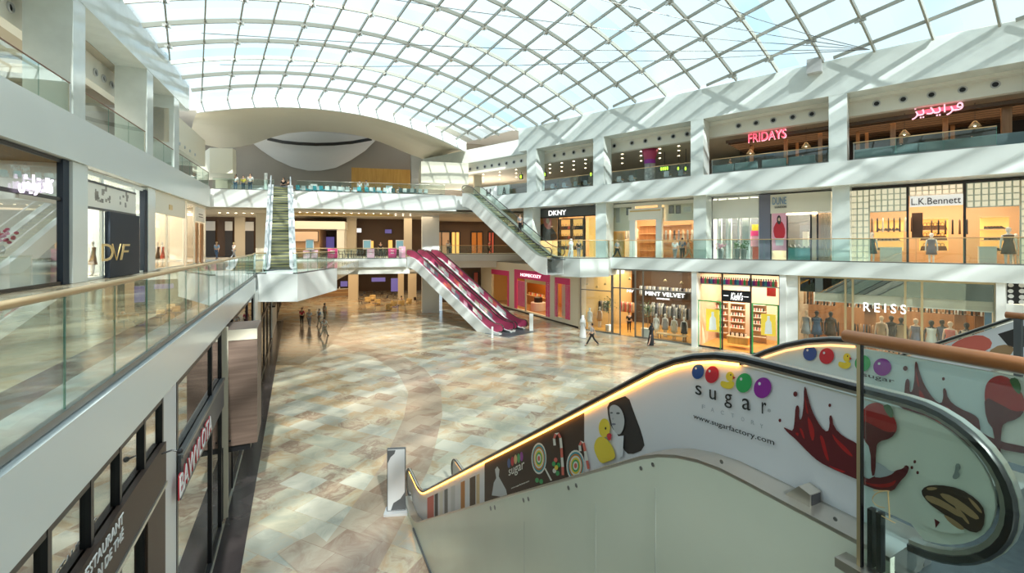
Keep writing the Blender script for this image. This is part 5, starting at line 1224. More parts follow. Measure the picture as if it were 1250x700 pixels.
for u0, u1, lb_ in ((976, 1030, 'long white display platform in the left window of the fashion shop'), (1062, 1122, 'long white display platform under the spaced lettering'), (1128, 1200, 'long white display platform right of the brass mullions')):
    o = thing('display_platform', lb_, 'platform', R.P(GS((u0 + u1) / 2, 1.7), 1.7, 0)); MB().fbox(R, GS(u0, 1.7), GS(u1, 1.7), 1.15, 2.3, .03, .95).build('body', M['white'], o); MB().fbox(R, GS(u0, 1.7) - .03, GS(u1, 1.7) + .03, 1.1, 2.35, .95, 1.0).build('top', M['wood'], o)
for u, nm in ((1010, 'at the left'), (1058, 'under the lettering'), (1094, 'behind the black mannequin'), (1145, 'right of the brass mullions'), (1188, 'near the lilac panel')):
    put('rack', R.P(GS(u, 3.4), 3.4, .03), R.ang(), f'clothes rail {nm} of the fashion shop', 'clothes rails of the fashion shop', None, 1.0); grp_garments(R, GS(u, 3.4), 3.4, 1.5, 9, 1.25, [('clothblack', 'black'), ('brown', 'brown'), ('tan', 'tan'), ('stripe', 'dark blue grey')], f'garments {nm} of the fashion shop', None, ('', f'on the fashion shop rail {nm}'))
for u, nm in ((1000, 'at the left'), (1050, 'behind the brass mullion'), (1080, 'under the lettering'), (1114, 'in the middle'), (1146, 'right of the middle'), (1178, 'by the lilac panel')):
    t_ = thing('wall_rail', f'high hanging rail on the back wall of the fashion shop, {nm}', 'clothes rack', R.P(GS(u, 4.9), 4.9, 3.4)); MB().tube([R.P(GS(u, 4.7) - 1.0, 4.7, 3.42), R.P(GS(u, 4.7) + 1.0, 4.7, 3.42)], .02, 6).build('rail', M['steel'], t_); m = MB()
    for q in (-.9, .9): m.fbox(R, GS(u, 4.7) + q - .02, GS(u, 4.7) + q + .02, 4.68, 4.9, 3.4, 3.44)
    m.build('brackets' if False else 'bracket', M['steel'], t_)
    grp_garments(R, GS(u, 4.7), 4.7, 3.4, 10, 1.8, [('tan', 'tan'), ('clothblack', 'black'), ('brown', 'brown'), ('clothwhite', 'white'), ('clothblack', 'black')], f'garments high on the back wall {nm} of the fashion shop', None, ('', f'high on the fashion shop back wall, {nm}'))
for u in (1055, 1165, 1190): struct(MB().fbox(R, GS(u, 5), GS(u + 14, 5), 5.1, 5.3, 0.02, 4.3), 'wall_panel', M['wood'])
s0, s1 = GS(1228), GS(1420)
shell(R, s0, s1, TG + .1, 3, 0, ZG, 'white', 'ivory', 'white', 150)
t = front(R, 'white wall front with black lattice screen right of the slim column', s0, s1, TG, 0, ZG, [], 'white', None, .2)
M['lattice_bw'] = dots('black screen with pale dots', (.012, .012, .014), (.75, .75, .74), 3.4, .40)
MB().fbox(R, GS(1229), GS(1262), TG - .08, TG - .05, R.Z(1240, 371, TG), R.Z(1240, 346, TG)).build('lattice_screen', M['lattice_bw'], t); MB().fbox(R, GS(1228), GS(1262), TG - .06, TG - .01, 0, R.Z(1240, 372, TG)).build('wall_panel', M['white'], t)
# ================================================================== Arabic lettering (joined glyph forms, set right to left)
AR = {'ا': (0xFE8D, 0xFE8E), 'د': (0xFEA9, 0xFEAA), 'ر': (0xFEAD, 0xFEAE), 'ز': (0xFEAF, 0xFEB0), 'و': (0xFEED, 0xFEEE)}
A4 = {'ف': 0xFED1, 'ي': 0xFEF1, 'ك': 0xFED9, 'ل': 0xFEDD, 'ت': 0xFE95, 'ش': 0xFEB5, 'ب': 0xFE8F, 'ه': 0xFEE9}
def arab(w):
    out = []; prev = False
    for i, ch in enumerate(w):
        if ch == ' ': out.append(' '); prev = False; continue
        nxt = i + 1 < len(w) and w[i + 1] != ' '
        if ch in AR: out.append(chr(AR[ch][1 if prev else 0])); prev = False
        else: out.append(chr(A4[ch] + (3 if prev and nxt else 1 if prev else 2 if nxt else 0))); prev = True
    return ''.join(reversed(out))
# ================================================================== right second floor restaurants
ZU = 12.87
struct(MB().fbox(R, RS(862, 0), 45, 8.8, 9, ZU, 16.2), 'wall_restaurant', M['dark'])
struct(MB().fbox(R, RS(640, 0), RS(862, 0), 12, 12.2, ZU, 16.2), 'wall_restaurant', M['taupe'])
for k in range(9):
    struct(MB().fbox(R, RS(866, 0) + .3, 44, 2.9 + k * .65, 3.05 + k * .65, 15.72, 15.95), 'ceiling_slat', M['brown'])
def post(u, t, w, m='wood'):
    struct(MB().fbox(R, R.S(u, t) - w / 2, R.S(u, t) + w / 2, t, t + w, ZU, 15.75), 'timber_post', M[m])
for u, t, w in [(1047, 5, .2), (1058, 6, .2), (1090, 4, .28), (1100, 7, .2), (1154, 4.5, .26), (1163, 7, .2), (1229, 3.6, .42), (917, 5, .24), (959, 4.5, .24), (973, 6.5, .2), (1001, 4, .24)]: post(u, t, w)
sg = thing('restaurant_sign', 'red and white lit Arabic lettering above the rightmost upper restaurant', 'sign', R.P(R.S(1145, 2.7), 2.7, 15.2))
a = R.Q(1113, 142.5, 2.7); b = R.Q(1176, 131, 2.7); b.z = a.z
MB().text(arab('فرايديز'), a + Vector((0, 0, -.22)), b - a, (0, 0, 1), (b - a).length, .85, .08, squash=True).build('lettering', M['litpink'], sg)
MB().fbox(R, R.S(1120, 2.76), R.S(1169, 2.76), 2.74, 2.8, a.z + .10, a.z + .32).build('red_bar', M['litred'], sg)
for u in (1118, 1172): MB().fbox(R, R.S(u, 2.8) - .02, R.S(u, 2.8) + .02, 2.78, 2.82, a.z + .3, 16.2).build('hanger', M['dark'], sg)
sg = thing('restaurant_sign', 'red lit lettering with white edge over the upper restaurant', 'sign', R.P(R.S(936, 2.7), 2.7, 15))
a = R.Q(914, 174, 2.7); b = R.Q(959, 166, 2.7); b.z = a.z
MB().text('FRIDAYS', a, b - a, (0, 0, 1), (b - a).length, .60, .10, squash=True).build('lettering', M['litred'], sg)
MB().text('FRIDAYS', a + R.n * .11 + Vector((0, 0, -.04)) - R.d * .05, b - a, (0, 0, 1), (b - a).length + .1, .68, .03, squash=True).build('letter_edge', M['litpink'], sg)
for u in (918, 955): MB().fbox(R, R.S(u, 2.8) - .02, R.S(u, 2.8) + .02, 2.9, 2.94, a.z + .5, 16.2).build('hanger', M['dark'], sg)
def mk_banq():
    t = thing('banquette', 'x', 'sofa')
    MB().box(-.75, .75, -.3, .3, .1, .46).build('seat', M['teal'], t, bevel=.03); MB().box(-.75, .75, .22, .36, .1, .82).build('backrest', M['greystone'], t, bevel=.03); return t
PR_['banq'] = Proto(mk_banq)
M['tealgrey'] = mat('teal grey upholstery', (.10, .15, .155), .6); M['tealgrey2'] = mat('dull teal leather', (.05, .09, .095), .5)
for bay_, us in (('below the red lettering', (884, 912, 946, 980)), ('below the rose Arabic sign', (1062, 1100, 1142, 1186, 1232))):
    for k, u in enumerate(us):
        put('banq', R.P(R.S(u, .9), .9, ZU), R.ang() + PI, f'teal grey banquette behind the glass railing {bay_}', f'banquettes {bay_}', {'seat': M['tealgrey2'], 'backrest': M['tealgrey']})
        put('table', R.P(R.S(u, 2.1), 2.1, ZU), 0, f'small round table beside the banquettes {bay_}', f'restaurant tables {bay_}', {'tabletop': M['tan']})
        put('chair', R.P(R.S(u, 2.95), 2.95, ZU), R.ang(), f'dark chair across the table from the banquette {bay_}', f'restaurant chairs {bay_}', {'seat': M['dark'], 'backrest': M['brown']})
        if k % 2: put('pend', R.P(R.S(u + 4, 3.6), 3.6, 15.1), 0, f'hanging lamp with brass shade {bay_}', f'hanging lamps {bay_}', None, 1.9)
for u0, u1, t, lb_ in ((1100, 1200, 6.6, 'long lit bar counter under the rose Arabic sign'), (925, 985, 6.6, 'long lit bar counter under the red lettering')):
    o = thing('bar_counter', lb_, 'counter', R.P(R.S(u0, t), t, ZU)); MB().fbox(R, R.S(u0, t), R.S(u1, t), t, t + .7, ZU, ZU + 1.1).build('body', M['wood'], o); MB().fbox(R, R.S(u0, t), R.S(u1, t), t - .05, t + .75, ZU + 1.1, ZU + 1.17).build('top', M['litamber'], o)
    for k in range(14): put('bottle', R.P(R.S(u0, t) + .4 + k * .38, t + .35, ZU + 1.17), 0, 'bottle standing on the ' + lb_.replace('long ', ''), 'bottles on the ' + lb_[5:], {'body': M[['litamber', 'green', 'dark'][k % 3]]}, 1.8)
area('bar_light', R.P(R.S(1150, 5), 5, 15.9), 10, 3, 130, (1, .7, .4), R.ang()); area('bar_light', R.P(R.S(945, 5), 5, 15.9), 7, 3, 100, (1, .7, .4), R.ang())
# bays with brown ceiling, patterned column and lime lamps
rr = random.Random(11)
for u0, u1 in ((748, 840), (664, 722), (560, 640)):
    for t in (3.4, 5.2, 7.6):
        for k in range(4):
            put('down', R.P(R.S(u0 + (u1 - u0) * (k + .5) / 4, t), t, 16.2), 0, 'small round downlight in the brown ceiling of the upper right gallery', 'downlights of the upper right gallery', None, 1.4)
c = R.P(R.S(792, 3), 3.2, ZU)
M['mosaic'] = mat('mottled patterned column', (.45, .42, .42), .5, noise=.45, nscale=4)
pc = thing('patterned_column', 'round column with mottled wrap and purple flared top', 'column', c)
MB().lathe([(.46, 0), (.46, 2.1)], c, 20).build('shaft', M['mosaic'], pc, True); MB().lathe([(.46, 2.1), (.48, 2.5), (.62, 2.95), (.7, 3.3)], c, 20).build('capital', M['plum'], pc, True); MB().lathe([(.47, 2.05), (.48, 2.05), (.485, 2.4), (.475, 2.4)], c, 20).build('band', M['purple'], pc)
for (u, v, w, lb_) in [(811, 206, 10, 'wide lime lit sign right of the patterned column'), (828, 206, 4, 'round lime lit sign right of the wide one'), (837, 206, 4, 'lime lit sign against the next white column'), (665, 213, 3.5, 'lime lit lamp in the left corner of its bay'), (721.5, 213, 4, 'lime lit lamp beside the second white column'), (636, 216, 4, 'lime lit lamp left of the farthest white column')]:
    q = R.Q(u, v, 5.); t = thing('lime_sign', lb_, 'sign', q); sc = q.y / FOC
    MB().box8([q + R.d * (s * w * .7 * sc) + R.n * d + Vector((0, 0, z * 3 * sc)) for z in (-1, 1) for s, d in ((-1, 0), (1, 0), (1, .08), (-1, .08))]).build('backing', M['dgrey'], t)
    m = MB()
    for k in range(max(1, int(w / 2.2))):
        cc = q + R.d * ((k - (max(1, int(w / 2.2)) - 1) / 2) * 2.6 * sc) - R.n * .03; m.ell(cc, 1.1 * sc, 1.1 * sc, 2.3 * sc, 10, 6)
    m.build('lit_shape', M['litgreen'], t)
    MB().fbox(R, R.S(u, 5) - .02, R.S(u, 5) + .02, 5.02, 5.06, q.z, 16.2).build('hanger', M['dark'], t)
for k, u in enumerate((676, 690, 704, 716, 757, 772, 815, 832)):
    put('table', R.P(R.S(u, 2.), 2., ZU), 0, 'cafe table behind the upper right railing near the lime lamps', 'cafe tables near the lime lamps'); put('chair', R.P(R.S(u, 1.2), 1.2, ZU), R.ang() + PI, 'grey chair behind the upper right railing near the lime lamps', 'chairs near the lime lamps', {'seat': M['clothgrey'], 'backrest': M['clothgrey']})
    put('chair', R.P(R.S(u, 2.85), 2.85, ZU), R.ang(), 'grey chair behind the upper right railing near the lime lamps', 'chairs near the lime lamps', {'seat': M['clothgrey'], 'backrest': M['clothgrey']})
t = thing('lettered_screen', 'white screen with dark capital letters at the head of the upper escalator', 'screen', R.P(R.S(604, 2.5), 2.5, ZU))
MB().fbox(R, R.S(586, 2.5), R.S(622, 2.5), 2.5, 2.56, ZU + .1, R.Z(604, 227, 2.5)).build('panel', M['white'], t); MB().fbox(R, R.S(586, 2.5), R.S(622, 2.5), 2.46, 2.6, ZU, ZU + .1).build('base', M['steel'], t)
for ch, u in (('H', 594), ('M', 603), ('A', 613)): sign(R, ch, u, u + 5, ZU + .35, 1.0, 2.44, 'dgrey' if ch != 'M' else 'lgrey', t)
struct(MB().fbox(R, R.S(562, 9), R.S(642, 9), 9, 9.2, ZU, 14.4), 'wall_upper', M['white'])
# ================================================================== wall with pink lattice shop, ground floor
PW = Fac((6.2, 42.3), (-6.7, 13.2), (13.2, 6.7))
def pz(u, v, t=0.): return PW.Z(u, v, t)
def ps(u, t=0.): return PW.S(u, t)
def wallpiece(u0, u1, z0, z1, m='cream', t0=0., t1=.3): struct(MB().fbox(PW, ps(u0), ps(u1), t0, t1, z0, z1), 'wall_pink_shop', M[m])
HD = pz(668, 344.5)
wallpiece(706.5, 696, 0, 5.6); wallpiece(696, 677, 0, .55); wallpiece(677, 671.5, 0, 5.6); wallpiece(671.5, 628, 0, .3); wallpiece(628, 621.5, 0, 5.6); wallpiece(621.5, 600, 0, .3); wallpiece(600, 575, 0, 5.6)
wallpiece(696, 677, pz(690, 340), 5.6); wallpiece(671.5, 628, pz(668, 333), 5.6); wallpiece(621.5, 600, 4.6, 5.6)
shell(PW, ps(706), ps(590), .35, 6, 0, 5.2, 'gold', 'wood', 'creamdk', 520, (1, .70, .36), 'litamber' if False else 'orange')
t = thing('pink_shopfront', 'bright pink shopfront with lattice panels and white lettering on its header', 'shopfront', PW.P(ps(650), 0, 0))
def pb(u0, u1, z0, z1, m, n, tt=-.03, th=.1): return MB().fbox(PW, ps(u0), ps(u1), tt, tt + th, z0, z1).build(n, M[m], t)
pb(671.5, 628, HD, pz(668, 333), 'pink', 'header'); a = PW.P(ps(636), -.05, HD + .28); b = PW.P(ps(661), -.05, HD + .28)
MB().text('HOMECOZY', a, b - a, (0, 0, 1), (b - a).length, .34, .03, squash=True).build('lettering', M['litwhite'], t)
pb(631, 628, .3, HD, 'pink', 'side_strip'); pb(641, 632, .7, HD - .3, 'pinkdots', 'lattice_panel'); pb(671.5, 666.5, .3, HD, 'pinkdots', 'lattice_panel'); pb(642.5, 641, .3, HD, 'creamdk', 'door_jamb')
pb(666.5, 642.5, HD - .35, HD, 'gold', 'door_head')
t = thing('pink_window', 'narrow shop window framed in pink lattice between the cream pillars', 'shopfront', PW.P(ps(686), 0, 0))
z1 = pz(690, 347.5); pb(695.5, 677.5, z1, pz(690, 340), 'pink', 'header'); pb(680.5, 677.5, .55, z1, 'pinkdots', 'lattice_panel'); pb(695.5, 690.5, .55, z1, 'pinkdots', 'lattice_panel')
pb(690.5, 680.5, .5, z1, 'shopglass', 'glass_pane', 0, .02); pb(690.5, 680.5, .55, z1, 'lcream', 'display_back', .5, .05)
t = thing('pink_window', 'pink trimmed window farthest along beside the red escalators', 'shopfront', PW.P(ps(612), 0, 0))
pb(621.5, 600, 4.0, 4.6, 'pink', 'header'); pb(621.5, 619.5, .3, 4.0, 'pink', 'side_strip'); pb(619, 600, .3, 4.0, 'shopglass', 'glass_pane', 0, .02)
struct(MB().fbox(PW, ps(706), ps(590), -.02, 0, 0, .14), 'baseboard_pink_shop', M['black'])
o = thing('round_display', 'round dark display drum inside the pink shop doorway', 'display', PW.P(ps(657, 2.5), 2.5, 0)); c = PW.P(ps(657, 2.5), 2.5, 0.03)
MB().lathe([(.9, 0), (.9, .9), (.85, .95)], c, 20).build('drum', M['lgrey'], o); MB().lathe([(.5, .95), (.5, 1.5), (.3, 1.6)], c, 16).build('top', M['black'], o)
for k in range(10): put('bottle', PW.P(ps(645 + k * 2.0, 4.5), 4.6, 1.2), 0, 'bottle on the back shelf of the pink shop', 'bottles of the pink shop', {'body': M[['gold', 'coral', 'clothwhite'][k % 3]]}, 2.4)
o = thing('wall_shelf', 'wooden shelf unit at the back of the pink shop', 'shelf', PW.P(ps(655, 4.6), 4.6, 0)); MB().fbox(PW, ps(668, 4.6), ps(642, 4.6), 4.3, 4.9, 1.12, 1.2).build('board', M['woodlight'], o); MB().fbox(PW, ps(668, 4.6), ps(642, 4.6), 4.35, 4.85, 0.03, 1.12).build('cabinet', M['wood'], o)
# dark shops beyond the red escalators, ground floor
struct(MB().fbox(B, b2s(540, 14), 32, 14, 14.3, 0, 4.9), 'wall_rear', M['brown'])
for u0, u1, m_, lb_ in [(578, 584, 'coral', 'red lit window left of the pink shop, beyond the escalators'), (589, 593, 'litamber', 'narrow amber lit window beyond the red escalators'), (596, 602, 'gold', 'gold lit window next to the pink trimmed one')]:
    t = thing('shop_window', lb_, 'window', B.P(B.S((u0 + u1) / 2, 13.8), 13.8, .3)); MB().fbox(B, B.S(u0, 13.8), B.S(u1, 13.8), 13.9, 13.95, .4, 4.).build('lit_back', M[m_], t); m = MB()
    for u in (u0, u1): m.fbox(B, B.S(u, 13.8) - .06, B.S(u, 13.8) + .06, 13.75, 13.95, .3, 4.1)
    m.fbox(B, B.S(u0, 13.8), B.S(u1, 13.8), 13.75, 13.95, 4., 4.12); m.build('frame', M['black'], t)
# ================================================================== left first floor shops
def LS(u, t=.3): return LF.S(u, t)
ZL0, ZL1 = 6.16, 11.12
TL = .3
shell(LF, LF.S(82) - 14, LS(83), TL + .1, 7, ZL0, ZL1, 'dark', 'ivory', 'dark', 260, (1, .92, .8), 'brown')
t = front(LF, 'black framed shopfront with lilac Arabic lettering at far left', LS(82) - 13, LS(80.5), TL, ZL0, ZL1, [LS(82) - 9, LS(82) - 5], 'black', LF.Z(60, 241, TL), .14)
MB().fbox(LF, LS(73), LS(80.5), TL - .1, TL + .1, ZL0, ZL1).build('jamb', M['navy'], t)
a = LF.Q(22, 237, TL - .1); b = LF.Q(63, 243, TL - .1); b.z = a.z
MB().text(arab('كلاد توليش'), a + Vector((0, 0, .05)), b - a, (0, 0, 1), (b - a).length, .72, .06, squash=True).build('lettering', M['litlilac'], t)
MB().fbox(LF, LS(20), LS(66), TL - .06, TL + .02, a.z - .12, a.z + .02).build('sign_rail', M['steel'], t)
for u0, u1, tt, z, lb_ in [(12, 38, .55, 1.15, 'tall white display counter behind the lilac lettered shopfront'), (40, 62, .75, 1.0, 'lower white display counter behind the lilac lettered shopfront'), (-20, 4, 1.0, 1.2, 'white counter at the left edge of the picture')]:
    o = thing('white_counter', lb_, 'counter', LF.P(LS(u0, tt), tt, ZL0)); MB().fbox(LF, LS(u0, tt), LS(u1, tt), tt, tt + .4, ZL0 + .03, ZL0 + z).build('body', M['white'], o, bevel=.02); MB().fbox(LF, LS(u0, tt) - .03, LS(u1, tt) + .03, tt - .02, tt + .42, ZL0 + z, ZL0 + z + .05).build('top', M['ivory'], o)
o = thing('flower_vase', 'dark red flowers in a vase on the white counter at far left', 'plant', LF.P(LS(2, 1.2), 1.2, ZL0 + 1.25)); c = LF.P(LS(2, 1.2), 1.2, ZL0 + 1.25)
MB().lathe([(.07, 0), (.1, .15), (.05, .3)], c, 12).build('vase', M['grey'], o, True); m = MB()
for k in range(24): m.ell(c + Vector((rr.gauss(0, .16), rr.gauss(0, .16), .6 + rr.gauss(0, .16))), .07, .07, .06, 6, 4)
m.build('blossom', M['plum'], o)
struct(MB().fbox(LF, LS(81), LS(100), TL - .2, TL + 7, ZL0, ZL1), 'wall_left', M['panel'])
shell(LF, LS(100), LS(178), TL + .1, 5, ZL0, ZL1, 'ivory', 'ivory', 'ivory', 300, (1, .95, .88), 'lcream')
t = front(LF, 'white and navy shopfront with gold monogram and printed header board', LS(100), LS(176), TL, ZL0, ZL1 - .1, [LS(124), LS(163)], 'panel', None, .18)
MB().fbox(LF, LS(101), LS(163), TL - .1, TL + .02, LF.Z(112, 253, TL), LF.Z(112, 224, TL)).build('header_board', M['ivory'], t)
zh0, zh1 = LF.Z(112, 253, TL), LF.Z(112, 224, TL)
MB().fbox(LF, LS(101), LS(163), TL - .12, TL + .02, zh1, zh1 + .1).build('header_trim', M['dgrey'], t); MB().fbox(LF, LS(101), LS(163), TL - .12, TL + .02, zh0 - .1, zh0).build('header_trim', M['dgrey'], t)
m = MB(); r2 = random.Random(4)
for k in range(26):
    s_ = LS(112) + (LS(156) - LS(112)) * r2.random() ** 1.5; z = zh0 + .2 + r2.random() * (zh1 - zh0 - .4); m.fbox(LF, s_, s_ + .06 + r2.random() * .2, TL - .106, TL - .1, z, z + .08 + r2.random() * .25)
m.build('printed_pattern', M['taupe'], t)
zn0 = ZL0 + .02
nv = MB().fbox(LF, LS(124.5), LS(162), TL - .3, TL - .1, zn0, zh0 - .12).build('navy_panel', M['navy'], t)
zc = LF.Z(140, 318, TL - .3); hh = LF.Z(140, 298, TL - .3) - zc
def mono(ch, u0, u1, **k):
    a = LF.P(LS(u0, TL - .32), TL - .32, zc); b = LF.P(LS(u1, TL - .32), TL - .32, zc)
    MB().text(ch, a, b - a, (0, 0, 1), (b - a).length, hh, .03, squash=True, **k).build('lettering', M['gold'], nv)
mono('D', 124, 138); mono('F', 146, 158, shear=.25); MB().bar(LF.P(LS(137, TL - .32), TL - .33, zc + hh), LF.P(LS(142, TL - .32), TL - .33, zc), .04, .03).build('lettering', M['gold'], nv); MB().bar(LF.P(LS(142, TL - .32), TL - .33, zc), LF.P(LS(147, TL - .32), TL - .33, zc + hh), .04, .03).build('lettering', M['gold'], nv)
MB().fbox(LF, LS(173.5), LS(177), TL - .12, TL + .12, ZL0, ZL1 - .2).build('jamb', M['navy'], t)
put('man', LF.P(LS(113, 1.4), 1.4, ZL0 + .03), LF.ang() + PI, 'mannequin in tan left of the navy monogram panel', 'mannequins of left gallery', {'dress': M['tan']})
struct(MB().fbox(LF, LS(177), LS(186), TL - .15, TL + 5, ZL0, ZL1), 'wall_left', M['panel'])
shell(LF, LS(186), LS(226), TL + .1, 5, ZL0, ZL1, 'ivory', 'woodlight', 'ivory', 320, (1, .88, .72), 'peach')
t = front(LF, 'cream headed shopfront with two glass panes right of the navy panel', LS(186), LS(224), TL, ZL0, ZL1, [LS(203)], 'ivory', None, .16)
MB().fbox(LF, LS(186), LS(224), TL - .1, TL + .02, LF.Z(200, 262, TL), ZL1).build('header', M['lcream'], t); MB().fbox(LF, LS(204), LS(208), TL - .13, TL - .1, LF.Z(205, 256, TL), LF.Z(205, 250, TL)).build('emblem', M['gold'], t)
for k, (u, tt, m_, c_) in enumerate([(192, 1.2, 'clothblack', 'black'), (198, 1.5, 'coral', 'salmon'), (209, 1.4, 'clothgrey', 'grey'), (216, 1.5, 'clothwhite', 'white')]): put('man', LF.P(LS(u, tt), tt, ZL0 + .03), LF.ang() + PI, f'mannequin in {c_} inside the cream headed left shopfront', 'mannequins of left gallery', {'dress': M[m_]})
shell(LF, LS(226), LS(251), TL + .1, 4, ZL0, ZL1, 'ivory', 'woodlight', 'ivory', 220, (1, .82, .62), 'wood')
t = front(LF, 'last left shopfront with white square sign over a wooden door', LS(227), LS(250), TL, ZL0, ZL1, [LS(237)], 'ivory', None, .16)
MB().fbox(LF, LS(237.5), LS(248), TL - .12, TL - .02, LF.Z(243, 271, TL), LF.Z(243, 254, TL)).build('sign_board', M['white'], t); sg_ = MB()
for v in (261.5, 264.5): sg_.fbox(LF, LS(240.5), LS(245.5), TL - .135, TL - .12, LF.Z(243, v + 1.2, TL), LF.Z(243, v, TL))
sg_.build('lettering', M['dgrey'], t); MB().fbox(LF, LS(238.5), LS(241), TL - .08, TL, ZL0, LF.Z(243, 273, TL)).build('door', M['wood'], t); MB().fbox(LF, LS(244), LS(247), TL - .08, TL, ZL0, LF.Z(243, 273, TL)).build('door', M['wood'], t)
# upper left gallery: warm lights and furniture
for u in (20, 60, 130): put('down', LF.P(LF.S(u, 4), 4, 17.8), 0, 'downlight in the upper left gallery ceiling', 'downlights of the upper left gallery', None, 1.6)
# ================================================================== left ground floor fronts, under the near gallery edge
TB = .07
def es(u, t=TB): return LE.S(u, t)
s0, s1 = es(193) - 6.5, es(194)
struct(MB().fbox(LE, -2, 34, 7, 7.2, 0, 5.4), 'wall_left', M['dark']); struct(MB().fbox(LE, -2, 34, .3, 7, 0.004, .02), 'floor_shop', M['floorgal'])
struct(MB().fbox(LE, es(194), es(212), TB - .04, .6, 0, 5.42), 'column', M['lgrey'])
t = front(LE, 'dark framed restaurant front with brown name band, below the gallery edge', s0, s1, TB, 0, 5.4, [es(51), es(105), es(141), es(171.5)], 'black', None, .07, gm='reflglass')
zt, zb_ = LE.Z(194, 547, TB - .05), LE.Z(194, 597, TB - .05)
MB().fbox(LE, s0, s1, TB - .09, TB - .02, zb_, zt).build('name_band', M['chocolate'], t); MB().fbox(LE, s0, s1, TB - .11, TB - .02, zb_ - .05, zb_).build('band_edge', M['steel'], t)
e1 = LE.S(150, TB - .12)
def esign(body, s_a, s_b, z, h, m, par, d=.02, tt=TB - .12):
    a = LE.P(s_a, tt, z); b = LE.P(s_b, tt, z)
    MB().text(body, a, b - a, (0, 0, 1), (b - a).length, h, d, squash=True).build('lettering', M[m], par)
esign('RESTAURANT', e1 - 1.12, e1, 4.60, .115, 'clothwhite', t, .008); esign('SALON DE TH\u00c9', e1 - 1.12, e1, 4.42, .14, 'clothwhite', t, .008)
MB().fbox(LE, es(171.5), s1, TB - .08, TB - .02, .05, zb_ - .1).build('side_panel', M['chocolate'], t)
for k, u in enumerate((120, 150)): put('table', LE.P(es(u), 1.6 + k, .02), 0, 'small table inside the restaurant front' , 'restaurant tables inside the dark front')
lamp = thing('wall_lamp', 'small black arm lamp on the name band beside the pale column', 'lamp', LE.P(es(188), TB - .1, 4.6)); p = LE.P(es(187), TB - .1, 4.66)
MB().tube([p, p - LE.n * .12 + Vector((0, 0, .03)), p - LE.n * .2], .012, 6).build('arm', M['black'], lamp); MB().ell(p - LE.n * .22, .04, .04, .04, 8, 6).build('head', M['black'], lamp)
s0, s1 = es(212.5), es(268)
t = front(LE, 'glass front with grey band of red and white lettering, left ground floor', s0, s1, TB, 0, 5.4, [es(256)], 'black', None, .1, gm='reflglass')
zt, zb_ = 4.12, 3.36
MB().fbox(LE, s0, s1, TB - .10, TB - .02, zb_, zt).build('name_band', M['dgrey'], t); MB().fbox(LE, s0, s1, TB - .13, TB - .1, zt - .06, zt).build('band_edge', M['steeldk'], t)
q0_, q1_ = LE.S(219, TB - .14), LE.S(258, TB - .14); esign('BAWVLOTA', q0_, q1_, 3.50, .42, 'red', t, .015, TB - .12); esign('BAWVLOTA', q0_ + .03, q1_ + .03, 3.53, .37, 'clothwhite', t, .012, TB - .137)
# projecting wood-grey entrance box facing the camera
c0 = LE.P(es(272), 0, 0); sA = es(272)
t = thing('entrance_portal', 'projecting grey-brown board entrance box hanging above a dark opening', 'portal', LE.P(sA + .8, -.4, 1.9))
MB().fbox(LE, sA, sA + 1.6, -.78, .3, 2.0, 5.3).build('board_box', M['woodgrey'], t); MB().fbox(LE, sA - .03, sA + .02, -.06, .1, .0, 5.4).build('side_post', M['creamdk'], t); MB().fbox(LE, sA - .02, sA + .0, -.78, -.06, 5.0, 5.3).build('edge_trim', M['creamdk'], t)
MB().fbox(LE, sA + .1, sA + 1.5, -.6, .3, 1.8, 2.0).build('lower_box', M['black'], t); MB().fbox(LE, sA - .2, sA + 1.7, .05, .3, 0.02, 2.).build('dark_opening', M['black'], t)
q = LE.P(sA - .022, -.1, 2.16); MB().ell(q, .03, .03, .03, 8, 6).build('fixing', M['black'], t)
s0, s1 = sA + 1.8, es(308)
t = front(LE, 'black framed shopfront with red emblem and white bar handle beyond the entrance box', s0, s1, TB, 0, 5.4, [es(301)], 'black', 3.6, .12, gm='reflglass')
MB().fbox(LE, es(293), es(299), TB - .1, TB - .06, 3.9, 4.6).build('red_emblem', M['litred'], t); MB().bar(LE.P(es(292), TB - .2, 3.2), LE.P(es(303), TB - .2, 3.2), .08, .22).build('bar_handle', M['ivory'], t)
struct(MB().fbox(LE, es(309.5), es(317), TB - .06, .6, 0, 5.42), 'column', M['white'])
t = front(LE, 'dark narrow framed shopfront between the two slim white columns', es(318), es(330), TB, 0, 4.7, [es(322), es(326)], 'black', 3.4, .2)
struct(MB().fbox(LE, es(331.5), es(337), TB - .06, .6, 0, 4.75), 'column', M['white'])
t = front(LE, 'dark shopfront beyond the last slim white column', es(338), es(338) + 14, TB, 0, 4.7, [es(338) + 4, es(338) + 9], 'black', 3.4, .2)
bl = thing('wall_bracket', 'small dark bracket on the last slim white column', 'bracket', LE.P(es(334), TB - .1, 2.6)); MB().fbox(LE, es(331), es(339), TB - .3, TB - .06, 2.62, 2.75).build('plate', M['black'], bl); MB().ell(LE.P(es(337), TB - .3, 2.68), .08, .08, .08, 8, 6).build('knob', M['black'], bl)
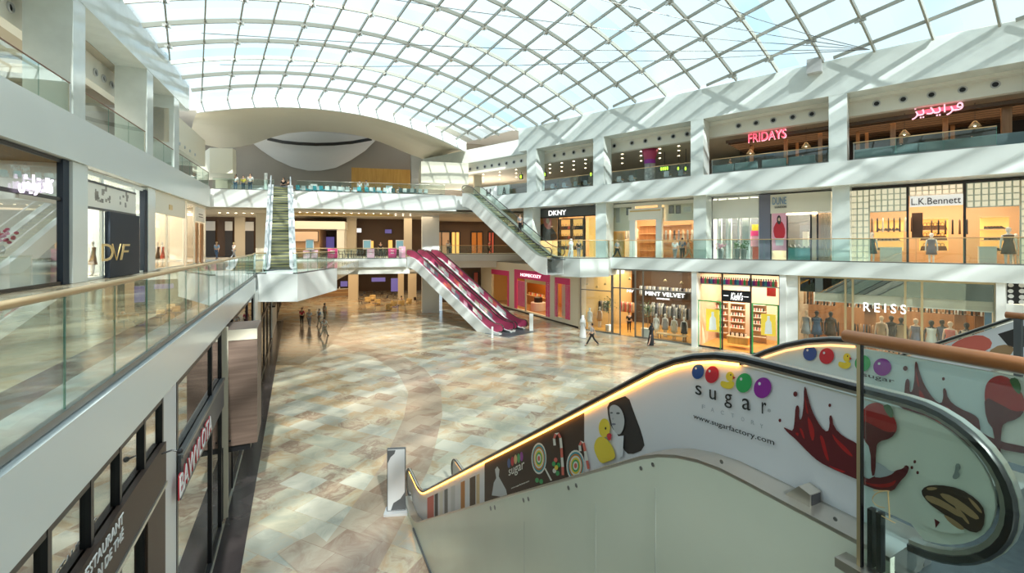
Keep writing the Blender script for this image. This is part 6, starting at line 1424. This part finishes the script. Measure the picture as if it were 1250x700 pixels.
# ================================================================== rear: upper floor food hall
t = thing('wood_kiosk', 'orange wood panelled kiosk at the rear of the upper floor', 'kiosk', B.P(B.S(465, 12), 12, 12.85))
MB().fbox(B, B.S(429, 12), B.S(501, 12), 12, 15.5, 14.4, B.Z(465, 206, 12)).build('panelled_front', M['woodorange'], t); MB().fbox(B, B.S(431, 12), B.S(499, 12), 12.6, 15.3, 12.87, 14.4).build('counter_back', M['brown'], t); MB().fbox(B, B.S(431, 12), B.S(499, 12), 11.8, 12.4, 12.87, 13.95).build('counter', M['wood'], t)
struct(MB().fbox(B, B.S(502, 12), B.S(516, 12), 12, 16, 12.87, 20), 'wall_end', M['grey'])
struct(MB().fbox(B, B.S(514, 3), B.S(572, 3), 3, 9, B.Z(516, 223, 3), B.Z(516, 197, 3)), 'bulkhead', M['cream'])
for k, (u, tt, m_) in enumerate([(363, 1.5, 'lgrey'), (372, 1.2, 'teal'), (380, 1.6, 'teal'), (392, 1.3, 'teal'), (400, 1.2, 'teal'), (408, 1.5, 'teal'), (417, 1.4, 'lgrey'), (426, 1.6, 'lgrey'), (446, 1.2, 'teal'), (455, 1.1, 'teal'), (463, 1.3, 'teal'), (487, 1.4, 'tealgrey'), (496, 1.2, 'tealgrey'), (506, 1.4, 'tealgrey'), (513, 1.3, 'tealgrey')]):
    cl = {'teal': 'teal', 'lgrey': 'pale grey', 'tealgrey': 'dull teal'}[m_]
    put('table', B.P(B.S(u, tt + .9), tt + .9, 12.87), 0, 'white round table behind the rear upper railing', 'white tables of the rear upper floor')
    for dx in (-.75, .75): put('chair', B.P(B.S(u, tt) + dx * .7, tt, 12.87), B.ang() + PI + dx * .4, f'{cl} chair behind the rear upper railing', f'{cl} chairs of the rear upper floor', {'seat': M[m_], 'backrest': M['clothwhite' if dx > 0 else m_]}, None)
    put('chair', B.P(B.S(u, tt) , tt + 1.85, 12.87), B.ang(), f'{cl} chair behind the rear upper railing', f'{cl} chairs of the rear upper floor', {'seat': M[m_], 'backrest': M[m_]}, None)
for u, w, lb_ in ((324.5, 3.6, 'white upright sign stand left of the escalator head'), (463, 0, '')):
    if w: o = thing('sign_stand', lb_, 'sign', B.P(B.S(u, .5), .5, 12.87)); MB().fbox(B, B.S(u - w / 2, .5), B.S(u + w / 2, .5), .45, .6, 12.95, 14.75).build('panel', M['white'], o); MB().fbox(B, B.S(u - w / 2, .5) - .05, B.S(u + w / 2, .5) + .05, .35, .7, 12.87, 12.95).build('base', M['steel'], o)
for k, (u, tt) in enumerate(((475, 2), (383, 2.6))):
    o = thing('white_cabinet', ('white service cabinet left of the dull teal chairs', 'white service cabinet behind the teal chairs near the escalator')[k], 'cabinet', B.P(B.S(u, tt), tt, 12.87)); MB().fbox(B, B.S(u - 4, tt), B.S(u + 4, tt), tt, tt + .5, 12.87, 14.05).build('body', M['white'], o); MB().fbox(B, B.S(u - 4, tt), B.S(u + 4, tt), tt - .02, tt + .52, 14.05, 14.1).build('top', M['lgrey'], o)
for i in range(4): struct(MB().fbox(B, B.S(278, 2), B.S(333, 2), 2 + i * .35, 2.3 + i * .35, 12.87, 13.0 + i * .28), 'step_rear', M['lgrey'])
# rear first floor
ZR = 6.36
struct(MB().fbox(B, -8, 20, 13.5, 13.8, ZR, 11.2), 'wall_rear', M['brown'])
struct(MB().fbox(B, B.S(357, 8), B.S(421, 8), 8, 13, 9.6, 10.5), 'bulkhead', M['ivory'])
struct(MB().fbox(B, B.S(357, 8.1), B.S(390, 8.1), 8.2, 13.4, ZR, 9.6), 'wall_rear', M['tan'])
struct(MB().fbox(B, B.S(411, 8.1), B.S(420, 8.1), 8.2, 13.4, ZR, 9.6), 'wall_rear', M['ivory'])
area('gallery_light', B.P(B.S(440, 6), 6, 11.0), 16, 5, 360, (1, .75, .48), B.ang()); area('gallery_light', B.P(B.S(300, 8), 8, 11.0), 8, 5, 240, (1, .78, .52), B.ang()); area('gallery_light', B.P(B.S(585, 12), 12, 10.9), 10, 5, 260, (1, .70, .42), B.ang())
area('cafe_light', B.P(B.S(440, 16), 16, 4.65), 18, 16, 1000, (1, .72, .42), B.ang())
for u in range(366, 510, 9):
    for tt in (2.5, 5.): put('down', B.P(B.S(u, tt), tt, 11.14), 0, 'small downlight in the ceiling over the rear first floor', 'downlights over the rear first floor', None, 1.3)
for u in range(268, 320, 10): put('down', B.P(B.S(u, 5), 5, 11.14), 0, 'small downlight in the ceiling left of the rear escalator', 'downlights left of the rear escalator', None, 1.5)
struct(MB().fbox(B, B.S(357, 3), B.S(480, 3), 3.4, 3.7, 10.9, 11.14), 'trim_3', M['lampw'] if False else M['gold'])
for u0, u1, v0, v1, m_, lb_ in [(400, 412, 303, 315, 'pink', 'bright pink poster stand with white lines behind the gold-topped railing'), (370, 378, 306, 315, 'palepink', 'pale pink poster stand near the escalator foot'), (380, 388, 305, 315, 'palepink', 'pale pink poster stand left of the bright pink one'), (448, 457, 304, 313, 'palepink', 'pale pink poster stand in the middle of the gold-topped railing'), (474, 484, 303, 313, 'pink', 'bright pink cushion-like stand left of the red escalators'), (487, 495, 301, 313, 'palepink', 'pale pink poster stand touching the red escalators')]:
    tt = .6; o = thing('poster_stand', lb_, 'poster', B.P(B.S((u0 + u1) / 2, tt), tt, ZR)); za, zb2 = ZR + .08, B.Z(u0, v0, tt)
    MB().fbox(B, B.S(u0, tt), B.S(u1, tt), tt, tt + .04, za, zb2).build('panel', M[m_], o); m = MB()
    for f in (.45, .7): m.fbox(B, B.S(u0 + 3, tt), B.S(u1 - 3, tt), tt - .006, tt, za + (zb2 - za) * f, za + (zb2 - za) * f + .06)
    m.build('printed_lines', M['ivory'], o); MB().fbox(B, B.S(u0, tt), B.S(u1, tt), tt - .12, tt + .16, ZR, ZR + .08).build('base', M['steel'], o)
for u, tt, lb_ in [(448, 7, 'dark lit screen in white frame behind the gold-topped railing'), (488, 7, 'greenish lit screen in white frame near the tall white column'), (378, 4, 'curved white framed screen near the escalator foot')]:
    q = B.P(B.S(u, tt), tt, ZR); o = thing('display_screen', lb_, 'screen', q); MB().fbox(B, B.S(u - 5, tt), B.S(u + 5, tt), tt, tt + .1, ZR + .9, ZR + 2.0).build('frame', M['lgrey'], o); MB().fbox(B, B.S(u - 4, tt), B.S(u + 4, tt), tt - .02, tt, ZR + 1.05, ZR + 1.9).build('screen', M['screen'], o); MB().fbox(B, B.S(u, tt) - .1, B.S(u, tt) + .1, tt, tt + .1, ZR, ZR + .9).build('stand', M['steeldk'], o)
for k, u in enumerate((364, 392, 418, 425, 432, 440, 460, 468)):
    put('table', B.P(B.S(u, 2.6), 2.6, ZR), 0, 'dark cafe table behind the gold-topped railing', 'tables of the rear first floor', {'tabletop': M['dark']}); 
    for dx in (-.7, .7): put('chair', B.P(B.S(u, 2.6) + dx, 2.5, ZR), B.ang() + (PI / 2 if dx < 0 else -PI / 2), 'dark cafe chair behind the gold-topped railing', 'chairs of the rear first floor', {'seat': M['dark'], 'backrest': M['dgrey']})
for u0, u1, z0, z1, tt, m_, lb_ in [(358, 388, 8.2, 9.3, 8.0, 'peach', 'wide amber lit shop sign band under the pale bulkhead'), (395, 408, 7.2, 8.8, 13.2, 'screenblue', 'violet lit display deep behind the gold-topped railing'), (434, 441, 9.4, 9.9, 13.2, 'litwhite', 'small white lit sign right of the beige column'), (470, 478, 9.3, 9.8, 13.2, 'screenblue', 'small violet lit sign above the dark screens'), (452, 456, 7.4, 8.3, 13.2, 'litamber', 'small amber lamp panel left of the standing figure'), (474, 479, 7.4, 8.4, 13.2, 'litamber', 'small amber lamp panel near the white framed screen')]:
    o = thing('lit_sign', lb_, 'sign', B.P(B.S((u0 + u1) / 2, tt), tt, z0)); MB().fbox(B, B.S(u0, tt), B.S(u1, tt), tt - .06, tt, z0, z1).build('face', M[m_], o); MB().fbox(B, B.S(u0, tt) - .05, B.S(u1, tt) + .05, tt, tt + .15, z0 - .05, z1 + .05).build('casing', M['dark'], o)
for u0, u1, lb_ in ((251, 263, 'left'), (275, 284, 'middle'), (298, 310, 'right')):
    tt = 13.3; o = thing('shop_window', f'dark shop window with pale sign panel, {lb_} of three behind the beige columns' if lb_ != 'middle' else 'dark shop window with pale sign panel between the first two beige columns', 'window', B.P(B.S(u0, tt), tt, ZR)); MB().fbox(B, B.S(u0, tt), B.S(u1, tt), tt - .05, tt, ZR, 9.5).build('pane', M['dark'], o); MB().fbox(B, B.S(u0, tt), B.S(u1, tt), tt - .1, tt, 9.5, 10.6).build('sign_panel', M['lgrey'], o)
# recessed walkway
struct(MB().fbox(B, B.S(527, 17), B.S(660, 17), 17, 17.3, 6.6, 11.3), 'wall_rear', M['brown'])
for u0, u1, m_, lb_ in [(529, 549, 'peach', 'peach lit shop window beside the tall white column'), (551, 561, 'litamber', 'amber lit shop window right of the peach one'), (575, 589, 'orange', 'orange lit wall panel under the long white escalator'), (596, 603, 'coral', 'red lit panel under the long white escalator')]:
    tt = 16.9; o = thing('shop_window', lb_, 'window', B.P(B.S(u0, tt), tt, 6.62)); MB().fbox(B, B.S(u0, tt), B.S(u1, tt), tt - .05, tt, 6.62, 9.6).build('lit_back', M[m_], o); m = MB()
    for u in (u0, (u0 + u1) / 2, u1): m.fbox(B, B.S(u, tt) - .07, B.S(u, tt) + .07, tt - .12, tt, 6.62, 9.7)
    m.fbox(B, B.S(u0, tt), B.S(u1, tt), tt - .12, tt, 9.6, 9.8); m.build('frame', M['black'], o)
o = thing('lit_sign', 'white lit shop sign seen through the long white escalator', 'sign', B.P(B.S(625, 16.8), 16.8, 9.9)); a = B.P(B.S(614, 16.8), 16.8, 10); b = B.P(B.S(637, 16.8), 16.8, 10); MB().fbox(B, B.S(612, 16.9), B.S(640, 16.9), 16.85, 17, 9.6, 10.9).build('board', M['dgrey'], o)
m = MB()
for k in range(9): m.fbox(B, B.S(615, 16.8) + k * .24, B.S(615, 16.8) + k * .24 + .15, 16.8, 16.85, 10.0, 10.4)
m.build('lettering', M['litwhite'], o)
# ================================================================== ground floor cafe under the rear gallery
struct(MB().fbox(B, -12, b2s(566), 32, 32.3, 0, 4.9), 'wall_rear', M['brown'])
def arcwall(c, r, a0, a1, z0, z1, th, n=20):
    m = MB(); 
    for i in range(n):
        x0, x1 = a0 + (a1 - a0) * i / n, a0 + (a1 - a0) * (i + 1) / n
        m.box8([Vector((c.x + rr_ * math.cos(x), c.y + rr_ * math.sin(x), z)) for z in (z0, z1) for rr_, x in ((r, x0), (r, x1), (r + th, x1), (r + th, x0))])
    return m
q = onz(395, 362, 0); cc = q + Vector((0, 4.6, 0))
o = thing('curved_counter', 'low curved cafe counter of light stone bands under the rear gallery', 'counter', q); arcwall(cc, 4.4, PI * 1.2, PI * 1.78, 0, 1.0, .25).build('body', M['tan'], o); arcwall(cc, 4.3, PI * 1.2, PI * 1.78, 1.0, 1.1, .45).build('top', M['lcream'], o); arcwall(cc, 4.66, PI * 1.2, PI * 1.78, .45, .55, .02).build('band', M['gold'], o)
for k in range(7): put('bottle', Vector((cc.x + 4.5 * math.cos(PI * (1.3 + .06 * k)), cc.y + 4.5 * math.sin(PI * (1.3 + .06 * k)), 1.1)), 0, 'bottle standing on the curved cafe counter', 'bottles on the curved counter', {'body': M[['clothwhite', 'green', 'dark'][k % 3]]}, 2.2)
for k, (u, v) in enumerate(((455, 367), (461, 373), (481, 375), (490, 374), (499, 372), (449, 370), (475, 379))): put('arm', onz(u, v, 0), k * 1.3, 'beige tub armchair in the ground floor cafe beside the white column', 'beige armchairs of the cafe')
for k, (u, v) in enumerate(((441, 366), (446, 363), (452, 362), (458, 361), (466, 363), (471, 368), (477, 363), (482, 365), (508, 371), (440, 372))):
    put('chair', onz(u, v, 0), k * .9, 'dark brown chair farther back in the ground floor cafe', 'dark chairs of the cafe', {'seat': M['brown'], 'backrest': M['dark']}); 
for u, v in ((458, 378), (486, 380), (446, 377)): put('table', onz(u, v, 0), 0, 'small dark table among the beige tub armchairs', 'dark tables of the cafe', {'tabletop': M['brown']})
for k, (u, v, m_, lb_) in enumerate([(462, 341, 'screenblue', 'wide violet lit sign over the ground floor cafe'), (482, 346, 'screenblue', 'tall violet lit sign left of the beige cafe columns'), (392, 346, 'screen', 'dark lit menu screen behind the curved counter'), (405, 346, 'screen', 'dim green menu screen behind the curved counter'), (420, 346, 'screenblue', 'lilac lit menu screen behind the curved counter')]):
    q = ony(u, v, 66); w = (8, 4.5, 5, 4, 4)[k] * q.y / FOC; h = (3, 10, 5, 4, 4)[k] * q.y / FOC
    o = thing('lit_sign', lb_, 'sign', q); Fq = Fac((q.x, q.y), (B.d.x, B.d.y), (B.n.x, B.n.y)); MB().fbox(Fq, -w, w, 0, .06, q.z - h, q.z + h * .6).build('face', M[m_], o); MB().fbox(Fq, -w - .06, w + .06, .06, .2, q.z - h - .06, q.z + h * .6 + .06).build('casing', M['dark'], o)
    MB().fbox(Fq, -.05, .05, .08, .16, q.z, 4.72).build('hanger', M['dark'], o)
# ================================================================== free-standing things on the ground floor
q = onz(484, 626, 0); FT = Fac((q.x, q.y), (1, .10), (-.10, 1))
t = thing('information_totem', 'white upright information stand with dark corners beside the foot of the advertising escalator', 'sign', q)
MB().fbox(FT, -.33, .33, -.2, .2, 0, .07).build('base', M['grey'], t); MB().fbox(FT, -.26, .26, -.04, .04, .07, 1.86).build('frame', M['dgrey'], t); MB().fbox(FT, -.24, .24, -.046, -.04, .09, 1.84).build('panel', M['lgrey'], t)
MB().prism([FT.P(-.24, -.052, 1.82), FT.P(-.02, -.052, 1.82), FT.P(-.05, -.052, 1.72), FT.P(-.16, -.052, 1.62), FT.P(-.24, -.052, 1.45)], (0, .004, 0)).build('dark_corner', M['dgrey'], t); MB().prism([FT.P(.24, -.052, .1), FT.P(-.15, -.052, .1), FT.P(-.08, -.052, .3), FT.P(.12, -.052, .42), FT.P(.24, -.052, .6)], (0, .004, 0)).build('dark_corner', M['dgrey'], t)
for u, v, h, w, lb_ in ((648.5, 404.5, 1.55, .17, 'white square sensor post right of the red escalators'), (601, 413, .95, .08, 'slim white sensor post left of the red escalators')):
    q = onz(u, v, 0); o = thing('sensor_post', lb_, 'post', q); MB().box(q.x - w, q.x + w, q.y - w, q.y + w, .03, h).build('body', M['white'], o, bevel=.015); MB().box(q.x - w * 1.2, q.x + w * 1.2, q.y - w * 1.2, q.y + w * 1.2, 0, .03).build('base', M['steel'], o)
# ================================================================== people: one continuous body each, clothes as fitted layers
def skin_mesh(verts, edges, radii, name, m, root=0, sub=1):
    me = bpy.data.meshes.new(name); me.from_pydata(verts, edges, []); o = bpy.data.objects.new(name, me); TS.collection.objects.link(o)
    md = o.modifiers.new('s', 'SKIN'); md.use_smooth_shade = True
    for i, r in enumerate(radii):
        d = me.skin_vertices[0].data[i]; d.radius = r if isinstance(r, tuple) else (r, r); d.use_root = i == root
    if sub: s_ = o.modifiers.new('u', 'SUBSURF'); s_.levels = s_.render_levels = sub
    ne = baked(o)
    bpy.data.objects.remove(o); bpy.data.meshes.remove(me); ne.name = name
    ne.materials.clear(); ne.materials.append(m); ne.polygons.foreach_set('use_smooth', [True] * len(ne.polygons))
    return bpy.data.objects.new(name, ne)
def person(label, loc, rz, top, low, style='trousers', pose='stand', H=1.72, skin='skin', hair='hair', head=None, group=None, phase=1, holds=None):
    """faces -Y before turning by rz"""
    t = thing('person', label, 'person', loc, rz, group); k = H / 1.72
    sit = pose == 'sit'; w = {'stand': 0., 'walk': .26, 'sit': 0}[pose] * phase
    dz = -.42 if sit else 0.
    V = []; E = []; Rr = []
    def v(p, r, par=None):
        V.append(Vector(p) * k); Rr.append(tuple(x * k for x in r) if isinstance(r, tuple) else r * k)
        if par is not None: E.append((par, len(V) - 1))
        return len(V) - 1
    pel = v((0, 0, .96 + dz), (.135, .10)); sp = v((0, .01, 1.14 + dz), (.12, .09), pel); ch = v((0, 0, 1.34 + dz), (.155, .105), sp); nk = v((0, .015, 1.475 + dz), .052, ch)
    hb = v((0, -.005, 1.56 + dz), (.062, .07), nk); hm = v((0, -.005, 1.635 + dz), (.075, .092), hb); v((0, 0, 1.705 + dz), (.055, .065), hm); v((0, -.105, 1.615 + dz), .014, hm)
    arms = []; legs = []
    for s in (-1, 1):
        sw = -s * w
        sh = v((s * .185, 0, 1.40 + dz), .052, ch); el = v((s * .235, .03 + sw * .35 - (.05 if sit else 0), 1.13 + dz), .040, sh)
        wz = (.98 if sit or holds else .89) + dz; wy = (-.24 if (sit or holds) else -.02 + sw * .9)
        wr = v((s * (.19 if (sit or holds) else .25), wy, wz), .028, el); dirn = Vector((0, -.8, -.2)).normalized() if (sit or holds) else Vector((0, -.12 + sw * .3, -1)).normalized()
        pa = V[wr] / k + dirn * .075; pl = v(pa, (.036, .02), wr)
        for f in range(4):
            off = Vector((0, (f - 1.5) * .02, 0)) if not (sit or holds) else Vector(((f - 1.5) * .02, 0, 0)); ln = (.055, .066, .062, .048)[f]
            a = v(pa + dirn * .035 + off, .0095, pl); v(pa + dirn * (.035 + ln) + off + Vector((-s * .012, 0, 0)), .0075, a)
        th = pa + Vector((-s * .0, -.034, .0)) + dirn * .01; a = v(pa + dirn * -.02 + (Vector((0, -.03, 0)) if not (sit or holds) else Vector((-s * .03, 0, 0))), .011, wr); v(pa + dirn * .03 + (Vector((0, -.045, 0)) if not (sit or holds) else Vector((-s * .045, 0, 0))), .009, a)
        arms.append((sh, el, wr))
        st = s * w
        hp = v((s * .092, 0, .88 + dz), .092, pel)
        if sit: kn = v((s * .11, -.42, .50), .062, hp); an = v((s * .11, -.42, .09), .042, kn)
        else: kn = v((s * .095, -st * .55 - .015, .50), .062, hp); an = v((s * .095, -st * 1.25 + (.10 if st < 0 else 0), .09 + (.05 if st < 0 else 0)), .042, kn)
        he = V[an] / k; to = v(he + Vector((s * .02, -.15, -.055)), (.04, .03), an); legs.append((hp, kn, an, to))
    body = skin_mesh(V, E, Rr, 'body', M[skin], 0)
    C.objects.link(body); body.parent = t
    def layer(name, ids, m, grow, extra=None, root=0):
        mp = {i: q for q, i in enumerate(ids)}; es = [(mp[a], mp[b]) for a, b in E if a in mp and b in mp]
        rr = [tuple(x + grow * k for x in (Rr[i] if isinstance(Rr[i], tuple) else (Rr[i], Rr[i]))) for i in ids]
        o = skin_mesh([V[i] for i in ids], es, rr, name, m, root); C.objects.link(o); o.parent = t; return o
    long_ = style in ('robe', 'abaya', 'trousers_long')
    if style in ('robe', 'abaya'):
        prof = [(.29, .02, -w * .3), (.27, .35, -w * .15), (.22, .75, 0), (.185, .98, 0), (.165, 1.15, 0), (.19, 1.34, 0), (.15, 1.43, 0), (.07, 1.48, 0)]; n = 18; vs = []
        for r, z, oy in prof: vs += [Vector((r * 1.08 * math.cos(2 * PI * q / n) * (1 + .05 * math.cos(q * 2.1)), oy + r * .74 * math.sin(2 * PI * q / n), z)) * k for q in range(n)]
        m = MB().add(vs, [(i * n + q, i * n + (q + 1) % n, (i + 1) * n + (q + 1) % n, (i + 1) * n + q) for i in range(len(prof) - 1) for q in range(n)])
        for a in arms: m.tube([V[a[0]], V[a[1]], V[a[2]]], 1, 10, (0, 1, 0), False, [.075 * k, .062 * k, .06 * k])
        me = m; o = me.build('robe', M[top], None, True); bpy.data.objects.remove(o); 
        ob = MB(); ob.v = me.v; ob.f = me.f
        lo = bpy.data.meshes.new('robe'); lo.from_pydata(ob.v, [], ob.f); lo.polygons.foreach_set('use_smooth', [True] * len(lo.polygons)); lo.materials.append(M[top]); o = bpy.data.objects.new('robe', lo); C.objects.link(o); o.parent = t
    else:
        layer('shirt', [pel, sp, ch] + [x for a in arms for x in (a[0], a[1])], M[top], .014)
        if style == 'dress':
            pass
        ids = [pel] + [x for l in legs for x in (l[0], l[1])] + ([] if style == 'shorts' else [l[2] for l in legs])
        layer('trousers' if style != 'shorts' else 'shorts', ids, M[low], .014)
    for l in legs:
        a = V[l[2]]; c = V[l[3]]
        o = skin_mesh([a + Vector((0, .03, -.02)) * k, a + Vector((0, .035, -.055)) * k, a.lerp(c, .55) + Vector((0, 0, -.02)) * k, c + Vector((0, -.015, -.002)) * k], [(0, 1), (1, 2), (2, 3)], [(.045 * k, .045 * k), (.04 * k, .035 * k), (.045 * k, .035 * k), (.04 * k, .028 * k)], 'shoe', M['clothblack'], 1); C.objects.link(o); o.parent = t
    hz = (1.66 + dz) * k
    def kid(m, name, mm):
        lo = bpy.data.meshes.new(name); lo.from_pydata(m.v, [], m.f); lo.polygons.foreach_set('use_smooth', [True] * len(lo.polygons)); lo.materials.append(mm); o = bpy.data.objects.new(name, lo); C.objects.link(o); o.parent = t; return o
    for s in (-1, 1): kid(MB().ell((s * .032 * k, -.098 * k, (1.64 + dz) * k), .011 * k, .008 * k, .007 * k, 6, 4), 'eye', M['clothblack'])
    if head in ('veil', 'scarf'):
        m = MB(); n = 16; rings = [(.03, 1.765, .02), (.092, 1.73, .01), (.118, 1.66, .0), (.12, 1.58, .005), (.13, 1.5, .01), (.19, 1.40, .01), (.23, 1.22, .015)]
        vs = []
        for i, (r, z, oy) in enumerate(rings):
            for q in range(n):
                a = 2 * PI * q / n; f = .62 if (1.54 < z < 1.72 and math.sin(a) < -.55) else 1.
                vs.append(Vector((r * math.cos(a), oy + r * 1.02 * math.sin(a) * f, z + dz)) * k)
        m.add(vs, [(i * n + q, i * n + (q + 1) % n, (i + 1) * n + (q + 1) % n, (i + 1) * n + q) for i in range(len(rings) - 1) for q in range(n)]); kid(m, 'head_scarf', M[top if head == 'scarf' else 'clothwhite'])
    else:
        m = MB(); n = 14; rings = [(.02, 1.752), (.066, 1.735), (.093, 1.69), (.100, 1.64)] + ([(.098, 1.56), (.105, 1.46)] if head == 'long' else [(.09, 1.58)])
        vs = []
        for r, z in rings:
            for q in range(n):
                a = 2 * PI * q / n; front_ = math.sin(a) < -.25 and z < 1.70
                vs.append(Vector((r * .98 * math.cos(a), .008 + r * 1.08 * math.sin(a) * (.25 if front_ else 1), z + dz)) * k)
        m.add(vs, [(i * n + q, i * n + (q + 1) % n, (i + 1) * n + (q + 1) % n, (i + 1) * n + q) for i in range(len(rings) - 1) for q in range(n)] + [tuple(range(n))]); kid(m, 'hair', M[hair])
    return t
def gp(u, v, z=0.): return onz(u, v, z)
W90 = PI / 2
person('person in red top and dark trousers standing among the group on the rear floor', gp(368.5, 397), 0, 'clothred', 'clothblack', 'trousers', 'stand', 1.66)
person('person in pale grey top and grey trousers right of the one in red', gp(377.5, 399.5), .3, 'lgrey', 'clothgrey', 'trousers', 'walk', 1.66)
person('person in light blue shirt at the right of the group on the rear floor', gp(389.5, 398), -.4, 'clothblue', 'khaki', 'trousers', 'walk', 1.6)
person('person in cream top and khaki trousers behind the one in light blue', gp(396.5, 392), 2.6, 'ivory', 'khaki', 'trousers', 'stand', 1.8)
person('person in pale clothes walking nearest the camera on the rear floor', gp(396, 411), 2.9, 'ivory', 'beige', 'trousers', 'walk', 1.62, phase=-1)
person('person in long white robe and white headcloth by the glass corner', gp(711.5, 412.5), 2.2, 'clothwhite', 'clothwhite', 'robe', 'stand', 1.85, 'skin2', head='veil')
person('person in dark jacket striding along the floor past the clothes shop', gp(722.5, 422.5), -1.9, 'clothgrey', 'clothblack', 'trousers', 'walk', 1.72, phase=1.25)
person('person in long black robe and head scarf in front of the clothes shop', gp(795, 421.5), -1.2, 'clothblack', 'clothblack', 'abaya', 'walk', 1.66, head='scarf')
person('person in dark clothes standing at left under the rear gallery', gp(353, 362), .5, 'clothblack', 'clothblack', 'trousers', 'stand', 1.75)
person('person in dark clothes with feet apart near the curved cafe counter', gp(361.5, 361), -.6, 'clothgrey', 'clothblack', 'trousers', 'walk', 1.75)
person('person in white top seated in the ground floor cafe near the white column', gp(490, 374), 3.9, 'clothwhite', 'denim', 'trousers', 'sit', 1.7)
# first floor
def bp(u, tt, z): return B.P(B.S(u, tt), tt, z)
person('person in pale blue top and jeans walking past the left beige columns', bp(264.5, 2.2, 6.34), .2, 'clothblue', 'denim', 'trousers', 'walk', 1.72, hair='straw')
person('person in grey top with light hair beyond the left gallery railing', bp(285.5, 3.2, 6.34), 2.8, 'ivory', 'clothgrey', 'trousers', 'walk', 1.66, hair='straw')
person('person in white shirt leaning at the railing above the red escalators', bp(547, 9.1, 6.62), 0, 'clothwhite', 'clothblack', 'trousers', 'stand', 1.72)
person('person in red top behind the recessed walkway railing', bp(597.5, 10.2, 6.62), -.8, 'clothred', 'clothblack', 'trousers', 'walk', 1.68)
person('person in black and white standing behind the gold-topped railing', bp(464.5, 5.5, 6.36), .4, 'clothblack', 'clothblack', 'trousers', 'stand', 1.75)
a = EF.run * .30
pe = EF.P(math.ceil(a / .405) * .405 + .2, .2, EF.nose(math.ceil(a / .405) * .405 + .2)); person('person in dark clothes riding the long white escalator', pe, math.atan2(dF.y, dF.x) + W90 + PI, 'clothgrey', 'clothblack', 'trousers', 'stand', 1.72)
def rp_(u, t, z): return R.P(R.S(u, t), t, z)
person('person in grey top before the orange panel of the cream shopfront', rp_(753.5, 1.0, 6.52), .8, 'clothgrey', 'clothblack', 'trousers', 'walk', 1.7, hair='straw')
person('person in white top behind the railing, left of the white column', rp_(824, 1.0, 6.52), -.5, 'clothwhite', 'clothgrey', 'trousers', 'walk', 1.7)
person('person in dark blue top looking into the cream shopfront', rp_(833, 1.2, 6.52), 2.6, 'denim', 'clothblack', 'trousers', 'stand', 1.78)
person('person in salmon top right next to the white column railing', rp_(840.5, 1.0, 6.52), 1.2, 'peach', 'khaki', 'trousers', 'walk', 1.66)
person('person in black and white top before the black shopfront', rp_(706.5, 1.0, 6.52), .3, 'clothblack', 'clothgrey', 'trousers', 'stand', 1.7)
person('person in long white robe beside the bay railing at the black shopfront', rp_(697, .9, 6.52), -.9, 'clothwhite', 'clothwhite', 'robe', 'walk', 1.8, 'skin2', head='veil')
# upper floor
for k, (u, top_, lb_) in enumerate([(287.5, 'clothwhite', 'person in white at the rear upper railing, leftmost of three'), (297, 'yellow', 'person in yellow top at the rear upper railing between two in white'), (305.5, 'clothwhite', 'person in white nearest the upright sign stand')]):
    person(lb_, bp(u, .7, 12.87), .1 * k, top_, 'denim', 'trousers', 'stand', (1.7, 1.58, 1.8)[k])
person('person in dark clothes at the head of the green-stepped escalator', bp(346, 2.2, 12.87), .2, 'clothblack', 'clothblack', 'trousers', 'stand', 1.72)
person('person in brown at the head of the green-stepped escalator', bp(352, 3.4, 12.87), -.2, 'brown', 'clothblack', 'trousers', 'walk', 1.74)
person('person in white shirt left of the orange wood kiosk tables', bp(439, 2.4, 12.87), .2, 'clothwhite', 'clothblack', 'trousers', 'stand', 1.7)
person('person in white shirt before the orange wood kiosk', bp(447, 2.6, 12.87), -.3, 'clothwhite', 'clothblack', 'trousers', 'stand', 1.78)
for k, (u, top_, c_) in enumerate([(400, 'clothgrey', 'grey'), (417, 'clothblack', 'black'), (426, 'clothwhite', 'white'), (487, 'clothwhite', 'white'), (506, 'ivory', 'cream')]):
    person(f'person in {c_} seated behind the rear upper railing, ' + ('left of the wood kiosk' if u < 430 else 'at the dull teal chairs'), bp(u, {400: 3.05, 417: 3.25, 426: 3.45}.get(u, 3.25), 12.87), B.ang(), top_, 'clothblack', 'trousers', 'sit', 1.7)
for k, (u, top_, lb_) in enumerate([(912, 'clothwhite', 'person in white seated below the red lettering at left'), (980, 'clothwhite', 'person in white seated below the red lettering at right'), (1100, 'peach', 'person in peach seated below the rose Arabic sign'), (1186, 'clothwhite', 'person in white seated below the rose Arabic sign at right')]):
    person(lb_, rp_(u, 2.95, 12.88), R.ang(), top_, 'clothblack', 'trousers', 'sit', 1.7)
person('person in brown standing deep in the restaurant below the red lettering', rp_(891, 3.6, 12.88), .5, 'brown', 'clothblack', 'trousers', 'stand', 1.75)
# inside the fashion shop and the clothes shop
for u, tt, top_, low_, lb_ in [(1056, 2.4, 'clothgrey', 'clothblack', 'person in grey inside the fashion shop under the lettering'), (1127, 2.6, 'clothblack', 'denim', 'person in black inside the fashion shop beside the brass mullions'), (1170, 2.6, 'coral', 'clothblack', 'person in salmon inside the fashion shop at right'), (768, 2.2, 'clothblack', 'clothblack', 'person in black inside the open clothes shop doorway')]:
    person(lb_, rp_(u, tt, .035), R.ang() + PI * .2, top_, low_, 'trousers', 'stand', 1.72)

bpy.data.scenes.remove(TS)
